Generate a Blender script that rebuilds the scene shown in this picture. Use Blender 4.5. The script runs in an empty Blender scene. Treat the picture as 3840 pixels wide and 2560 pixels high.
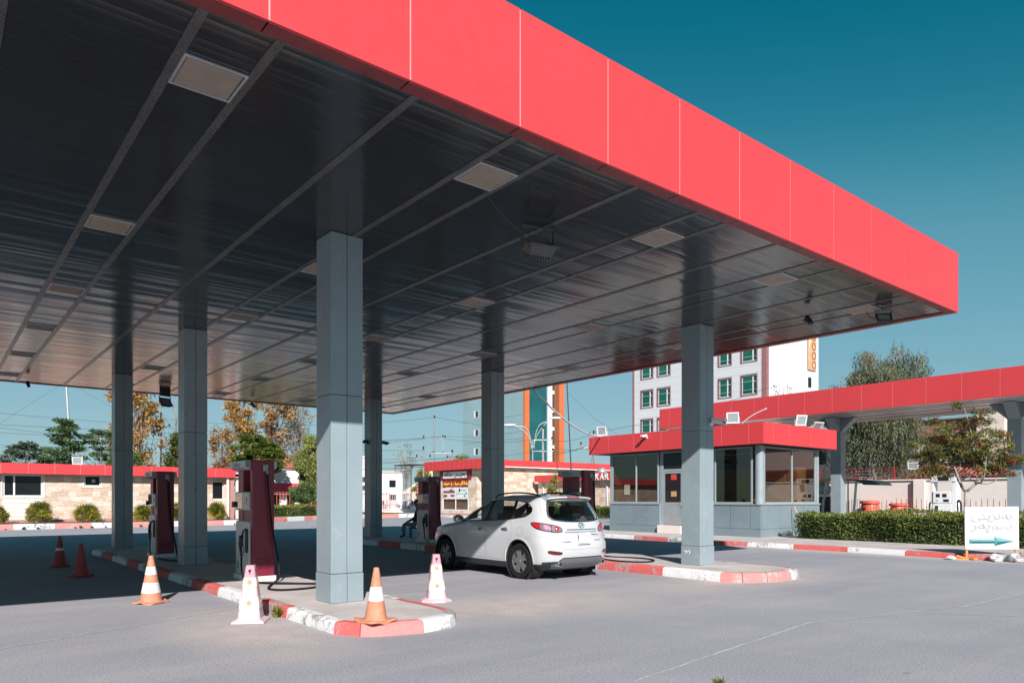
import bpy, bmesh, math, random
from mathutils import Vector, Matrix
D = bpy.data; SC = bpy.context.scene; COL = SC.collection
rnd = random.Random(11)
rad = math.radians

# ------------------------------------------------------------------ mesh builder
class MB:
    def __init__(s): s.v = []; s.f = []; s.m = []
    def add(s, pts, faces, mi=0):
        b = len(s.v); s.v += [tuple(p) for p in pts]
        for f in faces: s.f.append(tuple(b+i for i in f)); s.m.append(mi)
    def poly(s, pts, mi=0): s.add(pts, [tuple(range(len(pts)))], mi)
    def box(s, x0, x1, y0, y1, z0, z1, mi=0):
        s.add([(x0,y0,z0),(x1,y0,z0),(x1,y1,z0),(x0,y1,z0),(x0,y0,z1),(x1,y0,z1),(x1,y1,z1),(x0,y1,z1)],
              [(0,3,2,1),(4,5,6,7),(0,1,5,4),(1,2,6,5),(2,3,7,6),(3,0,4,7)], mi)
        return s
    def obox(s, c, sz, M=None, mi=0):
        M = M or Matrix.Identity(3); c = Vector(c); p = []
        for z in (-.5,.5):
            for x,y in ((-.5,-.5),(.5,-.5),(.5,.5),(-.5,.5)): p.append(c + M @ Vector((x*sz[0],y*sz[1],z*sz[2])))
        s.add(p, [(0,3,2,1),(4,5,6,7),(0,1,5,4),(1,2,6,5),(2,3,7,6),(3,0,4,7)], mi); return s
    def tube(s, pts, r, n=8, mi=0, caps=True):
        pts = [Vector(p) for p in pts]; k = len(pts)
        rs = r if isinstance(r,(list,tuple)) else [r]*k
        V = []; up = None
        for i,p in enumerate(pts):
            t = (pts[min(i+1,k-1)]-pts[max(i-1,0)])
            t = t.normalized() if t.length > 1e-9 else Vector((0,0,1))
            if up is None:
                up = Vector((0,0,1)) if abs(t.z) < .9 else Vector((1,0,0))
            a = t.cross(up)
            if a.length < 1e-6: a = t.cross(Vector((0,1,0)))
            a.normalize(); b = a.cross(t).normalized(); up = b
            for j in range(n):
                an = 2*math.pi*j/n; V.append(p + (a*math.cos(an)+b*math.sin(an))*rs[i])
        F = []
        for i in range(k-1):
            for j in range(n):
                q = (j+1)%n; F.append((i*n+j, i*n+q, (i+1)*n+q, (i+1)*n+j))
        if caps: F.append(tuple(range(n-1,-1,-1))); F.append(tuple((k-1)*n+j for j in range(n)))
        s.add(V, F, mi); return s
    def lathe(s, prof, n=24, c=(0,0,0), mi=0, axis='z', mis=None):
        c = Vector(c); V = []
        for r,z in prof:
            for j in range(n):
                a = 2*math.pi*j/n; x,y = r*math.cos(a), r*math.sin(a)
                V.append(c + (Vector((x,y,z)) if axis=='z' else Vector((x,z,y)) if axis=='y' else Vector((z,x,y))))
        b = len(s.v); s.v += [tuple(p) for p in V]
        for i in range(len(prof)-1):
            for j in range(n):
                q = (j+1)%n; s.f.append((b+i*n+j,b+i*n+q,b+(i+1)*n+q,b+(i+1)*n+j)); s.m.append(mis[i] if mis else mi)
        if prof[0][0] > 1e-6: s.f.append(tuple(b+j for j in range(n-1,-1,-1))); s.m.append(mis[0] if mis else mi)
        if prof[-1][0] > 1e-6: s.f.append(tuple(b+(len(prof)-1)*n+j for j in range(n))); s.m.append(mis[-1] if mis else mi)
        return s
    def ellip(s, c, r, n=12, m=8, mi=0):
        prof = [(max(1e-7,math.sin(math.pi*i/m)), -math.cos(math.pi*i/m)) for i in range(m+1)]
        b = len(s.v); s.lathe(prof, n, (0,0,0), mi)
        for i in range(b, len(s.v)):
            p = s.v[i]; s.v[i] = (c[0]+p[0]*r[0], c[1]+p[1]*r[1], c[2]+p[2]*r[2])
        return s
    def extrude(s, poly, fn0, fn1, mi=0):
        n = len(poly); V = [fn0(*p) for p in poly] + [fn1(*p) for p in poly]
        F = [tuple(range(n-1,-1,-1)), tuple(range(n,2*n))] + [(i,(i+1)%n,n+(i+1)%n,n+i) for i in range(n)]
        s.add(V, F, mi); return s
    def xform(s, M, start=0):
        for i in range(start, len(s.v)): s.v[i] = tuple(M @ Vector(s.v[i]))
        return s

def wloc(o):
    p = Vector(o.location)
    while o.parent: o = o.parent; p += Vector(o.location)
    return p

def obj(name, mb, mats, parent=None, smooth=False, bevel=0, loc=None, fixn=True, world=False, seg=2):
    """one mesh object; loc = origin (world coordinates in mb are shifted to it); world: mb is in world space of an unrotated parent"""
    me = D.meshes.new(name)
    off = Vector((0,0,0))
    if loc is not None: off = Vector(loc)
    elif world and parent is not None: off = wloc(parent)
    vs = [tuple(Vector(p)-off) for p in mb.v] if off.length > 0 else mb.v
    me.from_pydata(vs, [], mb.f)
    if not isinstance(mats,(list,tuple)): mats = [mats]
    for m in mats: me.materials.append(m)
    if len(mats) > 1: me.polygons.foreach_set('material_index', mb.m)
    if fixn:
        bm = bmesh.new(); bm.from_mesh(me); bmesh.ops.recalc_face_normals(bm, faces=bm.faces); bm.to_mesh(me); bm.free()
    if smooth:
        me.polygons.foreach_set('use_smooth', [True]*len(me.polygons))
    o = D.objects.new(name, me); COL.objects.link(o)
    if parent is not None: o.parent = parent
    elif loc is not None: o.location = off
    if smooth == 'auto':
        md = o.modifiers.new('e','EDGE_SPLIT'); md.split_angle = rad(38)
    if bevel:
        md = o.modifiers.new('b','BEVEL'); md.width = bevel; md.segments = seg; md.limit_method = 'ANGLE'; md.angle_limit = rad(40)
    return o

def tag(o, label=None, cat=None, group=None, kind=None):
    if label: o['label'] = label
    if cat: o['category'] = cat
    if group: o['group'] = group
    if kind: o['kind'] = kind
    return o
def thing(name, label, cat, loc=(0,0,0), rotz=0, group=None):
    o = D.objects.new(name, None); COL.objects.link(o); o.location = loc; o.rotation_euler = (0,0,rotz)
    o.empty_display_size = .2
    return tag(o, label, cat, group)
def copy_tree(o, parent=None):
    c = o.copy(); COL.objects.link(c)
    if parent is not None: c.parent = parent
    for ch in list(o.children): copy_tree(ch, c)
    return c
def dup(o, loc, rotz=None, label=None, group=None):
    c = copy_tree(o); c.location = loc
    if rotz is not None: c.rotation_euler = (0,0,rotz)
    if label: c['label'] = label
    if group: c['group'] = group
    return c
def apply_mods(o):
    bpy.context.view_layer.update()
    dg = bpy.context.evaluated_depsgraph_get()
    me = D.meshes.new_from_object(o.evaluated_get(dg)); o.modifiers.clear()
    old = o.data; o.data = me; D.meshes.remove(old); return o
def boolean(o, cutter, op='DIFFERENCE', keep=False):
    md = o.modifiers.new('bool','BOOLEAN'); md.object = cutter; md.operation = op; md.solver = 'EXACT'
    apply_mods(o)
    if not keep: D.objects.remove(cutter)
    return o

# ------------------------------------------------------------------ materials
def nodes(name):
    m = D.materials.new(name); m.use_nodes = True; nt = m.node_tree
    return m, nt, nt.nodes['Principled BSDF']
def N(nt, t, **kw):
    n = nt.nodes.new(t)
    for k,v in kw.items():
        if k in n.inputs: n.inputs[k].default_value = v
        else: setattr(n, k, v)
    return n
def L(nt, a, b): nt.links.new(a, b)
def ramp(nt, fac, stops, interp='LINEAR'):
    r = nt.nodes.new('ShaderNodeValToRGB'); r.color_ramp.interpolation = interp
    e = r.color_ramp.elements
    while len(e) < len(stops): e.new(.5)
    for i,(p,c) in enumerate(stops): e[i].position = p; e[i].color = (*c[:3],1) if not isinstance(c,(int,float)) else (c,c,c,1)
    L(nt, fac, r.inputs[0]); return r.outputs[0]
def mixc(nt, f, a, b, mode='MIX'):
    n = nt.nodes.new('ShaderNodeMix'); n.data_type = 'RGBA'; n.blend_type = mode
    for s,v in ((n.inputs[0],f),(n.inputs[6],a),(n.inputs[7],b)):
        if isinstance(v,(int,float)): s.default_value = v
        elif isinstance(v,(tuple,list)): s.default_value = (*v[:3],1)
        else: L(nt, v, s)
    return n.outputs[2]
def pos(nt, scale=(1,1,1), rot=(0,0,0)):
    g = nt.nodes.new('ShaderNodeNewGeometry'); mp = nt.nodes.new('ShaderNodeMapping')
    mp.inputs['Scale'].default_value = scale; mp.inputs['Rotation'].default_value = rot
    L(nt, g.outputs['Position'], mp.inputs[0]); return mp.outputs[0]
def noise(nt, vec, scale, detail=4, rough=.55):
    n = N(nt,'ShaderNodeTexNoise',Scale=scale,Detail=detail,Roughness=rough)
    L(nt, vec, n.inputs['Vector']); return n.outputs['Fac']
def bump(nt, bs, h, strength=.3, dist=.01):
    b = N(nt,'ShaderNodeBump',Strength=strength,Distance=dist); L(nt, h, b.inputs['Height']); L(nt, b.outputs[0], bs.inputs['Normal'])

def paint(name, col, rough=.5, metal=0, var=.12, scale=2.0, dirt=None, spec=.5, coat=0, bmp=0, bscale=60):
    """plain coated surface with blotchy value variation and optional dirt"""
    m, nt, b = nodes(name)
    v = pos(nt); f = noise(nt, v, scale, 6)
    lo = [c*(1-var) for c in col]; hi = [min(1,c*(1+var)) for c in col]
    c = ramp(nt, f, [(.3,lo),(.7,hi)])
    if dirt:
        f2 = noise(nt, v, scale*4.3, 8, .7); k = ramp(nt, f2, [(.57,0.0),(.74,dirt[1])])
        c = mixc(nt, k, c, dirt[0])
    L(nt, c, b.inputs['Base Color'])
    f3 = noise(nt, v, scale*9, 4); r = ramp(nt, f3, [(.3,max(0,rough-.08)),(.7,min(1,rough+.08))]); L(nt, r, b.inputs['Roughness'])
    b.inputs['Metallic'].default_value = metal; b.inputs['Specular IOR Level'].default_value = spec
    b.inputs['Coat Weight'].default_value = coat; b.inputs['Coat Roughness'].default_value = .05
    if bmp: bump(nt, b, noise(nt, v, bscale, 5), bmp, .01)
    return m
def glass(name, tint=(.5,.55,.55), refl=1.0, rough=.0):
    m, nt, b = nodes(name); nt.nodes.remove(b)
    out = nt.nodes['Material Output']
    tr = N(nt,'ShaderNodeBsdfTransparent'); tr.inputs[0].default_value = (*tint,1)
    gl = N(nt,'ShaderNodeBsdfGlossy'); gl.inputs['Roughness'].default_value = rough; gl.inputs[0].default_value=(1,1,1,1)
    fr = N(nt,'ShaderNodeFresnel',IOR=1.5)
    ge = N(nt,'ShaderNodeNewGeometry'); im = N(nt,'ShaderNodeMapRange'); im.inputs[3].default_value = 1.5; im.inputs[4].default_value = 1/1.5
    L(nt, ge.outputs['Backfacing'], im.inputs[0]); L(nt, im.outputs[0], fr.inputs['IOR'])
    mu = N(nt,'ShaderNodeMath',operation='MULTIPLY'); mu.inputs[1].default_value = refl; L(nt, fr.outputs[0], mu.inputs[0])
    mx = N(nt,'ShaderNodeMixShader'); L(nt, mu.outputs[0], mx.inputs[0]); L(nt, tr.outputs[0], mx.inputs[1]); L(nt, gl.outputs[0], mx.inputs[2])
    L(nt, mx.outputs[0], out.inputs[0]); return m
def leafmat(name, cols, trans=.3, rough=.55):
    m, nt, b = nodes(name); out = nt.nodes['Material Output']
    g = N(nt,'ShaderNodeNewGeometry'); st = [(i/max(1,len(cols)-1),c) for i,c in enumerate(cols)]
    c = ramp(nt, g.outputs['Random Per Island'], st)
    f = noise(nt, pos(nt), .9, 3); c = mixc(nt, ramp(nt, f, [(.35,0.0),(.65,1.0)]), c, tuple(x*.7 for x in cols[0]), 'MIX') if len(cols)>2 else c
    b.inputs['Roughness'].default_value = rough; b.inputs['Specular IOR Level'].default_value = .25; L(nt, c, b.inputs['Base Color'])
    t = N(nt,'ShaderNodeBsdfTranslucent'); L(nt, c, t.inputs[0])
    mx = N(nt,'ShaderNodeMixShader'); mx.inputs[0].default_value = trans
    L(nt, b.outputs[0], mx.inputs[1]); L(nt, t.outputs[0], mx.inputs[2]); L(nt, mx.outputs[0], out.inputs[0]); return m

def mat_asphalt():
    m, nt, b = nodes('asphalt'); v = pos(nt)
    big = noise(nt, v, .22, 5, .6); mid = noise(nt, v, 1.7, 6, .65)
    vw = pos(nt, (.25,1.6,1), (0,0,.5)); streak = noise(nt, vw, .8, 5)
    gr = noise(nt, v, 42, 6, .75); gr2 = noise(nt, v, 130, 2, .6)
    c = ramp(nt, big, [(.3,(.295,.295,.33)),(.55,(.355,.352,.385)),(.72,(.415,.39,.40))])
    c = mixc(nt, ramp(nt, mid, [(.4,0.0),(.7,.45)]), c, (.305,.305,.34))
    c = mixc(nt, ramp(nt, streak, [(.5,0.0),(.75,.5)]), c, (.43,.40,.405))
    # pale dust swept against the islands
    sp = N(nt,'ShaderNodeSeparateXYZ'); g = nt.nodes.new('ShaderNodeNewGeometry'); L(nt, g.outputs['Position'], sp.inputs[0])
    dsum = None
    for (cx,cy,rx,ry) in ((7.2,8.6,2.8,1.3),(12.9,8.4,3.2,1.2),(3.2,9.2,1.0,2.2),(22.0,10,.9,6)):
        vx = N(nt,'ShaderNodeMath',operation='SUBTRACT'); L(nt, sp.outputs[0], vx.inputs[0]); vx.inputs[1].default_value = cx
        vx2 = N(nt,'ShaderNodeMath',operation='DIVIDE'); L(nt, vx.outputs[0], vx2.inputs[0]); vx2.inputs[1].default_value = rx
        vy = N(nt,'ShaderNodeMath',operation='SUBTRACT'); L(nt, sp.outputs[1], vy.inputs[0]); vy.inputs[1].default_value = cy
        vy2 = N(nt,'ShaderNodeMath',operation='DIVIDE'); L(nt, vy.outputs[0], vy2.inputs[0]); vy2.inputs[1].default_value = ry
        cb = N(nt,'ShaderNodeCombineXYZ'); L(nt, vx2.outputs[0], cb.inputs[0]); L(nt, vy2.outputs[0], cb.inputs[1])
        ln = N(nt,'ShaderNodeVectorMath',operation='LENGTH'); L(nt, cb.outputs[0], ln.inputs[0])
        iv = N(nt,'ShaderNodeMapRange'); iv.inputs[1].default_value = 1.25; iv.inputs[2].default_value = .3; L(nt, ln.outputs['Value'], iv.inputs[0])
        if dsum is None: dsum = iv.outputs[0]
        else:
            mx = N(nt,'ShaderNodeMath',operation='MAXIMUM'); L(nt, dsum, mx.inputs[0]); L(nt, iv.outputs[0], mx.inputs[1]); dsum = mx.outputs[0]
    dm = N(nt,'ShaderNodeMath',operation='MULTIPLY'); L(nt, dsum, dm.inputs[0]); L(nt, ramp(nt, mid, [(.25,.15),(.7,1.0)]), dm.inputs[1])
    c = mixc(nt, dm.outputs[0], c, (.56,.47,.44))
    c = mixc(nt, 1.0, c, ramp(nt, gr, [(.28,.50),(.5,1.0),(.75,1.42)]), 'MULTIPLY')
    c = mixc(nt, 1.0, c, ramp(nt, gr2, [(.3,.66),(.7,1.3)]), 'MULTIPLY')
    spots = N(nt,'ShaderNodeTexVoronoi',Scale=1.9); L(nt, pos(nt,(1,1.9,1)), spots.inputs['Vector'])
    sm = noise(nt, v, 7, 3)
    sa = N(nt,'ShaderNodeMath',operation='ADD'); L(nt, spots.outputs['Distance'], sa.inputs[0]); L(nt, sm, sa.inputs[1])
    c = mixc(nt, ramp(nt, sa.outputs[0], [(.40,.5),(.46,0.0)]), c, (.14,.14,.15))
    L(nt, c, b.inputs['Base Color']); b.inputs['Roughness'].default_value = .95; b.inputs['Specular IOR Level'].default_value = .07
    bump(nt, b, gr, .55, .006); return m
def mat_worn(name, col, under=(.36,.35,.34), amt=.5, scale=5, streaks=False):
    """brush paint flaking off concrete"""
    m, nt, b = nodes(name); v = pos(nt)
    f = noise(nt, v, scale, 9, .72); f2 = noise(nt, v, scale*5, 5)
    f3 = noise(nt, v, .7, 3)
    k = N(nt,'ShaderNodeMath',operation='ADD'); L(nt, f, k.inputs[0])
    h = N(nt,'ShaderNodeMath',operation='MULTIPLY'); L(nt, f3, h.inputs[0]); h.inputs[1].default_value = .5; L(nt, h.outputs[0], k.inputs[1])
    w = ramp(nt, k.outputs[0], [(.84-amt*.16,0.0),(.93-amt*.16,1.0)])
    c1 = ramp(nt, f2, [(.3,tuple(x*.86 for x in col)),(.7,col)])
    c2 = ramp(nt, f2, [(.35,tuple(x*.6 for x in under)),(.7,under)])
    L(nt, mixc(nt, w, c1, c2), b.inputs['Base Color']); b.inputs['Roughness'].default_value = .85
    b.inputs['Specular IOR Level'].default_value = .25
    bump(nt, b, f, .5, .02); return m
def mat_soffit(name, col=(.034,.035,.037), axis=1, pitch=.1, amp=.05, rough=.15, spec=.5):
    """gloss painted metal slats: every slat tilts a little, so reflections break into streaks along it"""
    m, nt, b = nodes(name)
    g = nt.nodes.new('ShaderNodeNewGeometry'); sp = N(nt,'ShaderNodeSeparateXYZ'); L(nt, g.outputs['Position'], sp.inputs[0])
    dv = N(nt,'ShaderNodeMath',operation='DIVIDE'); L(nt, sp.outputs[axis], dv.inputs[0]); dv.inputs[1].default_value = pitch
    fl = N(nt,'ShaderNodeMath',operation='FLOOR'); L(nt, dv.outputs[0], fl.inputs[0])
    fr = N(nt,'ShaderNodeMath',operation='FRACT'); L(nt, dv.outputs[0], fr.inputs[0])
    wn = N(nt,'ShaderNodeTexWhiteNoise',noise_dimensions='1D'); L(nt, fl.outputs[0], wn.inputs['W'])
    cb = N(nt,'ShaderNodeCombineXYZ'); a = N(nt,'ShaderNodeMath',operation='MULTIPLY'); L(nt, sp.outputs[1-axis], a.inputs[0]); a.inputs[1].default_value = .5
    L(nt, a.outputs[0], cb.inputs[0]); L(nt, fl.outputs[0], cb.inputs[1])
    n1 = noise(nt, cb.outputs[0], 1.0, 2)
    t1 = N(nt,'ShaderNodeMath',operation='SUBTRACT'); L(nt, wn.outputs['Value'], t1.inputs[0]); t1.inputs[1].default_value = .5
    t2 = N(nt,'ShaderNodeMath',operation='SUBTRACT'); L(nt, n1, t2.inputs[0]); t2.inputs[1].default_value = .5
    t3 = N(nt,'ShaderNodeMath',operation='MULTIPLY'); L(nt, t2.outputs[0], t3.inputs[0]); t3.inputs[1].default_value = 1.6
    t4 = N(nt,'ShaderNodeMath',operation='ADD'); L(nt, t1.outputs[0], t4.inputs[0]); L(nt, t3.outputs[0], t4.inputs[1])
    # convex slat profile
    c0 = N(nt,'ShaderNodeMath',operation='SUBTRACT'); L(nt, fr.outputs[0], c0.inputs[0]); c0.inputs[1].default_value = .5
    c1 = N(nt,'ShaderNodeMath',operation='MULTIPLY'); L(nt, c0.outputs[0], c1.inputs[0]); c1.inputs[1].default_value = .8
    t5 = N(nt,'ShaderNodeMath',operation='ADD'); L(nt, t4.outputs[0], t5.inputs[0]); L(nt, c1.outputs[0], t5.inputs[1])
    t6 = N(nt,'ShaderNodeMath',operation='MULTIPLY'); L(nt, t5.outputs[0], t6.inputs[0]); t6.inputs[1].default_value = amp
    tv = N(nt,'ShaderNodeCombineXYZ'); L(nt, t6.outputs[0], tv.inputs[axis])
    ad = N(nt,'ShaderNodeVectorMath',operation='ADD'); L(nt, g.outputs['Normal'], ad.inputs[0]); L(nt, tv.outputs[0], ad.inputs[1])
    nm = N(nt,'ShaderNodeVectorMath',operation='NORMALIZE'); L(nt, ad.outputs[0], nm.inputs[0]); L(nt, nm.outputs[0], b.inputs['Normal'])
    f = noise(nt, g.outputs['Position'], .5, 5)
    c = ramp(nt, f, [(.3,tuple(x*.8 for x in col)),(.7,tuple(x*1.15 for x in col))])
    gap = ramp(nt, fr.outputs[0], [(.0,.5),(.06,1.0),(.94,1.0),(1.0,.5)])
    sg = ramp(nt, fr.outputs[0], [(.0,.5),(.08,1.0),(.92,1.0),(1.0,.5)])
    sm_ = N(nt,'ShaderNodeMath',operation='MULTIPLY'); sm_.inputs[1].default_value = spec; L(nt, sg, sm_.inputs[0]); L(nt, sm_.outputs[0], b.inputs['Specular IOR Level'])
    c = mixc(nt, 1.0, c, gap, 'MULTIPLY')
    # bird and dust specks elongated along the slats
    sv = N(nt,'ShaderNodeMapping'); sc = [2.2,2.2,1]; sc[axis] = 26; sv.inputs['Scale'].default_value = sc; L(nt, g.outputs['Position'], sv.inputs[0])
    fs = noise(nt, sv.outputs[0], 1.5, 4, .6); fb = noise(nt, g.outputs['Position'], .35, 2)
    fm = N(nt,'ShaderNodeMath',operation='MULTIPLY'); L(nt, ramp(nt, fs, [(.70,0.0),(.78,.7)]), fm.inputs[0]); L(nt, ramp(nt, fb, [(.45,0.0),(.6,1.0)]), fm.inputs[1])
    c = mixc(nt, fm.outputs[0], c, (.30,.28,.26))
    L(nt, c, b.inputs['Base Color']); b.inputs['Roughness'].default_value = rough; b.inputs['IOR'].default_value = 1.8
    return m
def mat_stone(name, base=(.66,.545,.455), bw=.62, bh=.30, axis=0):
    """rough split-face stone blocks; axis = the horizontal direction of the wall (0 u, 1 v)"""
    m, nt, b = nodes(name)
    g = nt.nodes.new('ShaderNodeNewGeometry'); sp = N(nt,'ShaderNodeSeparateXYZ'); L(nt, g.outputs['Position'], sp.inputs[0])
    cb = N(nt,'ShaderNodeCombineXYZ'); L(nt, sp.outputs[axis], cb.inputs[0]); L(nt, sp.outputs[2], cb.inputs[1])
    br = N(nt,'ShaderNodeTexBrick',Scale=1.0); L(nt, cb.outputs[0], br.inputs['Vector'])
    br.inputs['Brick Width'].default_value = bw; br.inputs['Row Height'].default_value = bh; br.inputs['Mortar Size'].default_value = .006
    br.inputs['Mortar Smooth'].default_value = .3; br.inputs['Bias'].default_value = 0.0; br.squash = .7; br.squash_frequency = 3
    br.inputs['Color1'].default_value = (base[0]*.78,base[1]*.70,base[2]*.64,1); br.inputs['Color2'].default_value = (min(1,base[0]*1.16),min(1,base[1]*1.18),min(1,base[2]*1.22),1)
    br.inputs['Mortar'].default_value = (base[0]*.62,base[1]*.58,base[2]*.55,1)
    v = pos(nt,(1,1,2.2)); f = noise(nt, v, 5.5, 8, .65); f2 = noise(nt, v, 1.2, 4)
    c = mixc(nt, 1.0, br.outputs[0], ramp(nt, f2, [(.3,.88),(.7,1.1)]), 'MULTIPLY')
    c = mixc(nt, ramp(nt, f, [(.35,.6),(.55,0.0)]), c, (base[0]*.62,base[1]*.55,base[2]*.5))
    L(nt, c, b.inputs['Base Color']); b.inputs['Roughness'].default_value = .9; b.inputs['Specular IOR Level'].default_value = .2
    bump(nt, b, f, .9, .07); return m
def mat_foil(name, stops, scale, mode='noise', rough=.6):
    m, nt, b = nodes(name); f = noise(nt, pos(nt,(1,1,1.3)), scale, 5, .6)
    L(nt, ramp(nt, f, stops, 'CONSTANT'), b.inputs['Base Color']); b.inputs['Roughness'].default_value = rough; return m

MT = {}
MT['asphalt'] = mat_asphalt()
MT['joint'] = mat_worn('road_joint_fill', (.54,.53,.535), (.45,.44,.45), .3, 9)
MT['dust'] = paint('island_concrete', (.52,.465,.455), .9, var=.16, scale=1.3, dirt=((.28,.26,.25),.6), spec=.2, bmp=.25, bscale=45)
MT['kwhite'] = mat_worn('kerb_white', (.74,.74,.75), (.40,.40,.41), .45, 4.5)
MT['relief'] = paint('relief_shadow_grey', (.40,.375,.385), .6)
MT['kred'] = mat_worn('kerb_red', (.62,.13,.125), (.50,.36,.34), .35, 4)
MT['kredp'] = mat_worn('kerb_red_faded', (.66,.25,.235), (.52,.40,.38), .45, 4)
MT['red'] = paint('red_cladding', (.58,.052,.06), .42, var=.03, scale=.6, spec=.35)
MT['redj'] = paint('red_joint_highlight', (.75,.33,.33), .5, var=.1)  # pale pink gap backing stands in for highlights on the panel edges
MT['redlip'] = paint('red_lip_shade', (.20,.022,.026), .45, var=.25, scale=5)
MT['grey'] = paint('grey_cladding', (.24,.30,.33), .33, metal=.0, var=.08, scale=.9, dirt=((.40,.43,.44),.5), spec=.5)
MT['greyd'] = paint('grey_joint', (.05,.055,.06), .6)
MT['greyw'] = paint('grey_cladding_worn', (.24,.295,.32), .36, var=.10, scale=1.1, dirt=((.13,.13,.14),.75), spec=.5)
MT['alu'] = paint('aluminium', (.50,.52,.54), .35, metal=.6, var=.08, scale=3)
MT['lens'] = paint('lamp_lens', (.30,.33,.34), .15)
MT['booth'] = paint('booth_panel', (.175,.23,.258), .45, var=.10, scale=.8, dirt=((.36,.40,.42),.3), spec=.3)
MT['alug'] = paint('grey_frame', (.27,.32,.345), .35, var=.08, scale=3)
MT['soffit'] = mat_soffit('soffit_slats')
MT['soffit2'] = mat_soffit('soffit_slats_bounce_lit', (.80,.74,.72), 0, .3, .05, .22)  # pale base stands in for bright ground reflected in the slats
MT['rib'] = paint('soffit_strip', (.085,.082,.082), .3, var=.2, scale=4, dirt=((.16,.08,.05),.9))
MT['diff'] = paint('lamp_diffuser', (.30,.235,.19), .55, var=.12, scale=5, dirt=((.30,.25,.21),.6))
MT['black'] = paint('black_plastic', (.018,.018,.02), .45, var=.15)
MT['rubber'] = paint('black_rubber', (.013,.013,.014), .75, var=.2, scale=8, spec=.2)
MT['white'] = paint('white_enamel', (.72,.74,.76), .35, var=.04, scale=2)
MT['whited'] = paint('white_dusty', (.62,.64,.64), .5, var=.07, scale=2.5, dirt=((.40,.36,.33),.5))
MT['pumpw'] = paint('pump_white', (.50,.55,.56), .35, var=.06, scale=2.5, dirt=((.34,.30,.26),.45))
MT['pumpr'] = paint('pump_maroon', (.185,.014,.036), .4, var=.12, scale=2)
MT['screen'] = paint('dark_screen', (.012,.014,.016), .12, var=.2)
MT['chrome'] = paint('chrome', (.75,.76,.78), .08, metal=1, var=.04)
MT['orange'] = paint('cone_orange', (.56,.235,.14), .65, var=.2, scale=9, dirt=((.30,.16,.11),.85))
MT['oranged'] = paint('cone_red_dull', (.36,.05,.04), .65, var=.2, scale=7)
MT['conew'] = paint('cone_white_band', (.70,.68,.67), .5, var=.06, scale=9, dirt=((.42,.36,.33),.6))
MT['pink'] = paint('cone_pink', (.62,.25,.31), .5, var=.08, scale=6)
MT['pinkw'] = paint('cone_pale', (.64,.42,.48), .5, var=.05, scale=6)
MT['dot'] = paint('cone_dot', (.80,.28,.13), .35, var=.1)
MT['pbase'] = paint('cone_pale_base', (.66,.46,.50), .55, var=.08, scale=6)
MT['stone'] = mat_stone('split_stone', axis=0); MT['stonev'] = mat_stone('split_stone_side', axis=1)
MT['stoneb'] = mat_stone('pillow_stone', (.70,.55,.44), .55, .36, axis=1)
MT['render'] = paint('smooth_limestone', (.68,.61,.57), .85, var=.06, scale=1.2, spec=.2)
MT['plinth'] = paint('pink_plinth', (.42,.20,.18), .8, var=.12)
MT['cream'] = paint('cream_render', (.70,.64,.60), .85, var=.06, scale=.7, dirt=((.48,.42,.38),.5), spec=.2)
MT['dglass'] = paint('dark_window_glass', (.010,.012,.014), .10, var=.2, spec=.3)
MT['glass'] = glass('booth_glass', (.70,.66,.60), 1.5)
MT['carglass'] = glass('car_glass', (.83,.87,.87), 1.1)
MT['carback'] = glass('car_rear_glass', (.85,.90,.90), .9)
MT['carw'] = paint('car_white', (.50,.51,.53), .22, var=.012, scale=1, coat=.8)
MT['seam'] = paint('car_seam', (.30,.31,.32), .6)
MT['trim'] = paint('car_black_trim', (.03,.032,.036), .55, var=.15, scale=6)
MT['silver'] = paint('car_silver', (.22,.225,.24), .35, metal=.5, var=.06)
MT['seat'] = paint('car_seat', (.045,.043,.042), .8)
MT['lred'] = paint('lamp_red', (.45,.015,.02), .1, coat=1)
MT['lredd'] = paint('lamp_red_dark', (.10,.007,.012), .15, coat=1)
MT['lclr'] = paint('lamp_clear', (.34,.31,.35), .12, metal=.5, coat=1, var=.25, scale=40)
MT['lpink'] = paint('lamp_pink', (.50,.27,.36), .1, coat=1)
MT['ink'] = paint('black_ink', (.02,.02,.022), .6)
MT['teal'] = paint('teal_paint', (.022,.145,.165), .5)
MT['teall'] = paint('teal_pale', (.085,.27,.30), .5)
MT['wood'] = paint('wood_orange', (.55,.23,.06), .7, var=.2, scale=6)
MT['bark'] = paint('bark', (.16,.115,.09), .9, var=.3, scale=6, bmp=.4, bscale=25)
MT['barkg'] = paint('bark_grey', (.30,.27,.25), .9, var=.25, scale=5, bmp=.3, bscale=20)
MT['soil'] = paint('soil', (.20,.15,.11), .95, var=.25, scale=4, spec=.1)
MT['redfence'] = paint('red_fence_paint', (.24,.03,.028), .5, var=.15, scale=5)
MT['barrel'] = paint('red_barrel', (.66,.13,.085), .5, var=.15, scale=3)
MT['steel'] = paint('galvanised', (.42,.43,.44), .45, metal=.5, var=.12, scale=4)
MT['pole'] = paint('pole_grey', (.22,.22,.235), .7, var=.1)
MT['wire'] = paint('wire', (.05,.05,.055), .7)
# ------------------------------------------------------------------ ground and islands
g = MB(); g.poly([(-400,-300,0),(600,-300,0),(600,700,0),(-400,700,0)])
tag(obj('ground', g, MT['asphalt']), 'grey worn asphalt forecourt', kind='structure')

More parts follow.
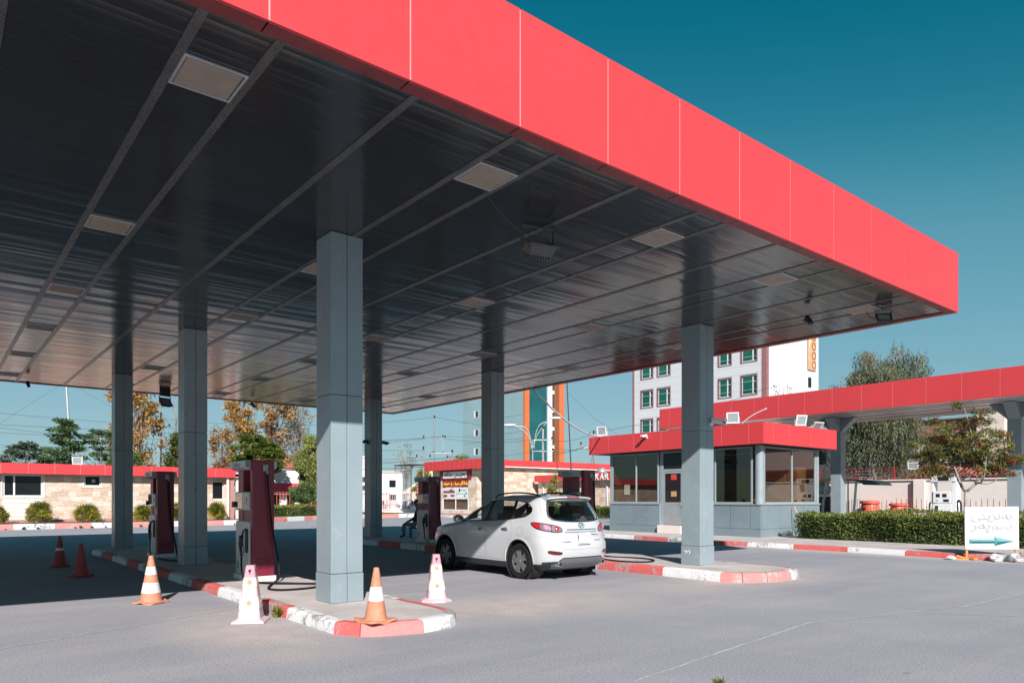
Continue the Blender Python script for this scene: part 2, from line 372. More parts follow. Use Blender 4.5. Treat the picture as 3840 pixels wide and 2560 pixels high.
def strip(name, pts, w, z, mat, seed=1, label=None):
    r = random.Random(seed); mb = MB(); P = []
    for (a,b) in zip(pts, pts[1:]):
        n = max(2, int(math.dist(a,b)/.12))
        P += [(a[0]+(b[0]-a[0])*i/n, a[1]+(b[1]-a[1])*i/n) for i in range(n)]
    P.append(pts[-1]); V = []; F = []
    for i,p in enumerate(P):
        q = P[min(i+1,len(P)-1)]; o = P[max(i-1,0)]; d = Vector((q[0]-o[0],q[1]-o[1])).normalized(); nx = Vector((-d.y,d.x))
        j = r.uniform(-.012,.012); ww = w*r.uniform(.45,1.2)
        for sgn in (-1,1): V.append((p[0]+nx.x*(j+sgn*ww/2), p[1]+nx.y*(j+sgn*ww/2), z))
        if i: F.append((2*i-2,2*i,2*i+1,2*i-1))
    mb.add(V, F); return tag(obj(name, mb, mat), label, kind='structure')
JOINTS = [[(-2.6,8.9),(0.6,9.7),(2.1,10.35),(3.5,11.0)],
          [(4.9,4.35),(6.3,2.05)], [(4.9,4.35),(9.1,4.95),(12.4,4.2),(16.2,4.1),(21.3,5.2)], [(11.1,4.35),(13.6,1.3),(16.5,-1.8)],
          [(6.0,11.2),(8.6,10.6)], [(16.2,15.2),(19.7,14.9),(21.8,14.9)], [(5.2,52.0),(7.1,46.0)]]
for i,j in enumerate(JOINTS): strip('pavement_joint', j, .032, .004, MT['joint'], 40+i, 'pale filler line in the asphalt')

def kerb(name, path, h, w, breaks, mats, parent=None, closed=False, top=None, taper=.03, seed=3, tail=()):
    """path: (u,v) points walked with the island on the LEFT; breaks: list of (length, material index)"""
    r = random.Random(seed)
    pts = [Vector(p) for p in path]
    if closed: pts.append(pts[0])
    cum = [0]
    for a,b in zip(pts, pts[1:]): cum.append(cum[-1]+(b-a).length)
    cuts = [0]; idx = []
    k = 0; end = cum[-1]-sum(l for l,m in tail)
    while cuts[-1] < end-.05:
        l,m = breaks[k % len(breaks)] if k < len(breaks) else breaks[len(breaks)-2+(k-len(breaks))%2]
        cuts.append(min(end, cuts[-1]+l)); idx.append(m); k += 1
    for l,m in tail: cuts.append(cuts[-1]+l); idx.append(m)
    cuts[-1] = cum[-1]
    def at(s):
        for i in range(len(cum)-1):
            if s <= cum[i+1]+1e-9:
                t = (s-cum[i])/max(1e-9,cum[i+1]-cum[i]); return pts[i].lerp(pts[i+1], t)
        return pts[-1]
    def nrm(s):
        a = at(max(0,s-.12)); b = at(min(cum[-1],s+.12)); d = (b-a).normalized(); return Vector((-d.y,d.x))
    mb = MB()
    for (s0,s1,m) in zip(cuts, cuts[1:], idx):
        n = max(1, int((s1-s0)/.22)); V = []; F = []
        g0, g1 = s0+.005, s1-.005
        for i in range(n+1):
            s = g0+(g1-g0)*i/n; p = at(s); nn = nrm(s); jz = r.uniform(-.006,.006); jx = r.uniform(-.006,.006)
            prof = [(-.0,-.01),(.004+jx,h*.35),(taper*.6+jx,h*.86+jz),(taper+.022,h+jz),(w,h+.004)]
            for (dx,z) in prof: V.append((p.x+nn.x*dx, p.y+nn.y*dx, z))
            if i:
                b = (i-1)*5
                for j in range(4): F.append((b+j,b+5+j,b+6+j,b+1+j))
        F.append((4,3,2,1,0)); b = n*5; F.append((b,b+1,b+2,b+3,b+4))
        mb.add(V, F, m)
    return obj(name, mb, mats, parent)
def island(name, label, outline, h, breaks, w=.17, seed=3, mats=None, tail=()):
    """outline counter-clockwise, starting anywhere; solid concrete with a painted kerb ring"""
    mats = mats or [MT['kwhite'], MT['kred'], MT['kredp']]
    pts = [Vector(p) for p in outline]; n = len(pts); inn = []
    for i in range(n):
        a,b,c = pts[i-1],pts[i],pts[(i+1)%n]; d = ((b-a).normalized()+(c-b).normalized()).normalized(); inn.append(b+Vector((-d.y,d.x))*(w-.03))
    mb = MB(); mb.poly([(p.x,p.y,h) for p in inn])
    o = tag(obj(name, mb, MT['dust']), label, kind='structure')
    kerb('kerb', outline, h, w, breaks, mats, o, closed=True, seed=seed, tail=tail)
    return o
# island A (near): start at the corner where the white front-side block meets the red nose, walk counter-clockwise
A = [(3.86,8.2),(3.93,7.93),(4.15,7.72),(4.75,7.56),(5.28,7.68),(5.52,7.92),(5.62,8.3),(5.62,12),(5.62,18),(5.62,24.6),(5.45,25.2),(5.0,25.45),(4.3,25.45),(3.95,25.2),(3.86,24.7),(3.86,18),(3.86,13)]
island('pump_island', 'concrete pump island with a red and white kerb', A, .15,
       [(.42,1),(.80,2),(.95,0)] + [(1.5,1),(1.5,0)]*20, seed=5, tail=[(1.4,0),(1.3,1),(1.2,0),(1.5,1),(1.6,0),(1.6,1),(1.85,0),(1.15,1),(1.48,0)])
B = [(12.25,8.5),(12.35,8.2),(12.65,7.98),(13.2,7.8),(13.8,7.8),(14.2,7.92),(14.45,8.2),(14.52,8.6),(14.52,14),(14.52,20),(14.52,25.6),(14.2,26.2),(13.4,26.4),(12.6,26.2),(12.25,25.6),(12.25,18),(12.25,12)]
island('pump_island', 'concrete pump island under the canopy with a red and white kerb', B, .19,
       [(.45,2),(.55,2),(.75,2),(.5,0)] + [(1.5,1),(1.5,0)]*20, seed=9, tail=[(1.5,1),(1.5,0),(1.6,1),(1.5,0),(1.0,1),(.95,1),(.75,0),(.7,0)])
Cc = [(22.75,26.5),(22.45,19.5),(22.0,15.5),(22.1,14.0),(22.2,11.0),(22.05,8.85),(22.02,7.7),(22.05,6.6),(22.0,2),(21.9,-6),(31.2,-6),(31.2,26.5)]
island('pavement', 'raised concrete pavement round the cashier booth', Cc, .15,
       [(2.8,0),(2.0,1),(2.0,0),(1.9,1),(1.7,0),(1.9,1),(.85,0),(.83,0),(.9,1),(.88,1),(1.75,0),(1.0,1),(1.2,1),(2.2,0)]+[(1.6,1),(1.6,0)]*20, seed=12)
# strip under the second canopy
island('pump_island', 'pump island under the farther canopy', [(33.6,27),(33.6,6),(35.8,6),(35.8,27)], .2, [(1.5,0),(1.5,1)], seed=15)

# ------------------------------------------------------------------ canopies
def panelled(mb, x0, x1, y0, y1, z0, z1, joints, axis, t=.03, gap=.014):
    """row of cladding cassettes between joints along axis; the face plane is given by the box"""
    for a,b in zip(joints, joints[1:]):
        if axis == 0: mb.box(a+gap/2, b-gap/2, y0, y1, z0, z1)
        else: mb.box(x0, x1, a+gap/2, b-gap/2, z0, z1)
ZB, ZT = 5.46, 6.67
U0, U1, V0, V1 = -7.0, 16.42, 5.68, 28.64
can = thing('station_canopy', 'large flat petrol station canopy with bright red fascia on grey square columns', 'canopy', (4.75, 9.87, 0))
ju = [U1-.0, U1-1.26]; 
while ju[-1] > U0+1.3: ju.append(ju[-1]-1.303)
ju.append(U0); ju = ju[::-1]
jv = [V0]; 
while jv[-1] < V1-1.4: jv.append(jv[-1]+1.28)
jv.append(V1)
fm = MB()
panelled(fm, 0,0, V0, V0+.04, ZB, ZT, ju, 0); panelled(fm, 0,0, V1-.04, V1, ZB, ZT, ju, 0)
panelled(fm, U1-.04, U1, 0,0, ZB, ZT, [V0+.05]+jv[1:-1]+[V1-.05], 1); panelled(fm, U0, U0+.04, 0,0, ZB, ZT, [V0+.05]+jv[1:-1]+[V1-.05], 1)
fa = obj('fascia', fm, MT['red'], can, world=True, bevel=.006)
bk = MB()
bk.box(U0+.05,U1-.05,V0+.006,V0+.036,ZB+.01,ZT-.01).box(U0+.05,U1-.05,V1-.036,V1-.006,ZB+.01,ZT-.01)
bk.box(U1-.036,U1-.006,V0+.05,V1-.05,ZB+.01,ZT-.01).box(U0+.006,U0+.036,V0+.05,V1-.05,ZB+.01,ZT-.01)
obj('fascia_joint', bk, MT['redj'], fa, world=True)
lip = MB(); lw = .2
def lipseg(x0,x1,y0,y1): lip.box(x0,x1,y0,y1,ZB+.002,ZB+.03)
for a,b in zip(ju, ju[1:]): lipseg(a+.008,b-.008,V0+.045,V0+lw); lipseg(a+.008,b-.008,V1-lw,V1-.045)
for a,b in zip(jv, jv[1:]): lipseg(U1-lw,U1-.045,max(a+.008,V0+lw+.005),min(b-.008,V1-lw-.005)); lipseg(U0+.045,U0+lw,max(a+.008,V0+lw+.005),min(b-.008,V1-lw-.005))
obj('fascia_lip', lip, MT['redlip'], can, world=True)  # same red as the fascia, darkened so its shade sits in the colour
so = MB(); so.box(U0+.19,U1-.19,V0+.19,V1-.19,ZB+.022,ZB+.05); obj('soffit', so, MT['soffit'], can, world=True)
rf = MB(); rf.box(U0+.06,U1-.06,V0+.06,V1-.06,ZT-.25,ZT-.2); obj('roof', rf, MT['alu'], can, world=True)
ribs = []
for k in range(-2,6):
    c = 2.0+3.165*(k-1)+3.165
    c = 2.0+3.165*k
    ribs += [c-.31, c+.31, c+1.62]
for x in ribs:
    if U0+.3 < x < U1-.3:
        r_ = MB(); r_.box(x-.042,x+.042,V0+lw+.005,V1-lw-.005,ZB+.012,ZB+.034); obj('soffit_strip', r_, MT['rib'], can, world=True)
CV = (9.87, 17.40, 25.0)
def column(cu, cv, h, z0, parent, top=ZB+.02, bracket=False, worn=False):
    mb = MB(); s = .25; gz = .006
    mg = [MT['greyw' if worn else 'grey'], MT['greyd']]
    levels = [z0, z0+.42, 3.15, top]
    for a,b in zip(levels, levels[1:]):
        e = .008 if a == z0 else 0
        for sg in (-1,1):
            mb.box(cu+sg*.004 if sg>0 else cu-s-e, cu+s+e if sg>0 else cu-.004, cv-s-e, cv+s+e, a+gz/2, b-gz/2)
    mb.box(cu-s+.02, cu+s-.02, cv-s+.02, cv+s-.02, z0, top, 1)
    o = obj('column', mb, mg, parent, world=True, bevel=.008)
    if bracket:
        br = MB()
        for sg in (-1,1):
            br.extrude([(cv-.22,5.55),(cv+.22,5.55),(cv+.22,4.9),(cv-.22,4.9)], lambda y,z,sg=sg: (cu+sg*.252,y,z), lambda y,z,sg=sg: (cu+sg*(.252+max(.0,(z-4.9)*1.0)),y,z))
            br.extrude([(cu-.22,5.55),(cu+.22,5.55),(cu+.22,4.9),(cu-.22,4.9)], lambda x,z,sg=sg: (x,cv+sg*.252,z), lambda x,z,sg=sg: (x,cv+sg*(.252+max(.0,(z-4.9)*1.0)),z))
        obj('bracket', br, MT['grey'], o, world=True)
    return o
for cu,z0 in ((4.75,.15),(13.38,.19),(-3.9,0.0)):
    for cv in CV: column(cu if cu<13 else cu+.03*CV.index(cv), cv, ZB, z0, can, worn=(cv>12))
# number plate sockets at the foot of the car-side column
sk = MB(); sk.box(13.124,13.13,9.86,10.06,.40,.54); so_ = obj('cable_port', sk, MT['ink'], can, world=True)
for dy in (9.92,10.01):
    q = MB(); q.lathe([(.022,0),(.038,0),(.038,.012),(.022,.012),(.022,0)], 14, (0,0,0), axis='x'); ob = obj('ring', q, MT['white'], so_); ob.location = (13.11-4.75, dy-9.87, .47)

VROWS = (6.84, 11.36, 15.35, 19.1, 23.0, 27.0)
ORD = ('first','second','third','fourth','fifth','last')
UROW = {2.0:'strip outside the nearer pump island', 5.165:'strip over the nearer pump island', 8.33:'strip above the open lane', 11.495:'strip over the white car', 14.66:'strip nearest the cashier booth'}
proto = None
for u_,lab in UROW.items():
    for i,v_ in enumerate(VROWS):
        lb = f'dusty ceiling light, {ORD[i]} from the front fascia, {lab}'
        if proto is None:
            proto = thing('ceiling_light', lb, 'ceiling light', (u_,v_,ZB+.02), 0, 'square lights set in the canopy ceiling')
            f = MB()
            for (x0,x1,y0,y1) in ((-.275,.275,-.275,-.25),(-.275,.275,.25,.275),(-.275,-.25,-.25,.25),(.25,.275,-.25,.25)): f.box(x0,x1,y0,y1,-.022,.0)
            obj('frame', f, MT['alu'], proto, bevel=.004)
            d = MB(); d.extrude([(-.25,-.25),(.25,-.25),(.25,.25),(-.25,.25)], lambda x,y:(x,y,-.001), lambda x,y:(x*.93,y*.93,-.026)); obj('diffuser', d, MT['diff'], proto, bevel=.01)
        else: dup(proto, (u_,v_,ZB+.02), None, lb)

# second canopy (behind the booth)
c2 = thing('station_canopy', 'farther red canopy behind the cashier booth with pale ceiling and bracketed grey columns', 'canopy', (34.65,9.87,0))
W0,W1,X0,X1,Y0,Y1 = 5.56,6.66,32.0,37.3,2.0,26.19
j2 = [Y1,Y1-.7]
while j2[-1] > Y0+1.4: j2.append(j2[-1]-1.322)
j2.append(Y0); j2 = j2[::-1]
fm = MB(); panelled(fm, X0,X0+.04,0,0,W0,W1,j2,1); panelled(fm, X1-.04,X1,0,0,W0,W1,j2,1)
jx = [X0+.05,X0+1.3,X0+2.6,X0+3.9,X1-.05]; panelled(fm,0,0,Y0,Y0+.04,W0,W1,jx,0); panelled(fm,0,0,Y1-.04,Y1,W0,W1,jx,0)
obj('fascia', fm, MT['red'], c2, world=True, bevel=.006)
b2 = MB(); b2.box(X0+.008,X0+.034,Y0+.05,Y1-.05,W0+.01,W1-.01); b2.box(X0+.05,X1-.05,Y1-.034,Y1-.008,W0+.01,W1-.01); obj('fascia_joint', b2, MT['redj'], c2, world=True)
s2 = MB(); s2.box(X0+.045,X1-.045,Y0+.045,Y1-.045,W0+.015,W0+.05); obj('soffit', s2, MT['soffit2'], c2, world=True)
for x in (32.9,33.5,34.65,35.8,36.4):
    r_ = MB(); r_.box(x-.03,x+.03,Y0+.05,Y1-.05,W0+.004,W0+.02); obj('soffit_strip', r_, MT['trim'], c2, world=True)
r_ = MB(); r_.box(X0+.06,X1-.06,Y0+.06,Y1-.06,W1-.2,W1-.15); obj('roof', r_, MT['alu'], c2, world=True)
for cv in (9.85,17.27,24.6): column(34.63, cv, W0, .2, c2, top=W0+.02, bracket=True)

# ------------------------------------------------------------------ pumps
def text_mesh(s, size, ext=0.0, align='CENTER', bev=0.0):
    c = D.curves.new('t','FONT'); c.body = s; c.size = size; c.extrude = ext; c.align_x = align; c.align_y = 'CENTER'; c.bevel_depth = bev; c.resolution_u = 3
    o = D.objects.new('t', c); COL.objects.link(o); bpy.context.view_layer.update()
    me = D.meshes.new_from_object(o.evaluated_get(bpy.context.evaluated_depsgraph_get()))
    D.objects.remove(o); D.curves.remove(c); return me
def lettering(name, s, size, mat, parent, loc, rot, ext=0.0, sx=1.0, fit=None, bev=0.0, align='CENTER'):
    """flat text in local XY, turned by rot (euler); fit = (width, height) in metres"""
    me = text_mesh(s, size, ext, align, bev); o = D.objects.new(name, me); COL.objects.link(o); me.materials.append(mat)
    if fit:
        xs = [v.co.x for v in me.vertices]; ys = [v.co.y for v in me.vertices]
        w,h = max(xs)-min(xs), max(ys)-min(ys); cx,cy = (max(xs)+min(xs))/2,(max(ys)+min(ys))/2
        for v in me.vertices: v.co.x = (v.co.x-cx)*fit[0]/w; v.co.y = (v.co.y-cy)*(fit[1] or h*fit[0]/w)/h if h else 0
    o.parent = parent; o.location = loc; o.rotation_euler = rot; return o
FACE_U = (rad(90),0,rad(-90))     # reads when seen from -u
FACE_V = (rad(90),0,0)            # reads when seen from -v
AR = {'ب':'\ufe8f\ufe90\ufe91\ufe92','ە':'\u06d5\ufeea','ق':'\ufed5\ufed6\ufed7\ufed8','ی':'\ufbfc\ufbfd\ufbfe\ufbff','س':'\ufeb1\ufeb2\ufeb3\ufeb4','ت':'\ufe95\ufe96\ufe97\ufe98',
      'م':'\ufee1\ufee2\ufee3\ufee4','ا':'\ufe8d\ufe8e','ن':'\ufee5\ufee6\ufee7\ufee8','گ':'\ufb92\ufb93\ufb94\ufb95','ز':'\ufeaf\ufeb0','پ':'\ufb56\ufb57\ufb58\ufb59','و':'\ufeed\ufeee','ر':'\ufead\ufeae',
      'ش':'\ufeb5\ufeb6\ufeb7\ufeb8','ه':'\ufee9\ufeea\ufeeb\ufeec','خ':'\ufea5\ufea6\ufea7\ufea8','د':'\ufea9\ufeaa','ع':'\ufec9\ufeca\ufecb\ufecc','ل':'\ufedd\ufede\ufedf\ufee0','ک':'\ufb8e\ufb8f\ufb90\ufb91','ئ':'\ufe89\ufe8a\ufe8b\ufe8c'}
def shape(s):
    out = []
    for w in s.split(' '):
        t = ''
        for i,c in enumerate(w):
            if c == 'ـ': t += c; continue
            if c not in AR: t += c; continue
            f = AR[c]
            pj = i>0 and (w[i-1] == 'ـ' or len(AR.get(w[i-1],''))==4); nj = i<len(w)-1 and (w[i+1] == 'ـ' or w[i+1] in AR) and len(f)==4
            t += f[3] if pj and nj else f[1] if pj else f[2] if nj else f[0]
        out.append(t[::-1])
    return ' '.join(out[::-1])

def nozzle(mb, x, y, z, mi=0):
    """hand nozzle hanging nose-up in its holster on the -x face"""
    mb.tube([(x+.0,y-.02,z+.20),(x-.05,y-.01,z+.16),(x-.075,y+.0,z+.05)], [.014,.016,.022], 8, mi)
    mb.obox((x-.085,y+.02,z-.02), (.05,.10,.17), Matrix.Rotation(.25,3,'X'), mi)
    mb.tube([(x-.085,y+.045,z-.08),(x-.08,y+.03,z-.22),(x-.075,y+.01,z-.34)], [.03,.024,.02], 8, mi)
    mb.tube([(x-.07,y-.03,z-.05),(x-.06,y-.075,z-.16),(x-.07,y-.05,z-.27),(x-.075,y+.0,z-.3)], .007, 6, mi)
def make_pump(label):
    """local: -x side carries the display, y=0 is the maroon end facing the road; footprint .40 x .88, 2.2 high"""
    t = thing('fuel_pump', label, 'fuel pump', (0,0,0), 0, 'maroon and white fuel pumps on the islands')
    m = MB(); m.box(0.0,.40,0,.13,.04,2.2); fs = obj('end_panel', m, MT['pumpr'], t, bevel=.018)
    for cx in (.13,.28):
        lv = MB()
        for k in range(4): lv.obox((cx,-.004,.38-.05*k+.02), (.10,.012,.016), Matrix.Rotation(.5,3,'X'))
        obj('louvre', lv, MT['pumpr'], fs)
    hb = MB(); hb.box(.18,.27,-.035,-.001,2.0,2.12); hb.tube([(.25,-.03,2.02),(.25,-.055,1.95)], .025, 8); obj('hose_coupling', hb, MT['alug'], fs, bevel=.006)
    m = MB(); m.box(.02,.38,.55,.84,.04,2.2); obj('end_panel', m, MT['pumpr'], t, bevel=.015)
    m = MB(); m.box(.03,.37,.14,.545,1.05,1.30); m.box(.05,.35,.135,.545,.9,1.02); obj('back_plate', m, MT['pumpr'], t)
    m = MB(); m.box(-.02,.415,.132,.86,.10,1.09); cab = obj('cabinet', m, MT['pumpw'], t, bevel=.02)
    m = MB(); m.box(-.05,.43,-.012,.90,0,.10); obj('base', m, MT['whited'], t, bevel=.01)
    m = MB(); m.box(-.03,.42,.132,.87,1.29,1.63); db = obj('display_box', m, MT['pumpw'], t, bevel=.02)
    m = MB(); m.box(-.036,-.031,.46,.82,1.33,1.60); sc = obj('screen', m, MT['glass'], db)
    m = MB()
    for yy in (.52,.68):
        for zz in (1.54,1.47,1.41): m.box(-.0345,-.0315,yy,yy+.1,zz,zz+.035)
    obj('digit_window', m, MT['screen'], db)
    m = MB(); m.box(-.036,-.031,.22,.34,1.39,1.54); obj('keypad', m, MT['screen'], db)
    m = MB(); m.box(-.075,-.03,.80,.93,1.34,1.45); obj('card_reader', m, MT['black'], db, bevel=.01)
    m = MB(); m.extrude([(-.10,2.2),(.50,2.2),(.50,2.07),(.44,2.03),(-.04,2.03),(-.10,2.07)], lambda x,z:(x,.132,z), lambda x,z:(x,.90,z)); cap = obj('top_cap', m, MT['pumpw'], t, bevel=.012)
    m = MB()
    for k in range(3): m.box(-.085,-.025,.128,.1315,2.085+.035*k,2.1+.035*k)
    obj('vent', m, MT['black'], cap)
    lettering('lettering', 'PowerPetrol', .11, MT['teal'], cap, (-.1025,.55,2.125), FACE_U, fit=(.34,.085))
    m = MB(); m.box(-.05,-.019,.17,.27,.52,.95); hol = obj('holster', m, MT['trim'], cab, bevel=.008)
    m = MB(); nozzle(m, -.045,.22,.76); obj('nozzle', m, MT['black'], hol, smooth=True)
    m = MB()
    for k in range(5): m.box(-.0225,-.0205,.68,.80-.015*(k%3),.32-.028*k,.333-.028*k)
    m.box(-.0225,-.0205,.55,.57,1.0,1.02)
    obj('small_print', m, MT['ink'], cab)
    m = MB(); m.tube([(-.12,.235,.42),(-.13,.21,.30),(-.14,.16,.18),(-.15,.05,.08),(-.12,-.08,.025)], .017, 8); obj('hose', m, MT['rubber'], t, smooth=True)
    return t
p1 = make_pump('maroon and white fuel pump behind the front column, its hose looping over the sunlit island'); p1.location = (4.57,13.0,.15)
p2 = dup(p1, (4.57,19.85,.15), None, 'fuel pump in deep shade between the two far columns of the nearer island')
p3 = dup(p1, (13.05,20.3,.19), None, 'fuel pump ahead of the white car bonnet, a person seated behind it')
p4 = dup(p1, (13.05,13.1,.19), None, 'fuel pump standing just behind the roof of the white car')
# long hose of the first pump: up the maroon end and looped on the island top
def bez(pts, n=10):
    P = [Vector(p) for p in pts]; out = []
    for i in range(len(P)-1):
        p0,p1_,p2_,p3_ = P[max(i-1,0)],P[i],P[i+1],P[min(i+2,len(P)-1)]
        for k in range(n):
            t = k/n; out.append(.5*((2*p1_)+(-p0+p2_)*t+(2*p0-5*p1_+4*p2_-p3_)*t*t+(-p0+3*p1_-3*p2_+p3_)*t**3))
    out.append(P[-1]); return out
m = MB(); m.tube(bez([(4.82,12.95,2.10),(4.84,12.935,1.7),(4.90,12.93,1.1),(4.97,12.92,.75),(5.01,12.90,.45),(4.98,12.80,.24),(4.86,12.66,.175),(4.62,12.25,.17),(4.40,11.75,.17),(4.52,11.45,.17),(4.95,11.42,.17),(5.28,11.62,.17),(5.30,11.9,.17),(5.05,12.15,.172),(4.75,12.4,.18),(4.55,12.75,.17),(4.44,13.0,.17)]), .019, 8)
tag(obj('fuel_hose', m, MT['rubber'], smooth=True, loc=(4.9,12.2,.15)), 'black hose looped on sunlit concrete beside the nearer maroon pump', 'hose')
m = MB(); m.tube(bez([(13.3,13.03,2.1),(13.35,13.0,1.2),(13.4,12.9,.4),(13.3,12.6,.215),(13.5,11.6,.21),(13.25,11.0,.21),(12.75,10.85,.21),(12.5,11.3,.21),(12.6,12.1,.21),(12.95,12.9,.21)]), .019, 8)
tag(obj('fuel_hose', m, MT['rubber'], smooth=True, loc=(13.2,12,.19)), 'black hose looped on the island beyond the white car bumper', 'hose')
for pu,pv,lb in ((4.57,19.85,'dark hose trailing in shade from the far pump of the nearer island'),(13.05,20.3,'black hose drooping from the pump ahead of the car bonnet')):
    m = MB(); z = .17 if pu<10 else .21
    m.tube(bez([(pu+.25,pv-.05,2.1),(pu+.3,pv-.06,1.2),(pu+.4,pv-.1,.5),(pu+.42,pv-.3,z+.03),(pu+.5,pv-.9,z),(pu+.25,pv-1.6,z),(pu+.0,pv-1.2,z),(pu-.05,pv-.3,z)]), .018, 8)
    tag(obj('fuel_hose', m, MT['rubber'], smooth=True, loc=(pu+.3,pv-.5,z)), lb, 'hose')

# white pump of the farther canopy
t = thing('fuel_pump', 'tall white fuel pump marked A and F beyond the clipped hedge', 'fuel pump', (34.5,12.15,.2))
def part(name, mb, mat, par, **k): return obj(name, mb, mat, par, **k)
m = MB(); m.box(.03,.55,.06,.82,0,1.25); cab = part('cabinet', m, MT['white'], t, bevel=.02)
m = MB(); m.box(-.0,.58,.08,.80,1.27,1.78); hd = part('display_box', m, MT['white'], t, bevel=.02)
m = MB(); m.box(.05,.53,.80,.90,0,2.46); part('end_post', m, MT['white'], t, bevel=.015)
m = MB(); m.box(.05,.53,-.12,.06,0,2.46); part('end_post', m, MT['white'], t, bevel=.015)
m = MB(); m.box(.0,.58,-.12,.90,2.2,2.46); hb = part('top_sign', m, MT['white'], t, bevel=.015)
m = MB(); m.box(-.006,.0,.16,.60,2.24,2.42); part('screen', m, MT['screen'], hb)
lettering('lettering', 'A', .2, MT['redlip'], hb, (-.004,.72,2.33), FACE_U, fit=(.13,.16))
lettering('lettering', 'F', .2, MT['teal'], hb, (-.004,.05,2.33), FACE_U, fit=(.10,.16))
m = MB(); m.box(-.006,-.001,.52,.68,1.52,1.67); m.box(-.006,-.001,.25,.42,1.52,1.67); m.box(-.006,-.001,.16,.38,1.32,1.43); m.box(-.006,-.001,.60,.68,1.36,1.39); part('screen', m, MT['screen'], hd)
m = MB(); m.box(.02,.029,.60,.72,.75,1.15); part('holster', m, MT['trim'], cab)
m = MB()
for (a,b,c,d) in ((.43,.50,.68,.78),(.43,.50,.60,.67),(.30,.42,.60,.78)): m.box(.022,.029,a,b,c-.04,d-.04)
part('emblem', m, MT['lred'], cab)
m = MB(); m.tube(bez([(.1,-.14,1.3),(.1,-.2,1.38),(.1,-.28,1.2),(.1,-.26,.7),(.1,-.22,.4)]), .04, 8); m.tube(bez([(.1,-.13,1.3),(.1,-.16,.9),(.1,-.14,.4)]), .03, 8); part('hose', m, MT['rubber'], t, smooth=True)
m = MB(); m.tube(bez([(.1,.92,1.3),(.1,.97,1.2),(.1,.98,.8),(.1,.94,.4)]), .035, 8); part('hose', m, MT['rubber'], t, smooth=True)

# ------------------------------------------------------------------ cones
def cone_round(label, h, bands, base='wavy', cols=('orange','conew'), rb=.16, seed=1, group='orange traffic cones'):
    r = random.Random(seed); t = thing('traffic_cone', label, 'traffic cone', (0,0,0), 0, group)
    def rad_at(z): return rb-(rb-.032)*(z-.04)/(h-.04)
    prof = [(rb+.012,.03)]; mis = []; edges = sorted({.04,h}|{z for b in bands for z in b}); zs = []
    for a,b in zip(edges, edges[1:]):
        n = max(2,int((b-a)/.06))
        for i in range(n): zs.append(a+(b-a)*i/n)
    zs.append(h); 
    for z in zs: prof.append((rad_at(z), z))
    mis = [0]+[1 if any(a-.001 <= (z0+z1)/2 <= b for a,b in bands) else 0 for z0,z1 in zip(zs,zs[1:])]
    # bands stand 1.5 mm proud
    m = MB(); m.lathe(prof+[(.018,h+.004)], 28, mi=0, mis=[0]*(len(prof)))
    obj('body', m, MT[cols[0]], t, smooth='auto')
    for a,b in bands:
        m = MB(); m.lathe([(rad_at(a)+.002,a),(rad_at(b)+.002,b)], 28); m.f = [f for f in m.f if len(f)==4]; m.m = m.m[:len(m.f)]
        obj('reflective_band', m, MT[cols[1]], t, smooth=True)
    m = MB(); n = 40; V = []
    for z,k in ((0,1.0),(.028,.98),(.034,.6)):
        for j in range(n):
            a = 2*math.pi*j/n; sq = .205/max(abs(math.cos(a)),abs(math.sin(a))); sq = min(sq,.265)*k
            V.append((sq*math.cos(a), sq*math.sin(a), z+.014*(math.sin(a*4+seed)+.6*math.sin(a*7+2*seed)+.6) *(1 if k>.9 else 0)))
    F = [tuple(range(n-1,-1,-1)), tuple(range(2*n,3*n))]
    for i in range(2):
        for j in range(n): q=(j+1)%n; F.append((i*n+j,i*n+q,(i+1)*n+q,(i+1)*n+j))
    m.add(V,F); obj('base', m, MT[cols[0]], t, smooth='auto')
    return t
c = cone_round('dirty orange cone with two white bands at the canopy shadow edge', .75, [(.16,.34),(.44,.59)] and [(.17,.33),(.455,.58)], seed=2, rb=.165); c.location = (2.78,12.48,0); c.rotation_euler=(0,0,.5)
c = cone_round('scuffed orange cone with one white band on the island nose', .66, [(.26,.43)], seed=5, rb=.135); c.location = (4.28,7.90,.15); c.rotation_euler=(.02,0,.2)
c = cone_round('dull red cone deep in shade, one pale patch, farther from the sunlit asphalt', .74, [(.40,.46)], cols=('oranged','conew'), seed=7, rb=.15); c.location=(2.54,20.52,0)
c = cone_round('plain dull red cone in shade, closer to the sunlit asphalt', .70, [], cols=('oranged','conew'), seed=9, rb=.15); c.location=(2.56,17.6,0); c.rotation_euler=(0,0,.3)
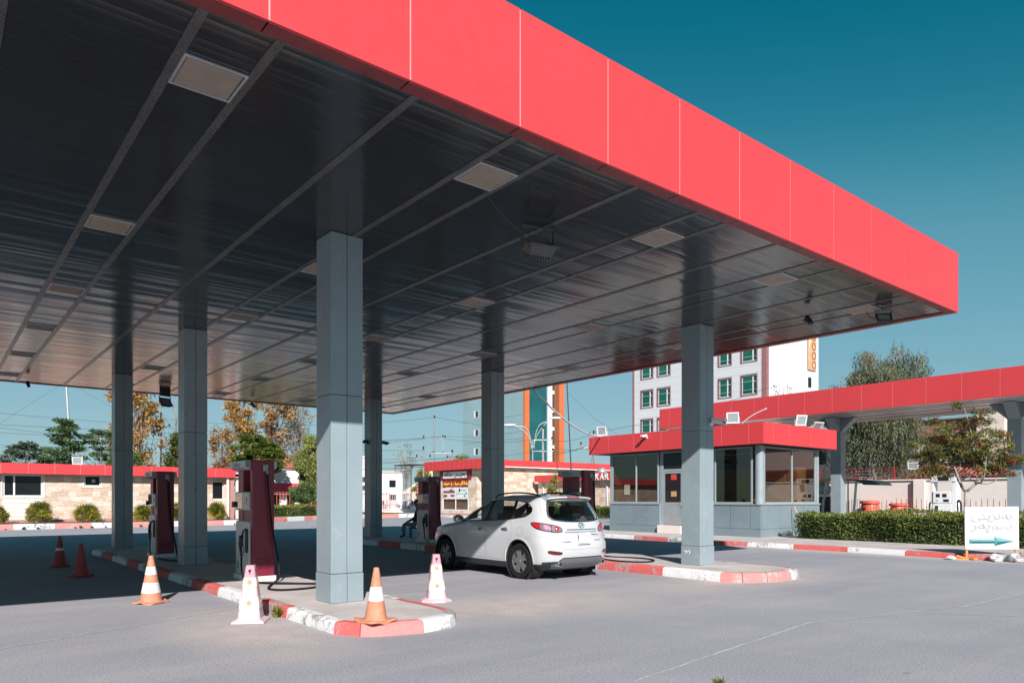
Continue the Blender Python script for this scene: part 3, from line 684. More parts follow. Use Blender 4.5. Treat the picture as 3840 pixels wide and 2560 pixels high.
def cone_square(label, octbase, seed):
    t = thing('traffic_cone', label, 'traffic cone', (0,0,0), 0, 'pale pink square traffic cones'); h = .76
    def hw(z): return .155-(.155-.055)*z/h
    m = MB(); zs = [.03,.19,.34,.48,.60,.76]; mi = [0,1,0,1,2]
    def ring(z, k=1.0):
        a = hw(z)*k; c_ = a*.18; return [(-a+c_,-a,z),(a-c_,-a,z),(a,-a+c_,z),(a,a-c_,z),(a-c_,a,z),(-a+c_,a,z),(-a,a-c_,z),(-a,-a+c_,z)]
    for z0,z1,q in zip(zs,zs[1:],mi):
        k = 1.03 if q==1 else 1.0
        a,b = ring(z0,k),ring(z1,k); m.add(a+b, [(i,(i+1)%8,8+(i+1)%8,8+i) for i in range(8)]+([tuple(range(8,16))]) +[tuple(range(7,-1,-1))], q)
    obj('body', m, [MT['pinkw'] if seed else MT['pbase'], MT['conew'], MT['pink']], t, bevel=.004)
    if True:
        for z in (.265,.54):
            for sg in range(4):
                m = MB(); q = MB(); q.lathe([(.0001,.006),(.03,.006),(.034,0)], 14, (0,0,0)); q.xform(Matrix.Rotation(sg*math.pi/2,4,'Z') @ Matrix.Translation((0,-hw(z)*1.03,z)) @ Matrix.Rotation(rad(90)-.13,4,'X'))
                m.add(q.v, q.f, 0); obj('reflector', m, MT['dot'], t)
        for sg in range(4):
            m = MB(); q = MB(); q.lathe([(.0001,.003),(.021,.003),(.021,0)], 12); q.box(-.008,.008,-.045,0,0,.003); q.xform(Matrix.Rotation(sg*math.pi/2,4,'Z') @ Matrix.Translation((0,-hw(.69),.69)) @ Matrix.Rotation(rad(90)-.13,4,'X')); m.add(q.v,q.f,0); obj('key_hole', m, MT['ink'], t)
    m = MB(); n = 8 if octbase else 4; R_ = .27
    def brg(z,k): 
        return [(R_*k*math.cos(math.pi*(2*j+1)/n)*(1 if n==8 else 1.12), R_*k*math.sin(math.pi*(2*j+1)/n)*(1 if n==8 else 1.12), z) for j in range(n)]
    a,b,c_ = brg(0,1),brg(.025,.98),brg(.06,.66); m.add(a+b+c_, [(i,(i+1)%n,n+(i+1)%n,n+i) for i in range(n)]+[(n+i,n+(i+1)%n,2*n+(i+1)%n,2*n+i) for i in range(n)]+[tuple(range(2*n,3*n)),tuple(range(n-1,-1,-1))])
    obj('base', m, MT['pbase'], t, bevel=.012)
    return t
c = cone_square('pale pink square cone with dots beside the kerb of the nearer island', False, 0); c.location=(3.40,9.74,0); c.rotation_euler=(0,0,-.55)
c = cone_square('pale pink square cone with orange dots on asphalt in front of the car', True, 1); c.location=(6.39,9.79,0); c.rotation_euler=(0,0,-.42)
t = thing('delineator_post', 'slim orange flexible post with white bands behind the front column', 'post', (5.06,9.98,.15))
m = MB(); m.lathe([(.05,0),(.05,.02),(.036,.03),(.04,.045),(.034,.06),(.038,.075),(.033,.09),(.036,.105),(.031,.12),(.031,.44),(.026,.465),(.001,.475)], 16); obj('body', m, MT['dot'], t, smooth='auto')
m = MB()
for a,b in ((.26,.31),(.36,.42)): m.lathe([(.0325,a),(.0325,b)], 16)
m.f=[f for f in m.f if len(f)==4]; m.m=m.m[:len(m.f)]; obj('reflective_band', m, MT['conew'], t, smooth=True)

# ------------------------------------------------------------------ lamps and cameras under / on the canopy
def floodlight(label, body='trim', face='glass', w=.42, h=.34, d=.14, fins=True, group=None):
    """hangs/stands at the origin of its yoke; local: lens looks to -y, pitch applied by the caller to the head"""
    t = thing('floodlight', label, 'floodlight', (0,0,0), 0, group)
    hd = MB(); hd.extrude([(-w/2,-h/2),(w/2,-h/2),(w/2,h/2),(-w/2,h/2)], lambda x,z:(x,-d/2,z), lambda x,z:(x*.8,d/2,z*.75)); head = obj('housing', hd, MT[body], t, bevel=.012)
    r = MB(); r.box(-w/2-.02,w/2+.02,-d/2-.03,-d/2,-h/2-.02,-h/2+.03).box(-w/2-.02,w/2+.02,-d/2-.03,-d/2,h/2-.03,h/2+.02).box(-w/2-.02,-w/2+.03,-d/2-.03,-d/2,-h/2+.03,h/2-.03).box(w/2-.03,w/2+.02,-d/2-.03,-d/2,-h/2+.03,h/2-.03); obj('rim', r, MT[body], head, bevel=.005)
    g_ = MB(); g_.box(-w/2+.03,w/2-.03,-d/2-.012,-d/2-.006,-h/2+.03,h/2-.03); obj('lens', g_, MT['lens'], head)
    if fins:
        f = MB()
        for k in range(8): x = -w*.36+w*.72*k/7; f.box(x-.01,x+.01,d/2-.005,d/2+.05,-h*.36,h*.36)
        obj('fin', f, MT[body], head)
    y = MB()
    for sg in (-1,1): y.box(sg*(w/2+.03)-.006,sg*(w/2+.03)+.006,-.02,.02,-.02,.30)
    y.box(-w/2-.036,w/2+.036,-.02,.02,.30,.312); obj('yoke', y, MT[body], t)
    return t, head
fl, hd = floodlight('dusty finned floodlight hanging from the canopy ceiling on a drooping cable', 'rib')
fl.location = (6.68,7.62,ZB-.31); fl.rotation_euler = (0,0,-.25); 
for ch in fl.children:
    if ch is hd: ch.rotation_euler = (rad(-62),0,0)
m = MB(); m.tube(bez([(5.35,7.13,ZB-.0),(5.62,7.22,ZB-.12),(6.1,7.4,ZB-.22),(6.5,7.58,ZB-.16)]), .006, 6); tag(obj('lamp_cable', m, MT['wire'], loc=(5.35,7.13,ZB)), 'thin drooping black cable from a ceiling light to the finned floodlight', 'cable')
f2, hd2 = floodlight('dark floodlight under the canopy corner beside the last front light', 'trim'); f2.scale=(.62,.62,.62); f2.location = (15.0,6.55,ZB-.19); f2.rotation_euler=(0,0,-.9); hd2.rotation_euler=(rad(-40),0,0)
m = MB(); m.tube(bez([(14.9,6.85,ZB),(14.95,6.8,ZB-.1),(15.1,6.75,ZB-.09),(15.25,6.75,ZB)]), .007, 6); tag(obj('lamp_cable', m, MT['wire'], loc=(15,6.8,ZB)), 'short looped cable beside the floodlight under the canopy corner', 'cable')
f3, hd3 = floodlight('dark floodlight on a yoke at the back canopy edge against sky', 'trim', fins=False, w=.5,h=.42); f3.scale=(.8,.8,.8); f3.location=(6.6,27.6,ZB-.42); f3.rotation_euler=(0,0,.4); hd3.rotation_euler=(rad(-35),0,0)
m = MB(); m.box(-.24,.24,-.06,.06,.31,.75); obj('ballast', m, MT['trim'], f3, bevel=.02)

def cctv(label, col='white', arm=True, group=None):
    """bullet camera, local: wall at +y, lens to -y"""
    t = thing('security_camera', label, 'security camera', (0,0,0), 0, group)
    b = MB(); b.tube([(0,-.32,-.05),(0,-.05,.0)], [.05,.055], 12); body = obj('body', b, MT[col], t, smooth='auto')
    h = MB(); h.extrude([(-.06,.0),(-.055,.058),(.055,.058),(.06,.0)], lambda x,z:(x,-.38,z-.045), lambda x,z:(x,-.04,z+.008)); obj('sun_shield', h, MT[col], t, bevel=.006)
    l = MB(); l.tube([(0,-.335,-.053),(0,-.318,-.05)], .036, 12); obj('lens', l, MT['screen'], body)
    a = MB(); a.tube([(0,-.08,.0),(0,-.03,-.06),(0,.0,-.07)], .022, 8); a.tube([(0,-.025,-.07),(0,0,-.07)], .055, 12); obj('mount', a, MT[col], t, smooth='auto')
    return t
def cctv_at(label, loc, rz, col='white', tilt=0): 
    t = cctv(label, col); t.location = loc; t.rotation_euler = (tilt,0,rz); return t
cctv_at('white security camera on the sunlit face of the column by the car', (13.52,9.62,3.38), 0.05)
cctv_at('white security camera on the red edge of the cashier booth, casting a long shadow', (24.69,20.9,4.42), rad(-90))
cctv_at('white camera at the far corner of the cashier booth roof edge', (24.8,24.52,4.12), rad(180))
cctv_at('dark security camera on the sky side of the farthest car-lane column', (13.72,24.95,3.85), rad(95), 'trim')
cctv_at('dark boxy camera on the lane side of the farthest car-lane column', (13.2,24.95,3.85), rad(-90), 'trim')
def cam_ceiling(label, loc, rz):
    t = cctv(label, 'trim'); t.scale=(.75,.75,.75); t.location = loc; t.rotation_euler=(rad(35),0,rz); return t
cam_ceiling('dark camera hanging from the ceiling near the back canopy edge above the autumn trees', (9.75,27.9,ZB-.12), 0.3)
cam_ceiling('dark camera hanging at the back canopy edge above the low stone building', (2.5,27.3,ZB-.12), 0.1)
cam_ceiling('small grey camera under the canopy corner by the last front light', (13.9,7.6,ZB-.12), -.6)

# sign board, its stand and broken kerb lumps
t = thing('sign_board', 'white board on an orange wooden stand with raised script and teal arrow', 'sign', (21.90,7.38,0), rad(-47))
M_ = Matrix.Rotation(rad(0),4,'Z')
m = MB(); m.box(-.04,1.31,-.02,.02,.28,1.43); bd = obj('board', m, MT['whited'], t, bevel=.012)
bd.rotation_euler=(0,rad(-.6),0)
for (s,zc,w_) in ((shape('بەنزینی'),1.14,1.05),(shape('سوپەر'),.86,1.05)):
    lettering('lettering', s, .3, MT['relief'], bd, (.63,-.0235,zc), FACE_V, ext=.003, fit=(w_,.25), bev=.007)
ar = MB(); z = .50
def facet(pts, yb, apex, mi): 
    for i in range(len(pts)): ar.add([(pts[i][0],yb,pts[i][1]),(pts[(i+1)%len(pts)][0],yb,pts[(i+1)%len(pts)][1]),apex],[(0,1,2)],mi)
ar.add([(.06,-.021,z-.06),(.69,-.021,z-.06),(.69,-.021,z+.06),(.06,-.021,z+.06),(.13,-.055,z),(.72,-.055,z)],[(0,1,5,4),(3,4,5,2),(0,4,3)],0); ar.m[-1]=1; ar.m[-2]=1
ar.add([(.69,-.021,z-.13),(1.2,-.021,z),(.69,-.021,z+.13),(.78,-.06,z)],[(0,1,3),(1,2,3),(0,3,2)],0); ar.m[-1]=1; ar.m[-2]=1
obj('arrow', ar, [MT['teal'],MT['teall']], bd, fixn=False)  # paler teal on upper and tail facets stands in for light on them
for x in (0.0,.63,1.27):
    m = MB(); m.lathe([(.012,0),(.012,.008),(.001,.01)], 8, (0,0,0)); o = obj('screw', m, MT['ink'], bd); o.location=(x,-.02,.33); o.rotation_euler=(rad(90),0,0)
m = MB(); m.box(-.01,.05,.02,.07,.03,1.3).box(1.23,1.28,.02,.07,.03,1.3); obj('leg', m, MT['wood'], t, bevel=.004)
m = MB(); m.obox((.0,.0,.02),(.62,.09,.045),Matrix.Rotation(.1,3,'Z')); m.obox((.15,-.08,.03),(.16,.12,.05),Matrix.Rotation(.5,3,'Z')); m.obox((-.12,.03,.07),(.3,.1,.05),Matrix.Rotation(.25,3,'Y')); obj('foot', m, MT['wood'], t, bevel=.006)
def rock(loc, s, seed, mat, label):
    r = random.Random(seed); bm = bmesh.new(); bmesh.ops.create_icosphere(bm, subdivisions=2, radius=1)
    for v in bm.verts:
        n_ = v.co.normalized(); k = 1+.25*math.sin(n_.x*3.1+seed)+.2*math.sin(n_.y*4.3+seed*2)+r.uniform(-.09,.09); v.co = Vector((n_.x*s[0]*k, n_.y*s[1]*k, max(-.6,n_.z)*s[2]*k))
    me = D.meshes.new('r'); bm.to_mesh(me); bm.free(); o = D.objects.new('kerb_rubble', me); COL.objects.link(o); me.materials.append(mat)
    o.location = loc; o.rotation_euler=(0,0,seed); return tag(o, label, 'rubble', 'broken kerb lumps beside the sign')
RB = [((22.25,6.55,.08),(.18,.12,.10),'kwhite'),((22.45,6.2,.1),(.22,.14,.12),'kwhite'),((22.1,6.5,.04),(.10,.08,.06),'dust'),((22.6,5.95,.12),(.24,.16,.13),'kredp'),((22.35,6.0,.05),(.13,.1,.07),'dust'),((21.9,7.5,.05),(.12,.09,.07),'dust')]
for i,(l_,s_,mt) in enumerate(RB): rock((l_[0]-.35,l_[1]+.15,l_[2]), s_, i+1, MT[mt], 'irregular lump of broken kerb concrete lying at the foot of the white sign')
# broom handle leaning by the booth
m = MB(); m.tube([(27.1,14.85,.15),(27.35,15.45,1.35)], .02, 8); tag(obj('broom_handle', m, paint('raw_wood',(.55,.36,.22),.7), loc=(27.1,14.85,.15)), 'pale wooden stick leaning behind the hedge by the booth corner', 'stick')
# ------------------------------------------------------------------ the white car (local: x forward from the rear bumper, y to its left)
KEY = [ # z, xr, Lr, nr, W, xf, Lf, nf
 (.20,.34,.45,3.0,.80,4.32,.6,2.8),(.28,.16,.52,3.0,.885,4.48,.75,2.6),(.36,.07,.55,3.0,.915,4.57,.8,2.5),(.48,.02,.58,3.0,.935,4.63,.85,2.4),(.60,.0,.60,3.0,.943,4.66,.88,2.4),
 (.70,.015,.60,3.0,.945,4.65,.9,2.4),(.78,.07,.60,3.0,.945,4.62,.92,2.4),(.88,.085,.60,3.0,.943,4.54,.95,2.4),(.95,.09,.60,3.0,.935,4.42,1.0,2.4),(1.00,.095,.60,3.0,.925,4.22,1.1,2.4),
 (1.04,.10,.60,2.9,.910,3.88,1.0,2.6),(1.08,.115,.60,2.9,.893,3.58,.8,2.8),(1.14,.14,.58,2.8,.872,3.36,.7,2.8),(1.25,.185,.55,2.8,.838,3.14,.6,2.8),(1.38,.262,.52,2.8,.792,2.88,.55,2.8),
 (1.50,.34,.50,2.8,.742,2.62,.5,2.8),(1.585,.41,.48,2.7,.690,2.40,.5,2.7),(1.645,.475,.50,2.6,.62,2.20,.5,2.6),(1.685,.66,.55,2.5,.50,2.0,.5,2.5),(1.70,.95,.5,2.4,.30,1.75,.4,2.4)]
def _up(z):
    a = max(0,min(1,(z-.36)/.5)); b = max(0,min(1,(z-1.1)/.6)); return z+.062*a*a*(3-2*a)-.017*b
KEY = [(round(_up(k[0]),4),)+k[1:] for k in KEY]
def kp(z):
    z = max(KEY[0][0], min(KEY[-1][0], z))
    for i in range(len(KEY)-1):
        if z <= KEY[i+1][0]:
            a,b = KEY[i],KEY[i+1]; p = KEY[max(i-1,0)]; q = KEY[min(i+2,len(KEY)-1)]
            h = b[0]-a[0]; t = (z-a[0])/h; out = []
            for j in range(1,8):
                m0 = (b[j]-p[j])/(b[0]-p[0]) if b[0]!=p[0] else 0; m1 = (q[j]-a[j])/(q[0]-a[0]) if q[0]!=a[0] else 0
                t2,t3 = t*t,t*t*t
                out.append((2*t3-3*t2+1)*a[j]+(t3-2*t2+t)*h*m0+(-2*t3+3*t2)*b[j]+(t3-t2)*h*m1)
            return out
NO = 26
def outline(z, d=0):
    """left half outline from rear centre to front centre at height z, inset d"""
    xr,Lr,nr,W,xf,Lf,nf = kp(z); xr += d; xf -= d; W -= d
    P = []
    for i in range(NO):   # rear quarter: superellipse
        a = math.pi/2*i/(NO-1); c,s = math.cos(a),math.sin(a)
        P.append((xr+Lr-Lr*abs(c)**(2/nr), W*abs(s)**(2/nr)))
    xa = xr+Lr; xb = xf-Lf
    for i in range(1,24): P.append((xa+(xb-xa)*i/24, W))
    for i in range(NO):
        a = math.pi/2*(1-i/(NO-1)); c,s = math.cos(a),math.sin(a)
        P.append((xf-Lf+Lf*abs(c)**(2/nf), W*abs(s)**(2/nf)))
    return P
def loft(z0, z1, d=0, nz=70, extra=()):
    zs = sorted({round(z0+(z1-z0)*i/nz,5) for i in range(nz+1)}|{e for e in extra if z0<e<z1})
    mb = MB(); V = []; n = None
    for z in zs:
        P = outline(z, d); ring = [(x,y,z) for x,y in P] + [(x,-y,z) for x,y in P[-2:0:-1]]
        n = len(ring); V += ring
    F = []
    for i in range(len(zs)-1):
        for j in range(n): q=(j+1)%n; F.append((i*n+j,i*n+q,(i+1)*n+q,(i+1)*n+j))
    def cap(base, up):
        h = len(outline(1.0)); out = []
        # bridge left and right halves
        for j in range(h-1):
            a,b = base+j, base+j+1; c = base+((n-j)%n); e = base+((n-j-1)%n)
            f = [a,b,e,c]; f2 = []
            for k in f:
                if k not in f2: f2.append(k)
            if len(f2)>2: out.append(tuple(f2) if up else tuple(f2[::-1]))
        return out
    F += cap(0, True); F += cap((len(zs)-1)*n, False)
    mb.add(V,F); return mb
def surf(s, z, off=0.0, side=1):
    """point on the body skin: s = distance along the outline from the rear centre line (negative: other side)"""
    if s < 0: side, s = -side, -s
    P = outline(z); acc = 0
    for a,b in zip(P,P[1:]):
        l = math.dist(a,b)
        if acc+l >= s:
            t = (s-acc)/max(l,1e-9); x = a[0]+(b[0]-a[0])*t; y = a[1]+(b[1]-a[1])*t
            tx,ty = (b[0]-a[0])/max(l,1e-9),(b[1]-a[1])/max(l,1e-9)
            return Vector((x-ty*off, (y+tx*off)*side, z))
        acc += l
    return Vector((P[-1][0]+off, 0, z))
def surf_x(x, z, off=0.0, side=1):
    """point on the flank at given x"""
    P = outline(z); best = None; xr,Lr,nr,W,xf,Lf,nf = kp(z)
    for a,b in zip(P,P[1:]):
        if a[0] <= x <= b[0] and b[0]>a[0] and a[1] > .05:
            t = (x-a[0])/(b[0]-a[0]); y = a[1]+(b[1]-a[1])*t; l = math.dist(a,b)
            return Vector((x-(b[1]-a[1])/l*off, (y+(b[0]-a[0])/l*off)*side, z))
    return Vector((x, W*side, z))
def densify(poly, step=.03, closed=True):
    out = []
    for a,b in zip(poly, poly[1:]+(poly[:1] if closed else [])):
        n = max(1,int(math.dist(a,b)/step)); out += [(a[0]+(b[0]-a[0])*i/n, a[1]+(b[1]-a[1])*i/n) for i in range(n)]
    return out if closed else out+[poly[-1]]
def rounded(poly, r, n=5):
    out = []; k = len(poly)
    for i in range(k):
        a,b,c = Vector(poly[i-1]),Vector(poly[i]),Vector(poly[(i+1)%k]); rr = min(r, (a-b).length*.45, (c-b).length*.45)
        p0 = b+(a-b).normalized()*rr; p1 = b+(c-b).normalized()*rr
        for j in range(n+1): t=j/n; out.append(tuple(p0*(1-t)**2+b*2*t*(1-t)+p1*t*t))
    return out
def patch(poly, fn, off0, off1, step=.035, sub=True):
    """solid patch: polygon in skin coordinates, from off0 to off1 above the skin"""
    P = densify(poly, step); bm = bmesh.new(); vs = [bm.verts.new((p[0],p[1],0)) for p in P]
    es = [bm.edges.new((vs[i],vs[(i+1)%len(vs)])) for i in range(len(vs))]
    bmesh.ops.triangle_fill(bm, edges=es, use_beauty=True)
    if sub:
        xs = [p[0] for p in P]; ys = [p[1] for p in P]
        for ax,lo,hi in ((0,min(xs),max(xs)),(1,min(ys),max(ys))):
            k = int((hi-lo)/.05)
            for i in range(1,k+1):
                c = lo+(hi-lo)*i/(k+1); bmesh.ops.bisect_plane(bm, geom=bm.verts[:]+bm.edges[:]+bm.faces[:], plane_co=(c,0,0) if ax==0 else (0,c,0), plane_no=(1,0,0) if ax==0 else (0,1,0))
    bm.verts.index_update(); bm.verts.ensure_lookup_table()
    co = [v.co.copy() for v in bm.verts]; fs = [tuple(v.index for v in f.verts) for f in bm.faces]
    be = [tuple(v.index for v in e.verts) for e in bm.edges if len(e.link_faces)==1]; bm.free()
    n = len(co); mb = MB()
    V = [fn(c.x,c.y,off1) for c in co]+[fn(c.x,c.y,off0) for c in co]
    F = fs + [tuple(n+i for i in f[::-1]) for f in fs] + [(a,b,n+b,n+a) for a,b in be]
    mb.add(V,F); return mb
def ribbon(pts, fn, w, off, mb=None):
    """narrow strip lying on the skin along pts"""
    mb = mb or MB(); P = densify(pts,.03,False); V = []
    for i,p in enumerate(P):
        a = Vector(P[max(i-1,0)]); b = Vector(P[min(i+1,len(P)-1)]); d = (b-a).normalized(); nn = Vector((-d.y,d.x))*w/2
        V.append(fn(p[0]+nn.x,p[1]+nn.y,off)); V.append(fn(p[0]-nn.x,p[1]-nn.y,off))
    mb.add(V, [(2*i,2*i+1,2*i+3,2*i+2) for i in range(len(P)-1)]); return mb

car = thing('parked_car', 'white five-door suv parked beside the island, seen from its tailgate, half in sun', 'car', (10.42,10.46,0), rad(90))
RX, FX, WR = .98, 3.685, .365
def arch_cut(x, r=.43):
    m = MB(); m.lathe([(r,-1.3),(r,1.3)], 48, (x,0,.385), axis='y'); return obj('cut', m, MT['trim'])
def cyl_inner(o):
    for x in (RX, FX): boolean(o, arch_cut(x))
body = obj('body', loft(.335,KEY[-1][0]), MT['carw'])
inner = obj('cut', loft(.42,KEY[-1][0]-.045,.045,50), MT['trim'])
boolean(body, inner)
cyl_inner(body)
# window openings
DLO = rounded([(3.13,1.14),(2.98,1.24),(2.64,1.47),(2.38,1.60),(1.9,1.632),(1.2,1.618),(.86,1.555),(.71,1.465),(.69,1.37),(.84,1.275),(1.3,1.215),(2.2,1.165)], .10)
REAR = rounded([(-.62,1.60),(-.66,1.53),(-.73,1.38),(-.75,1.28),(-.68,1.215),(-.40,1.18),(0,1.17),(.40,1.18),(.68,1.215),(.75,1.28),(.73,1.38),(.66,1.53),(.62,1.60),(.35,1.615),(0,1.62),(-.35,1.615)], .07)
def cutter(poly, fn): return obj('cut', patch(poly, fn, -.16, .10, .05), MT['trim'])
for sd in (1,-1): boolean(body, cutter(DLO, lambda a,z,o,sd=sd: surf_x(a,z,o,sd)))
boolean(body, cutter(REAR, lambda a,z,o: surf(a,z,o)))
wsm = MB(); wsm.extrude([(2.30,1.625),(3.42,1.15),(3.9,1.15),(3.9,1.625)], lambda x,z:(x,-.66,z), lambda x,z:(x,.66,z)); wc = obj('cut', wsm, MT['trim']); boolean(body, wc)
body.parent = car
for p in body.data.polygons: p.use_smooth = True
md = body.modifiers.new('e','EDGE_SPLIT'); md.split_angle = rad(32)
# glazing: tinted panes sitting 6 mm inside the skin, black surround
for sd in (1,-1):
    fn = lambda a,z,o,sd=sd: surf_x(a,z,o,sd)
    g_ = obj('side_window', patch(DLO, fn, -.012, -.006), MT['carglass'], car)
    q = MB()
    ribbon([(p[0],p[1]) for p in DLO]+[DLO[0]], fn, .035, -.002, q)
    for (a,b,w_) in (((2.14,1.165),(2.06,1.625),.11),((1.26,1.215),(1.30,1.618),.10),((2.78,1.15),(2.72,1.41),.025)):
        P = [a,b]; d = Vector(b)-Vector(a); ribbon(P, fn, w_, -.004, q)
    obj('window_surround', q, MT['trim'], g_, fixn=False)
rw = obj('rear_window', patch(REAR, surf, -.012, -.006), MT['carback'], car)
q = MB(); inn = [(p[0]*.945, 1.40+(p[1]-1.40)*.87) for p in REAR]
n = len(REAR); A_ = [surf(p[0],p[1],-.004) for p in REAR]; B_ = [surf(p[0],p[1],-.004) for p in inn]
q.add(A_+B_, [(i,(i+1)%n,n+(i+1)%n,n+i) for i in range(n)]); obj('window_surround', q, MT['trim'], rw, fixn=False)
q = MB(); q.tube([surf(.10,1.225,.015),surf(-.12,1.25,.02),surf(-.42,1.265,.012)], .011, 6); q.tube([surf(.06,1.195,.01),surf(.10,1.225,.022)], .025, 8); obj('wiper', q, MT['trim'], rw)
ws = MB(); ws.add([(2.345,-.62,1.60),(2.345,.62,1.60),(3.40,.70,1.16),(3.40,-.70,1.16)],[(0,1,2,3)]); obj('windscreen', ws, MT['carglass'], car)
# lower black cladding and sills
tr = obj('lower_trim', loft(.20,.333,-.004,14), MT['trim']); cyl_inner(tr); tr.parent = car
for p in tr.data.polygons: p.use_smooth = True
tr.modifiers.new('e','EDGE_SPLIT').split_angle = rad(32)
fl_ = MB(); fl_.box(.5,4.2,-.80,.80,.40,.45); fl_.box(.25,.62,-.70,.70,.60,.66); obj('floor', fl_, MT['trim'], car)
# wheel wells
for x in (RX,FX):
    for sd in (1,-1):
        w_ = MB(); w_.lathe([(.425,sd*.55),(.425,sd*.925)], 40, (x,0,.385), axis='y'); w_.lathe([(.0001,sd*.55),(.425,sd*.55)],40,(x,0,.385),axis='y')
        w_.f = [f for f in w_.f if len(f)==4]; w_.m = [0]*len(w_.f); obj('wheel_well', w_, MT['ink'], car)
# wheel arch lips
for sd in (1,-1):
    for x in (RX,FX):
        m = MB(); fn = lambda a,z,o,sd=sd: surf_x(a,z,o,sd)
        V = []; K = 30
        for i in range(K+1):
            an = rad(-8)+rad(196)*i/K
            for (rr,o) in ((.43,.002),(.434,.012),(.468,.009),(.485,.001)): 
                p = fn(x+rr*math.cos(an), max(.335,.385+rr*math.sin(an)), o); V.append(p)
        m.add(V,[(4*i+j,4*i+j+1,4*i+j+5,4*i+j+4) for i in range(K) for j in range(3)])
        obj('wheel_arch', m, MT['carw'], car, smooth=True)
# doors: only grey seam ribbons on the skin mark the panel gaps
def door(name, poly, side, hx, hz):
    fn = lambda a,z,o: surf_x(a,z,o,side)
    q = MB(); P = poly+[poly[0]]; ribbon(P, fn, .007, .0016, q)
    d = obj(name, q, MT['seam'], car, fixn=False)
    h = MB(); h.tube([fn(hx-.11,hz,.022),fn(hx-.05,hz+.006,.034),fn(hx+.05,hz+.01,.034),fn(hx+.11,hz+.01,.018)], [.012,.016,.016,.011], 8); obj('handle', h, MT['chrome'], d, smooth=True)
    h = MB(); h.add([fn(hx+.075*math.cos(i*math.pi/8)-.0,hz-.0+.045*math.sin(i*math.pi/8),.004) for i in range(16)],[tuple(range(16))]); obj('handle_cup', h, MT['seam'], d)
for sd in (1,-1):
    door('front_door', [(2.10,1.155),(2.12,.8),(2.14,.38),(3.16,.40),(3.22,.66),(3.20,1.06),(3.15,1.12)], sd, 2.28, .985)
    door('rear_door', [(1.30,1.205),(1.20,1.03),(1.22,.86),(1.38,.66),(1.46,.47),(1.50,.38),(2.10,.38),(2.08,.8),(2.06,1.155)], sd, 1.42, 1.02)
fcap = MB(); ring_ = [(.93+.095*math.cos(i*math.pi/16),.985+.105*math.sin(i*math.pi/16)) for i in range(32)]; ribbon(ring_+[ring_[0]], lambda a,z,o: surf_x(a,z,o,1), .008, .002, fcap); obj('fuel_flap', fcap, MT['seam'], car, fixn=False)
q = MB()
for sd in (1,-1):
    ribbon([(.58,.85),(.9,.85)], lambda a,z,o,sd=sd: surf_x(a,z,o,sd), .008, .0015, q)
    ribbon([(3.62,.83),(3.9,.90),(4.2,.93)], lambda a,z,o,sd=sd: surf_x(a,z,o,sd), .008, .0015, q)
obj('panel_gap', q, MT['seam'], car, fixn=False)
# tailgate outline and its furniture
q = MB(); TG = [(-.76,1.63),(-.83,1.38),(-.80,1.16),(-.62,1.0),(-.60,.76),(-.56,.635),(.56,.635),(.60,.76),(.62,1.0),(.80,1.16),(.83,1.38),(.76,1.63)]
ribbon(TG, surf, .007, .0016, q); tg = obj('tailgate', q, MT['seam'], car, fixn=False)
q = patch(rounded([(-.46,.985),(.46,.985),(.41,1.04),(-.41,1.04)],.03), surf, 0, .020); obj('garnish', q, MT['carw'], tg, bevel=.004)
q = patch(rounded([(-.42,1.018),(.42,1.018),(.40,1.04),(-.40,1.04)],.01), surf, .018, .028); obj('chrome_bar', q, MT['chrome'], tg)
q = patch([(-.42,.978),(.42,.978),(.42,.988),(-.42,.988)], surf, .004, .021); obj('recess', q, MT['seam'], tg)
em = MB(); E_ = [(.085*math.cos(i*math.pi/12),1.11+.048*math.sin(i*math.pi/12)) for i in range(24)]; ribbon(E_+[E_[0]], surf, .012, .012, em)
for P in ([(.032,1.075),(.040,1.145)],[(-.040,1.075),(-.030,1.145)],[(.036,1.102),(-.038,1.122)]): ribbon(P, surf, .014, .013, em)
obj('emblem', em, MT['chrome'], tg, fixn=False)
# number plate
PX = min(surf(s_*.15,.75+.02*k_).x for s_ in (0,1) for k_ in range(13))-.010
pl = MB(); pl.obox((PX,0,.86),(.012,.30,.215),Matrix.Identity(3)); plate = obj('number_plate', pl, MT['white'], tg, bevel=.006)
ROT_R = (rad(90),0,rad(-90))
lettering('lettering', '٢Λ٣٢٥٥', .1, MT['ink'], plate, (PX-.0075,0,.915), ROT_R, fit=(.25,.07))
lettering('lettering', shape('اربیل').replace('\ufbff','\ufef4'), .1, MT['ink'], plate, (PX-.0075,.072,.805), ROT_R, fit=(.105,.05))
lettering('lettering', shape('العراق'), .1, MT['ink'], plate, (PX-.0075,-.072,.805), ROT_R, fit=(.105,.05))
q = MB(); q.box(PX-.0075,PX-.0055,-.145,.145,.858,.862); q.box(PX-.0075,PX-.0055,-.002,.002,.755,.857); obj('plate_rule', q, MT['ink'], plate)
q = patch([(-.17,.715),(.17,.715),(.17,.728),(-.17,.728)], surf, .0, .008); obj('plate_lip', q, MT['ink'], tg)
q = patch(rounded([(-.50,.90),(-.28,.915),(-.27,.935),(-.50,.925)],.01), surf, .001, .012); obj('chrome_pull', q, MT['chrome'], tg)
def skin_text(name, s, sc, z, w, h, mat, par):
    me = text_mesh(s, .1, 0); xs=[v.co.x for v in me.vertices]; ys=[v.co.y for v in me.vertices]
    for v in me.vertices:
        a = (v.co.x-(min(xs)+max(xs))/2)/(max(xs)-min(xs))*w; b = (v.co.y-min(ys))/(max(ys)-min(ys))*h
        v.co = surf(sc-a, z+b, .006)
    o = D.objects.new(name, me); COL.objects.link(o); me.materials.append(mat); o.parent = par
skin_text('lettering', 'HYUNDAI', .44, .77, .20, .030, MT['trim'], tg)
skin_text('lettering', 'Santa Fe', -.44, .79, .18, .032, MT['trim'], tg)
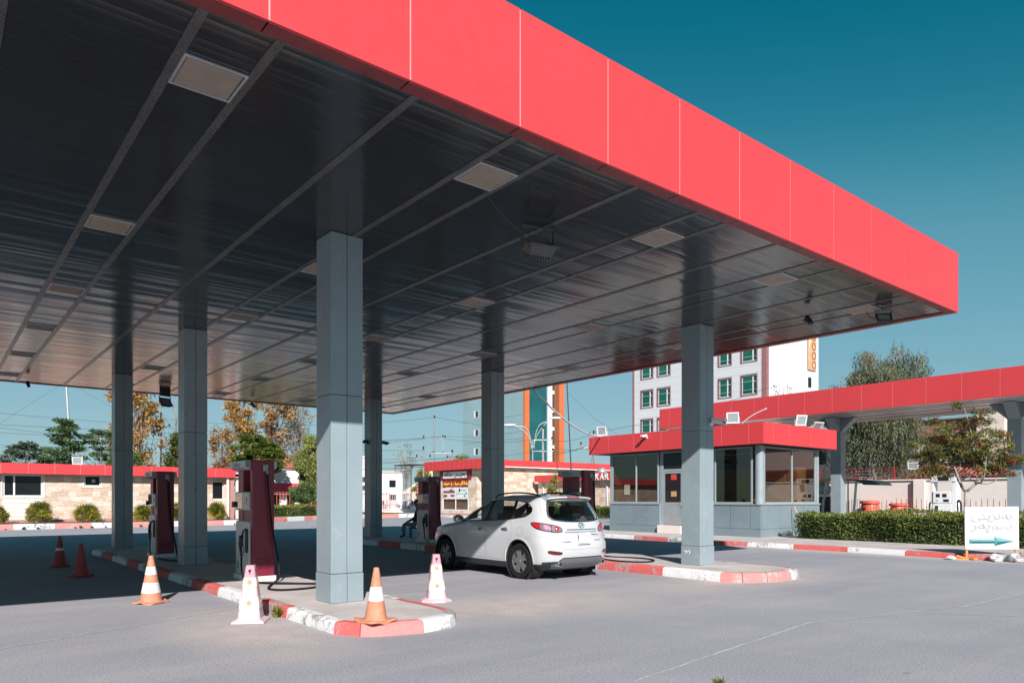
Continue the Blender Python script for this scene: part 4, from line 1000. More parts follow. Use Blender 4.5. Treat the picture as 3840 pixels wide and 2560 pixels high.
# lamps
for sd in (1,-1):
    sf = lambda a,z,o,sd=sd: surf(a,z,o,sd)
    rim_ = rounded([(.50,.985),(.52,1.075),(.66,1.13),(.88,1.165),(1.06,1.185),(1.17,1.17),(1.16,1.12),(1.06,1.055),(.86,1.005),(.66,.975)], .04)
    tl = obj('tail_lamp', patch(rim_, sf, -.005, .016), MT['lredd'], car, smooth='auto')
    def shrink(P, k, c): return [(c[0]+(p[0]-c[0])*k[0], c[1]+(p[1]-c[1])*k[1]) for p in P]
    obj('indicator_lens', patch(rounded([(1.00,1.055),(1.12,1.115),(1.145,1.155),(1.06,1.168),(.96,1.155),(.96,1.045)],.02), sf, .014, .022), MT['lred'], tl)
    obj('clear_lens', patch(rounded([(.745,1.005),(.75,1.13),(.88,1.148),(.95,1.153),(.955,1.045),(.86,1.02)],.015), sf, .014, .021), MT['lclr'], tl)
    obj('clear_lens', patch(rounded([(.525,.995),(.54,1.07),(.66,1.115),(.73,1.127),(.73,1.002),(.66,.988)],.015), sf, .014, .021), MT['lclr'], tl)
    for (a,z,r_,mt) in ((.84,1.082,.056,'lpink'),(.63,1.05,.052,'lred')):
        m = MB(); V=[sf(a,z,.038)]; 
        for (rr,oo) in ((.6,.034),(.9,.026),(1,.018)):
            for i in range(20): V.append(sf(a+r_*rr*math.cos(i*math.pi/10), z+r_*rr*math.sin(i*math.pi/10), oo))
        m.add(V,[(0,1+i,1+(i+1)%20) for i in range(20)]+[(1+20*k+i,1+20*(k+1)+i,1+20*(k+1)+(i+1)%20,1+20*k+(i+1)%20) for k in range(2) for i in range(20)]); obj('round_lamp', m, MT[mt], tl, smooth=True)
    obj('reflector', patch(rounded([(.56,.55),(.58,.59),(.84,.625),(.88,.61),(.86,.565),(.76,.54),(.62,.53)],.02), sf, -.002, .012), MT['lredd'], car)
    # headlamp, wraps the front corner
    hl = [(4.50,.84),(4.30,.95),(4.02,1.02),(4.0,.98),(4.2,.90),(4.40,.80)]
    obj('headlamp', patch(rounded(hl,.02), lambda a,z,o,sd=sd: surf_x(a,z,o,sd), -.004, .008), MT['lclr'], car)
    # mirror
    m = MB(); m.ellip((3.02,sd*1.03,1.20),(.085,.125,.095),14,10); mr = obj('door_mirror', m, MT['carw'], car, smooth=True)
    m = MB(); m.ellip((2.958,sd*1.03,1.20),(.016,.118,.086),16,10); obj('mirror_rim', m, MT['trim'], mr, smooth=True)
    m = MB(); m.ellip((2.946,sd*1.03,1.20),(.012,.105,.075),14,8); obj('mirror_glass', m, MT['chrome'], mr, smooth=True)
    m = MB(); m.tube([(3.05,sd*.86,1.13),(3.04,sd*.95,1.165)], .03, 8); obj('stalk', m, MT['trim'], mr)
    # roof rail
    P = bez([(2.22,sd*.56,1.675),(2.08,sd*.58,1.735),(1.7,sd*.60,1.775),(1.2,sd*.60,1.775),(.85,sd*.59,1.74),(.66,sd*.575,1.685)],6)
    m = MB(); m.tube(P, .017, 8); obj('roof_rail', m, MT['trim'], car, smooth=True)
    # exhaust tips and mud flap
    m = MB(); m.tube([(.55,sd*.60,.34),(.06,sd*.60,.345)], .055, 16); m.xform(Matrix.Diagonal((1,1,1,1))); ex = obj('exhaust_tip', m, MT['chrome'], car, smooth='auto')
    m = MB(); m.tube([(.09,sd*.60,.345),(.057,sd*.60,.345)], .044, 16); obj('bore', m, MT['ink'], ex)
    m = MB(); m.extrude([(.60,.42),(.56,.20),(.565,.12),(.60,.12),(.64,.42)], lambda x,z:(x,sd*.74,z), lambda x,z:(x,sd*.90,z)); obj('mud_flap', m, MT['rubber'], car)
q = patch(rounded([(-.66,.235),(.66,.235),(.76,.33),(.62,.385),(.52,.455),(-.52,.455),(-.62,.385),(-.76,.33)],.03), surf, -.01, .012); obj('bumper_skid', q, MT['silver'], car, bevel=.004)
q = patch(rounded([(-.95,.385),(-.64,.40),(-.53,.475),(.53,.475),(.64,.40),(.95,.385),(.95,.333),(-.95,.333)],.01), surf, -.01, .007); obj('bumper_trim', q, MT['trim'], car)
# spoiler and high stop lamp
m = MB(); V=[]; S_=[(-.60+1.2*i/20) for i in range(21)]
for y in S_:
    k = 1-(abs(y)/.64)**3.2*.35; b = .06*(abs(y)/.6)**2
    V += [(.62+b,y,1.722-.05*(1-k)*2),(.33+b*1.6,y*1.02,1.698-.10*(1-k)),(.325+b*1.6,y*1.02,1.672-.10*(1-k)),(.47+b,y,1.630-.06*(1-k)*2)]
m.add(V,[(4*i+j,4*i+j+1,4*i+4+j+1,4*i+4+j) for i in range(20) for j in range(3)]+[(0,1,2,3),(80,83,82,81)]); sp_ = obj('roof_spoiler', m, MT['carw'], car, smooth='auto')
m = MB(); m.box(.320,.34,-.17,.17,1.676,1.696); obj('stop_lamp', m, MT['lred'], sp_, bevel=.004)
m = MB(); m.tube([(.75,.0,1.73),(.68,.0,1.76),(.50,0,1.85)], [.02,.012,.006], 6); obj('antenna', m, MT['trim'], car)
# interior
m = MB()
def seat(x, y, w=.50, hr=True):
    m.obox((x,y,.72),(.50,w,.16),Matrix.Rotation(-.1,3,'Y')); m.obox((x-.27,y,1.02),(.14,w*.92,.62),Matrix.Rotation(-.22,3,'Y'))
    if hr: m.obox((x-.37,y,1.40),(.09,.25,.18),Matrix.Rotation(-.2,3,'Y')); m.tube([(x-.35,y-.06,1.25),(x-.37,y-.06,1.38)],.008,6); m.tube([(x-.35,y+.06,1.25),(x-.37,y+.06,1.38)],.008,6)
for y in (.38,-.38): seat(2.35,y)
for y in (.48,0,-.48): seat(1.45,y,.44)
m.box(.9,1.0,-.70,.70,.45,.98)
obj('seat', m, MT['seat'], car, bevel=.04)
m = MB(); m.box(2.95,3.30,-.72,.72,.70,1.08); obj('dashboard', m, MT['trim'], car, bevel=.06)
m = MB(); 
W_ = [(2.78-.09*math.sin(i*math.pi/10)*.5, .38+.18*math.cos(i*math.pi/10), 1.04+.18*math.sin(i*math.pi/10)) for i in range(21)]
m.tube(W_, .016, 8, caps=False); m.tube([(2.78,.21,1.04),(2.78,.55,1.04)],.02,6); m.tube([(2.78,.38,1.04),(3.0,.38,.95)],.03,8); obj('steering_wheel', m, MT['trim'], car, smooth=True)
# wheels
def wheel():
    m = MB(); m.lathe([(.235,-.10),(.30,-.115),(.335,-.118),(.355,-.108),(WR,-.085),(WR,.085),(.355,.108),(.335,.118),(.30,.115),(.235,.10)], 40, axis='y')
    m.f = [f for f in m.f if len(f)==4]; m.m=[0]*len(m.f)
    w = obj('wheel', m, MT['rubber'], car, smooth='auto')
    r = MB(); r.lathe([(.238,-.09),(.238,.095),(.228,.10),(.222,.06),(.222,-.09)], 40, axis='y'); r.f=[f for f in r.f if len(f)==4]; r.m=[0]*len(r.f)
    for k in range(5):
        q = MB(); q.extrude([(-.05,.05),(.05,.05),(.062,.15),(.075,.226),(.028,.226),(0,.15),(-.028,.226),(-.075,.226),(-.062,.15)], lambda x,z:(x,.066,z), lambda x,z:(x,.094-.02*(z/.226-.5)**2,z)); q.xform(Matrix.Rotation(k*2*math.pi/5,4,'Y')); r.add(q.v,q.f)
    r.lathe([(.0001,.099),(.032,.098),(.036,.09),(.07,.088),(.08,.075),(.08,.02),(.0001,.02)], 20, axis='y')
    obj('rim', r, MT['silver'], w, smooth='auto')
    b = MB(); b.lathe([(.0001,.03),(.21,.03)], 24, axis='y'); b.f=[f for f in b.f if len(f)==4]; b.m=[0]*len(b.f); obj('brake_disc', b, MT['ink'], w)
    return w
w0 = wheel(); first = True
for (x,sd) in ((RX,1),(FX,1),(RX,-1),(FX,-1)):
    w = w0 if first else copy_tree(w0, car); first = False
    w.location = (x, sd*.815, WR); w.rotation_euler = (0, rnd.uniform(0,6), 0 if sd>0 else math.pi)
# ------------------------------------------------------------------ cashier booth
bo = thing('cashier_booth', 'small grey panelled cashier booth with red roof band and big windows', 'booth', (25.25,15.7,.15))
BU0,BU1,BV0,BV1,BZ = 25.25,29.75,15.7,23.6,.15
ZS = 1.42   # sill
ZL = 3.74   # soffit
m = MB()
def wallpan(mb, axis, c, a0, a1, joints, z0, z1, t=.06):
    for a,b in zip(joints, joints[1:]):
        if axis==1: mb.box(c-t,c-.014,a+.011,b-.011,z0,z1)
        else: mb.box(a+.011,b-.011,c-t,c-.014,z0,z1)
DV0,DV1 = 19.35,20.35     # door recess
jl = [15.7,16.05,16.95,17.9,18.85,DV0]; jr = [DV1,21.3,22.2,23.1,23.6]
jl = [15.64,16.1,17.0,17.9,18.8,DV0-.02]; jr = [DV1+.25,21.35,22.15,22.95,23.6]
wallpan(m,1,BU0,0,0,jl,.47,ZS-.02); wallpan(m,1,BU0,0,0,jr,.47,ZS-.02)
wallpan(m,0,BV0,0,0,[BU0+.003,BU0+.48,BU0+1.35,BU0+2.25,BU0+3.15,BU0+4.0,BU1],.47,ZS-.02)
m.box(BU0-.07,BU0,15.628,DV0-.02,.15,.46); m.box(BU0-.07,BU0,DV1+.25,23.6,.15,.46); m.box(BU0+.003,BU1,BV0-.07,BV0,.15,.46)
m.box(BU0-.06,BU0+.02,DV0-.3,DV0-.02,1.42,ZL); 
lp = obj('lower_panel', m, MT['booth'], bo, world=True, bevel=.005)
m = MB(); m.box(BU0-.012,BU0+.05,DV1+.26,23.58,.16,ZS-.03); m.box(BU0-.012,BU0+.05,15.72,DV0-.03,.16,ZS-.03); m.box(BU0+.052,BU1-.02,15.688,15.75,.16,ZS-.03); obj('panel_joint', m, MT['alu'], bo, world=True); m = MB(); m.box(BU1-.06,BU1,15.76,23.58,.16,ZL); m.box(BU0+.06,BU1-.07,23.5,23.58,.16,ZL); m.box(BU0+.06,BU1-.07,15.76,23.48,.16,.2)
obj('inner_wall', m, paint('booth_inner_tan',(.13,.085,.058),.8,var=.2), bo, world=True)
m = MB(); m.box(BU0-.10,BU0+.08,15.60,DV0-.02,ZS-.015,ZS+.03); m.box(BU0-.10,BU0+.08,DV1+.25,23.62,ZS-.015,ZS+.03); m.box(BU0+.082,BU1+.02,BV0-.10,BV0+.08,ZS-.015,ZS+.03); obj('sill', m, MT['alu'], bo, world=True)
def window(axis, c, a0, a1, z0, z1, mull, par, fr=.07, dep=.07, mat='alug', gl='glass'):
    f = MB()
    def bar(a,b,z0_,z1_,p=0):
        if axis==1: f.box(c-p,c+dep,a,b,z0_,z1_)
        else: f.box(a,b,c-p,c+dep,z0_,z1_)
    bar(a0,a1,z0,z0+fr); bar(a0,a1,z1-fr,z1); bar(a0,a0+fr,z0+fr,z1-fr); bar(a1-fr,a1,z0+fr,z1-fr)
    for x in mull: bar(x-fr*.45,x+fr*.45,z0+fr,z1-fr,.004)
    w = obj('window_frame', f, MT[mat], par, world=True, bevel=.004)
    g_ = MB()
    if axis==1: g_.box(c+.03,c+.036,a0+fr-.01,a1-fr+.01,z0+fr-.01,z1-fr+.01)
    else: g_.box(a0+fr-.01,a1-fr+.01,c+.03,c+.036,z0+fr-.01,z1-fr+.01)
    obj('pane', g_, MT[gl], w, world=True); return w
window(1,BU0-.02,16.02,DV0-.3,ZS+.03,ZL-.02,[17.75],bo); window(1,BU0-.02,DV1+.35,23.5,ZS+.03,ZL-.02,[22.0],bo)
window(0,BV0-.02,BU0+.28,BU1-.25,ZS+.03,ZL-.02,[27.6],bo)
for k_ in range(3):
    m = MB()
    if k_==0: m.tube([(BU0+.05,15.75,ZS),(BU0+.05,15.75,ZL)], .17, 16)
    elif k_==1: m.box(BU1-.22,BU1-.02,BV0-.03,BV0+.05,ZS+.03,ZL-.02)
    else: m.box(BU0-.03,BU0+.05,23.52,23.6,ZS+.03,ZL-.02)
    obj('corner_post', m, MT['alug'], bo, world=True, smooth='auto')
# door with kick plate and step
m = MB(); m.box(BU0+.02,BU0+.07,DV0,DV0+.08,.5,ZL).box(BU0+.02,BU0+.07,DV1+.12,DV1+.24,.5,ZL).box(BU0+.02,BU0+.07,DV0+.08,DV1+.12,2.85,2.95).box(BU0+.02,BU0+.07,DV0+.08,DV1+.12,ZL-.08,ZL); dr = obj('door_frame', m, MT['alug'], bo, world=True, bevel=.005)
m = MB(); m.box(BU0+.03,BU0+.06,DV0+.09,DV1+.11,.52,1.42); dk = obj('door', m, MT['alu'], dr, world=True, bevel=.006)
m = MB(); m.box(BU0+.03,BU0+.06,DV0+.09,DV0+.17,1.42,2.84).box(BU0+.03,BU0+.06,DV1+.03,DV1+.11,1.42,2.84).box(BU0+.03,BU0+.06,DV0+.17,DV1+.03,2.76,2.84).box(BU0+.025,BU0+.055,DV0+.16,DV1+.04,1.42,1.5); obj('door_stile', m, MT['alug'], dr, world=True)
m = MB(); m.box(BU0+.042,BU0+.047,DV0+.17,DV1+.03,1.5,2.76); m.box(BU0+.042,BU0+.047,DV0+.08,DV1+.12,2.95,ZL-.08); obj('pane', m, MT['dglass'], dr, world=True)
m = MB(); m.box(BU0-.0,BU0+.028,DV0+.2,DV0+.23,1.35,1.52); obj('handle', m, MT['chrome'], dr, world=True, bevel=.01)
m = MB(); m.box(BU0-.25,BU0+.018,DV0-.018,DV1+.24,.151,.5); obj('step', m, MT['render'], bo, world=True, bevel=.01)
m = MB(); m.box(BU0+.02,BU0+.5,DV1+.242,DV1+.3,.5,ZL); obj('reveal', m, MT['grey'], bo, world=True)
# roof band
RU0,RU1,RV0,RV1,RZ0,RZ1 = 24.70,30.36,15.20,24.50,3.76,4.58
m = MB(); jb = [RV0,15.84,17.07,18.6,20.13,21.68,23.22,24.2,RV1]; panelled(m,RU0,RU0+.04,0,0,RZ0,RZ1,jb,1); panelled(m,0,0,RV0,RV0+.04,RZ0,RZ1,[RU0+.04,25.4,26.55,28.2,29.55,RU1],0)
panelled(m,RU1-.04,RU1,0,0,RZ0,RZ1,[RV0+.05,19,22,RV1],1); panelled(m,0,0,RV1-.04,RV1,RZ0,RZ1,[RU0+.05,27,RU1-.05],0)
fb = obj('roof_band', m, MT['red'], bo, world=True, bevel=.006)
m = MB(); m.box(RU0+.008,RU0+.034,RV0+.05,RV1-.05,RZ0+.01,RZ1-.01); m.box(RU0+.05,RU1-.05,RV0+.008,RV0+.034,RZ0+.01,RZ1-.01); obj('joint', m, MT['redj'], fb, world=True)
m = MB(); m.box(RU0+.045,RU1-.045,RV0+.045,RV1-.045,RZ0+.004,RZ0+.03); m.box(RU0+.045,RU1-.045,RV0+.045,RV1-.045,RZ1-.1,RZ1-.07); obj('roof', m, MT['trim'], bo, world=True)
# things inside the booth
t = thing('desk', 'brown counter seen through the booth windows', 'desk', (26.2,17.5,.2)); m = MB(); m.box(25.8,26.5,15.95,19.0,.95,1.0); obj('desk_top', m, paint('desk_wood',(.22,.12,.07),.5), t, world=True); m = MB(); m.box(25.85,26.45,16.0,18.95,.2,.945); obj('front', m, paint('desk_front',(.16,.09,.055),.6), t, world=True)
def carton(loc, s, rz, mat, label):
    m = MB(); m.box(-s[0]/2,s[0]/2,-s[1]/2,s[1]/2,0,s[2]); m.box(-s[0]/2-.002,s[0]/2+.002,-.03,.03,s[2]*.5,s[2]+.002)
    o = obj('carton', m, mat, bevel=.006); o.location=loc; o.rotation_euler=(0,0,rz); return tag(o, label, 'box')
CB = paint('cardboard',(.46,.27,.13),.85,var=.12)
carton((26.2,16.4,1.0),(.5,.7,.55),.2,CB,'brown cardboard box behind the booth glass, by the corner post')
carton((28.6,16.3,1.0),(.8,.5,.75),.1,CB,'brown cardboard box behind the sunlit booth window')
t = thing('shelf', 'tall tan shelving against the back wall inside the booth', 'shelf', (29.2,18,.2)); m = MB(); m.box(28.9,29.6,16.2,20.5,.2,3.0); obj('rack', m, paint('shelf_tan',(.42,.27,.15),.7,var=.3,scale=2), t, world=True)
m = MB(); m.box(28.2,29.0,16.0,16.7,.2,1.0); tag(obj('side_table', m, MT['seat'], loc=(28.6,16.3,.2)), 'dark side table under a cardboard box inside the booth', 'table')
t = thing('monitor', 'computer monitor on the counter behind the booth glass', 'monitor', (26.2,18.2,1.0)); m = MB(); m.box(-.02,.02,-.28,.28,.12,.48); obj('screen', m, MT['trim'], t); m = MB(); m.box(-.1,.1,-.1,.1,0,.02); m.box(-.02,.02,-.03,.03,.02,.12); obj('stand', m, MT['trim'], t)
m = MB(); m.box(25.262,25.266,22.4,22.75,1.85,2.3); tag(obj('notice_sheet', m, MT['whited'], loc=(25.26,22.5,2)), 'pale notice taped behind the farther booth window', 'notice')
m = MB(); m.box(25.287,25.290,19.75,20.05,2.48,2.72); tag(obj('notice_sheet', m, MT['red'], loc=(25.29,19.9,2.6)), 'red sticker high on the booth door glass', 'notice')
m = MB(); m.box(25.287,25.290,19.75,20.05,1.75,1.98); tag(obj('notice_sheet', m, CB, loc=(25.29,19.9,1.85)), 'orange card low on the booth door glass', 'notice')
# floodlights on the booth roof
for (lb,loc,rz,pt) in (('white floodlight on the booth roof near its far end, by the slack cable',(25.0,23.9,RZ1+.02),rad(-70),rad(12)),('white floodlight above the middle of the booth roof edge, bent conduit behind',(25.0,16.75,RZ1+.02),rad(-60),rad(10)),('white floodlight tilted up on the sunlit booth roof edge',(27.9,15.5,RZ1+.02),rad(-28),rad(14)),('small white floodlight lying low at the end of the booth roof',(29.2,15.5,RZ1-.12),rad(-20),rad(40))):
    f_,h_ = floodlight(lb,'white',w=.44,h=.40,d=.12,fins=False,group='floodlights on the booth roof'); f_.location=loc
    f_.rotation_euler=(0,0,rz)
    for ch in f_.children:
        ch.location.z += .28
        if ch is h_: ch.rotation_euler=(pt,0,0)
        else: ch.rotation_euler=(math.pi,0,0)
m = MB(); m.tube(bez([(25.1,16.45,RZ1-.02),(25.1,16.3,RZ1+.12),(25.12,15.9,RZ1+.35),(25.15,15.35,RZ1+.55)]), .022, 8); tag(obj('conduit', m, MT['white'], smooth=True, loc=(25.1,16.4,RZ1)), 'bent white conduit sticking up from the booth roof', 'pipe')
m = MB(); P = []
for i in range(31):
    s = i/30; P.append((16.38+(25.0-16.38)*s, 18.9+(23.9-18.9)*s, 5.44+(RZ1+.02-5.44)*s-1.15*4*s*(1-s)*.33))
m.tube(P, .035, 8); tag(obj('slack_cable', m, MT['white'], smooth=True, loc=(16.4,18.9,5.44)), 'thick pale cable sagging from the canopy edge to the booth roof', 'cable')

# ------------------------------------------------------------------ low stone building at the back
lb = thing('stone_building', 'long low building of rough beige stone with flat red band', 'building', (4.5,51,0))
def blockwall(mb, axis, c, a0, a1, z0, z1, opens, t=.3):
    """wall with rectangular openings, thickness t behind plane c"""
    xs = sorted({a0,a1}|{o[0] for o in opens}|{o[1] for o in opens}); zs = sorted({z0,z1}|{o[2] for o in opens}|{o[3] for o in opens})
    for a,b in zip(xs,xs[1:]):
        for p,q in zip(zs,zs[1:]):
            if any(o[0]-1e-6<=a and b<=o[1]+1e-6 and o[2]-1e-6<=p and q<=o[3]+1e-6 for o in opens): continue
            if axis==0: mb.box(a,b,c,c+t,p,q)
            else: mb.box(c,c+t,a,b,p,q)
m = MB(); blockwall(m,0,51,-20,16.6,.28,3.35,[(3.45,5.5,.3,3.12),(7.6,8.5,2.42,3.12),(15.2,15.95,1.6,2.85),(-4,-2,1.2,3.0)])
wl = obj('wall', m, MT['stone'], lb, world=True)
m = MB(); m.box(16.3,16.6,51.3,60,.28,3.35); obj('wall', m, MT['stonev'], lb, world=True)
m = MB()
for k in range(5): m.box(3.46,5.49,51.02,51.1,.32+.27*k,.575+.27*k)
obj('dressed_stone', m, MT['render'], lb, world=True); m = MB(); m.box(3.40,5.55,50.97,51.09,1.69,1.76); m.box(3.40,3.48,50.97,51.09,1.76,3.12); m.box(5.46,5.55,50.97,51.09,1.76,3.12); obj('window_surround', m, MT['render'], lb, world=True); m = MB(); m.box(7.5,8.6,50.97,51.09,2.34,2.42); m.box(7.52,7.6,50.97,51.09,2.42,3.12); m.box(8.5,8.58,50.97,51.09,2.42,3.12)
obj('window_surround', m, MT['render'], lb, world=True)
window(0,51.05,3.48,5.46,1.76,3.10,[4.04],lb,fr=.10,mat='white',gl='dglass'); window(0,51.05,7.6,8.5,2.42,3.10,[],lb,fr=.07,mat='white',gl='dglass'); window(0,51.1,15.2,15.95,1.6,2.85,[],lb,fr=.06,mat='render',gl='dglass'); window(0,51.05,-4,-2,1.2,3.0,[-3],lb,fr=.08,mat='white',gl='dglass')
m = MB(); m.box(16.65,16.85,50.6,50.8,.2,3.1); m.box(16.0,16.15,50.5,50.65,.2,3.1); obj('pillar', m, MT['render'], lb, world=True)
m = MB(); m.box(16.25,16.5,50.55,50.7,.2,3.1); obj('pillar', m, MT['plinth'], lb, world=True)
m = MB(); m.box(-20,16.0,50.95,51.28,.02,.42); obj('plinth', m, MT['plinth'], lb, world=True)
m = MB(); j = [3.34+1.318*k for k in range(-18,11)]; panelled(m,0,0,50.3,50.34,3.10,3.72,j,0); panelled(m,17.0,17.04,0,0,3.10,3.72,[50.35,53,56,60],1); fb = obj('roof_band', m, MT['red'], lb, world=True, bevel=.006)
m = MB(); m.box(-20,16.5,50.308,50.334,3.12,3.70); obj('joint', m, MT['redj'], fb, world=True)
m = MB(); m.box(-20,17.0,50.35,60,3.36,3.45); m.box(-20,17.0,50.345,60,3.12,3.16); obj('roof', m, MT['render'], lb, world=True)
m = MB(); m.lathe([(.05,0),(.11,.0),(.11,.012),(.05,.012)],18,axis='y'); m.lathe([(.0001,.0),(.03,.0)],12,axis='y'); o = obj('vent_fan', m, MT['steel'], lb); o.location=(8.1-4.5,.06,2.75)
f_,h_ = floodlight('white floodlight box on top of the low stone building',  'white', w=.5,h=.42,d=.12,fins=False); f_.location=(7.15,50.5,3.95); h_.rotation_euler=(rad(5),0,0)
# planter bed and kerbs of the far side
m = MB(); m.poly([(-20,46.7,.27),(16.5,46.7,.27),(18.4,49.6,.27),(18.4,51.2,.27),(-20,51.2,.27)]); o = tag(obj('planting_bed', m, MT['soil']), 'bare soil bed along the low stone building', kind='structure')
kerb('kerb', [(-20,46.55),(8.7,46.6),(16.4,46.7)], .29, .17, [(1.75,1),(1.9,0)]*20, [MT['kwhite'],MT['kredp'],MT['kredp']], o, seed=31)
m = MB(); m.poly([(17.3,48.6,.30),(18.9,50.2,.30),(23.2,53.1,.30),(29,55.2,.30),(36,56.5,.30),(36,90,.30),(17.3,90,.30)]); o = tag(obj('grass_verge', m, paint('verge',(.13,.15,.05),.95,var=.3,scale=2)), 'grassy verge behind the far kerb', kind='structure')
kerb('kerb', [(17.2,48.4),(18.8,49.95),(23.25,52.98),(29,55.0),(36,56.3)], .32, .17, [(2.4,0),(1.9,2),(2.2,0),(2.1,2)]*20, [MT['kwhite'],MT['kredp'],MT['kredp']], o, seed=33)

# ------------------------------------------------------------------ shop block with the household-goods signs
sh = thing('shop_building', 'beige stone shop with red roof band, lettered signs and poster windows', 'building', (39.1,53,0))
m = MB(); blockwall(m,1,39.1,53.1,60.5,.25,4.45,[(54.42,58.68,.55,3.48)]); 
obj('wall', m, MT['stonev'], sh, world=True)
m = MB(); m.box(39.402,70,53.1,53.4,.25,4.85); obj('wall', m, MT['stone'], sh, world=True)
m = MB(); m.box(39.0,39.09,52.5,60.5,.02,.245); obj('plinth', m, MT['plinth'], sh, world=True)
m = MB(); j=[51.34+.75*k for k in range(14)]; panelled(m,38.5,38.54,0,0,4.38,5.28,j,1); m.box(38.545,41,51.34,51.38,4.38,5.28); fb = obj('roof_band', m, MT['red'], sh, world=True, bevel=.006)
m = MB(); m.box(38.508,38.534,51.35,61.05,4.4,5.26); obj('joint', m, MT['redj'], fb, world=True)
m = MB(); j=[41.0+1.3*k for k in range(22)]; panelled(m,0,0,52.5,52.54,4.74,5.30,j,0); obj('roof_band', m, MT['red'], sh, world=True)
m = MB(); m.box(38.545,70,52.545,61,4.86,4.95); m.box(38.55,39.6,51.39,61,4.42,4.5); m.box(40.0,70,52.545,53.05,4.6,4.7); obj('roof', m, MT['render'], sh, world=True)
m = MB(); m.box(38.98,39.09,53.9,59.0,3.50,4.36); sb = obj('sign_panel', m, paint('sign_maroon',(.20,.02,.03),.5), sh, world=True)
m = MB(); m.box(38.965,38.978,54.55,58.45,3.62,4.22); wp = obj('sign_face', m, MT['white'], sb, world=True)
lettering('lettering', shape('بەقیستی مانگانە'), .6, paint('maroon_ink',(.08,.012,.018),.6), wp, (-.142,3.5,3.92), FACE_U, fit=(3.6,.52), bev=.012)
m = MB(); m.box(39.06,39.09,54.45,58.65,2.75,3.46); yp = obj('banner', m, paint('banner_red',(.22,.02,.025),.5), sh, world=True)
lettering('lettering', shape('ێشانگای هیوا بۆ خەوندنـ').replace('ێ','\ufbfe').replace('ۆ','\ufbda'), .6, paint('yellow_ink',(.85,.48,.06),.6), yp, (-.045,3.53,3.11), FACE_U, fit=(4.1,.5), bev=.014)
# posters: plain kitchen-like colour blocks
m = MB(); m.box(39.07,39.09,56.55,58.65,1.75,2.72); po = obj('poster', m, MT['whited'], sh, world=True)
m = MB()
for (a,b,c,d) in ((56.6,58.55,2.2,2.42),(56.9,57.5,2.42,2.55),(57.9,58.55,1.8,2.05),(56.65,57.3,1.85,2.05)): m.box(39.062,39.068,a,b,c,d)
obj('poster_cabinets', m, paint('poster_maroon',(.25,.06,.07),.6,var=.4,scale=6), po, world=True)
m = MB(); m.box(39.07,39.09,54.48,56.5,1.75,2.72); po = obj('poster', m, paint('poster_white',(.62,.68,.70),.6), sh, world=True)
m = MB()
for (a,b,c,d) in ((55.7,55.95,2.3,2.6),(54.6,54.9,2.15,2.2),(54.8,55.6,2.45,2.49),(54.9,55.1,1.85,2.0),(54.55,56.4,2.1,2.13)): m.box(39.062,39.068,a,b,c,d)
obj('poster_lines', m, MT['trim'], po, world=True)
window(1,39.08,54.42,58.68,.55,1.72,[56.5],sh,fr=.09,mat='white',gl='glass'); 
m = MB(); m.box(39.32,39.38,54.5,58.6,.6,1.7); obj('blind', m, MT['whited'], sh, world=True)
m = MB(); m.box(37.0,39.0,61.2,64.5,5.0,5.08); m.tube([(37.1,61.3,0.2),(37.1,61.3,5.0)],.05,6); m.tube([(37.1,64.4,4.4),(37.1,61.3,4.4)],.03,6); m.tube([(37.1,64.4,4.4),(37.1,64.4,5.0)],.03,6); obj('awning_frame', m, MT['trim'], sh, world=True)
m = MB(); m.poly([(36.5,51,.145),(70,50.2,.145),(70,53.5,.145),(39.5,53.5,.145),(39.5,66,.145),(36.5,66,.145)]); o = tag(obj('shop_pavement', m, MT['dust']), 'raised pavement round the stone shop', kind='structure')
kerb('kerb', [(36.4,67),(36.4,50.9),(46,50.6),(70,50.1)], .15, .17, [(2.2,0),(1.7,1)]*20, [MT['kwhite'],MT['kredp'],MT['kredp']], o, seed=35)

# ------------------------------------------------------------------ lower wing with raised letters
wg = thing('shop_wing', 'low wing of pillowed beige stone, red band carrying white capital letters', 'building', (46,47,0))
m = MB(); blockwall(m,1,45.95,30,52.4,.1,3.5,[(50.1,51.2,2.0,2.75),(47.6,48.3,2.0,2.7),(44.8,46.3,1.4,2.75)]); obj('wall', m, MT['stoneb'], wg, world=True)
m = MB(); m.box(46.3,56,30,30.3,.1,3.5); obj('wall', m, MT['stone'], wg, world=True)
m = MB(); j=[30+1.4*k for k in range(17)]; panelled(m,45.4,45.44,0,0,3.26,3.88,j,1); fb = obj('roof_band', m, MT['red'], wg, world=True)
m = MB(); m.box(45.41,45.436,30.0,52.4,3.28,3.86); obj('joint', m, MT['redj'], fb, world=True)
m = MB(); m.box(45.445,56,30,52.4,3.52,3.6); m.box(45.445,45.94,30,52.4,3.30,3.34); obj('roof', m, MT['render'], wg, world=True)
for (ch,v_) in (('K',43.98),('A',43.42),('R',42.85)):
    lettering('lettering', ch, .7, MT['white'], wg, (45.37-46,v_-47,3.57), FACE_U, ext=.035, fit=(.42,.58))
for (a,b,c,d) in ((50.1,51.2,2.0,2.75),(47.6,48.3,2.0,2.7)): window(1,46.0,a,b,c,d,[],wg,fr=.05,mat='trim',gl='dglass')
window(1,46.0,44.8,46.3,1.4,2.75,[45.55],wg,fr=.08,mat='white',gl='dglass')
for v_ in (51.85,43.55): m = MB(); m.tube([(45.75,v_,3.28),(45.8,v_,3.1),(45.88,v_-.25,2.8),(45.88,v_-.25,.1)], .05, 8); obj('downpipe', m, MT['white'], wg, world=True, smooth=True)
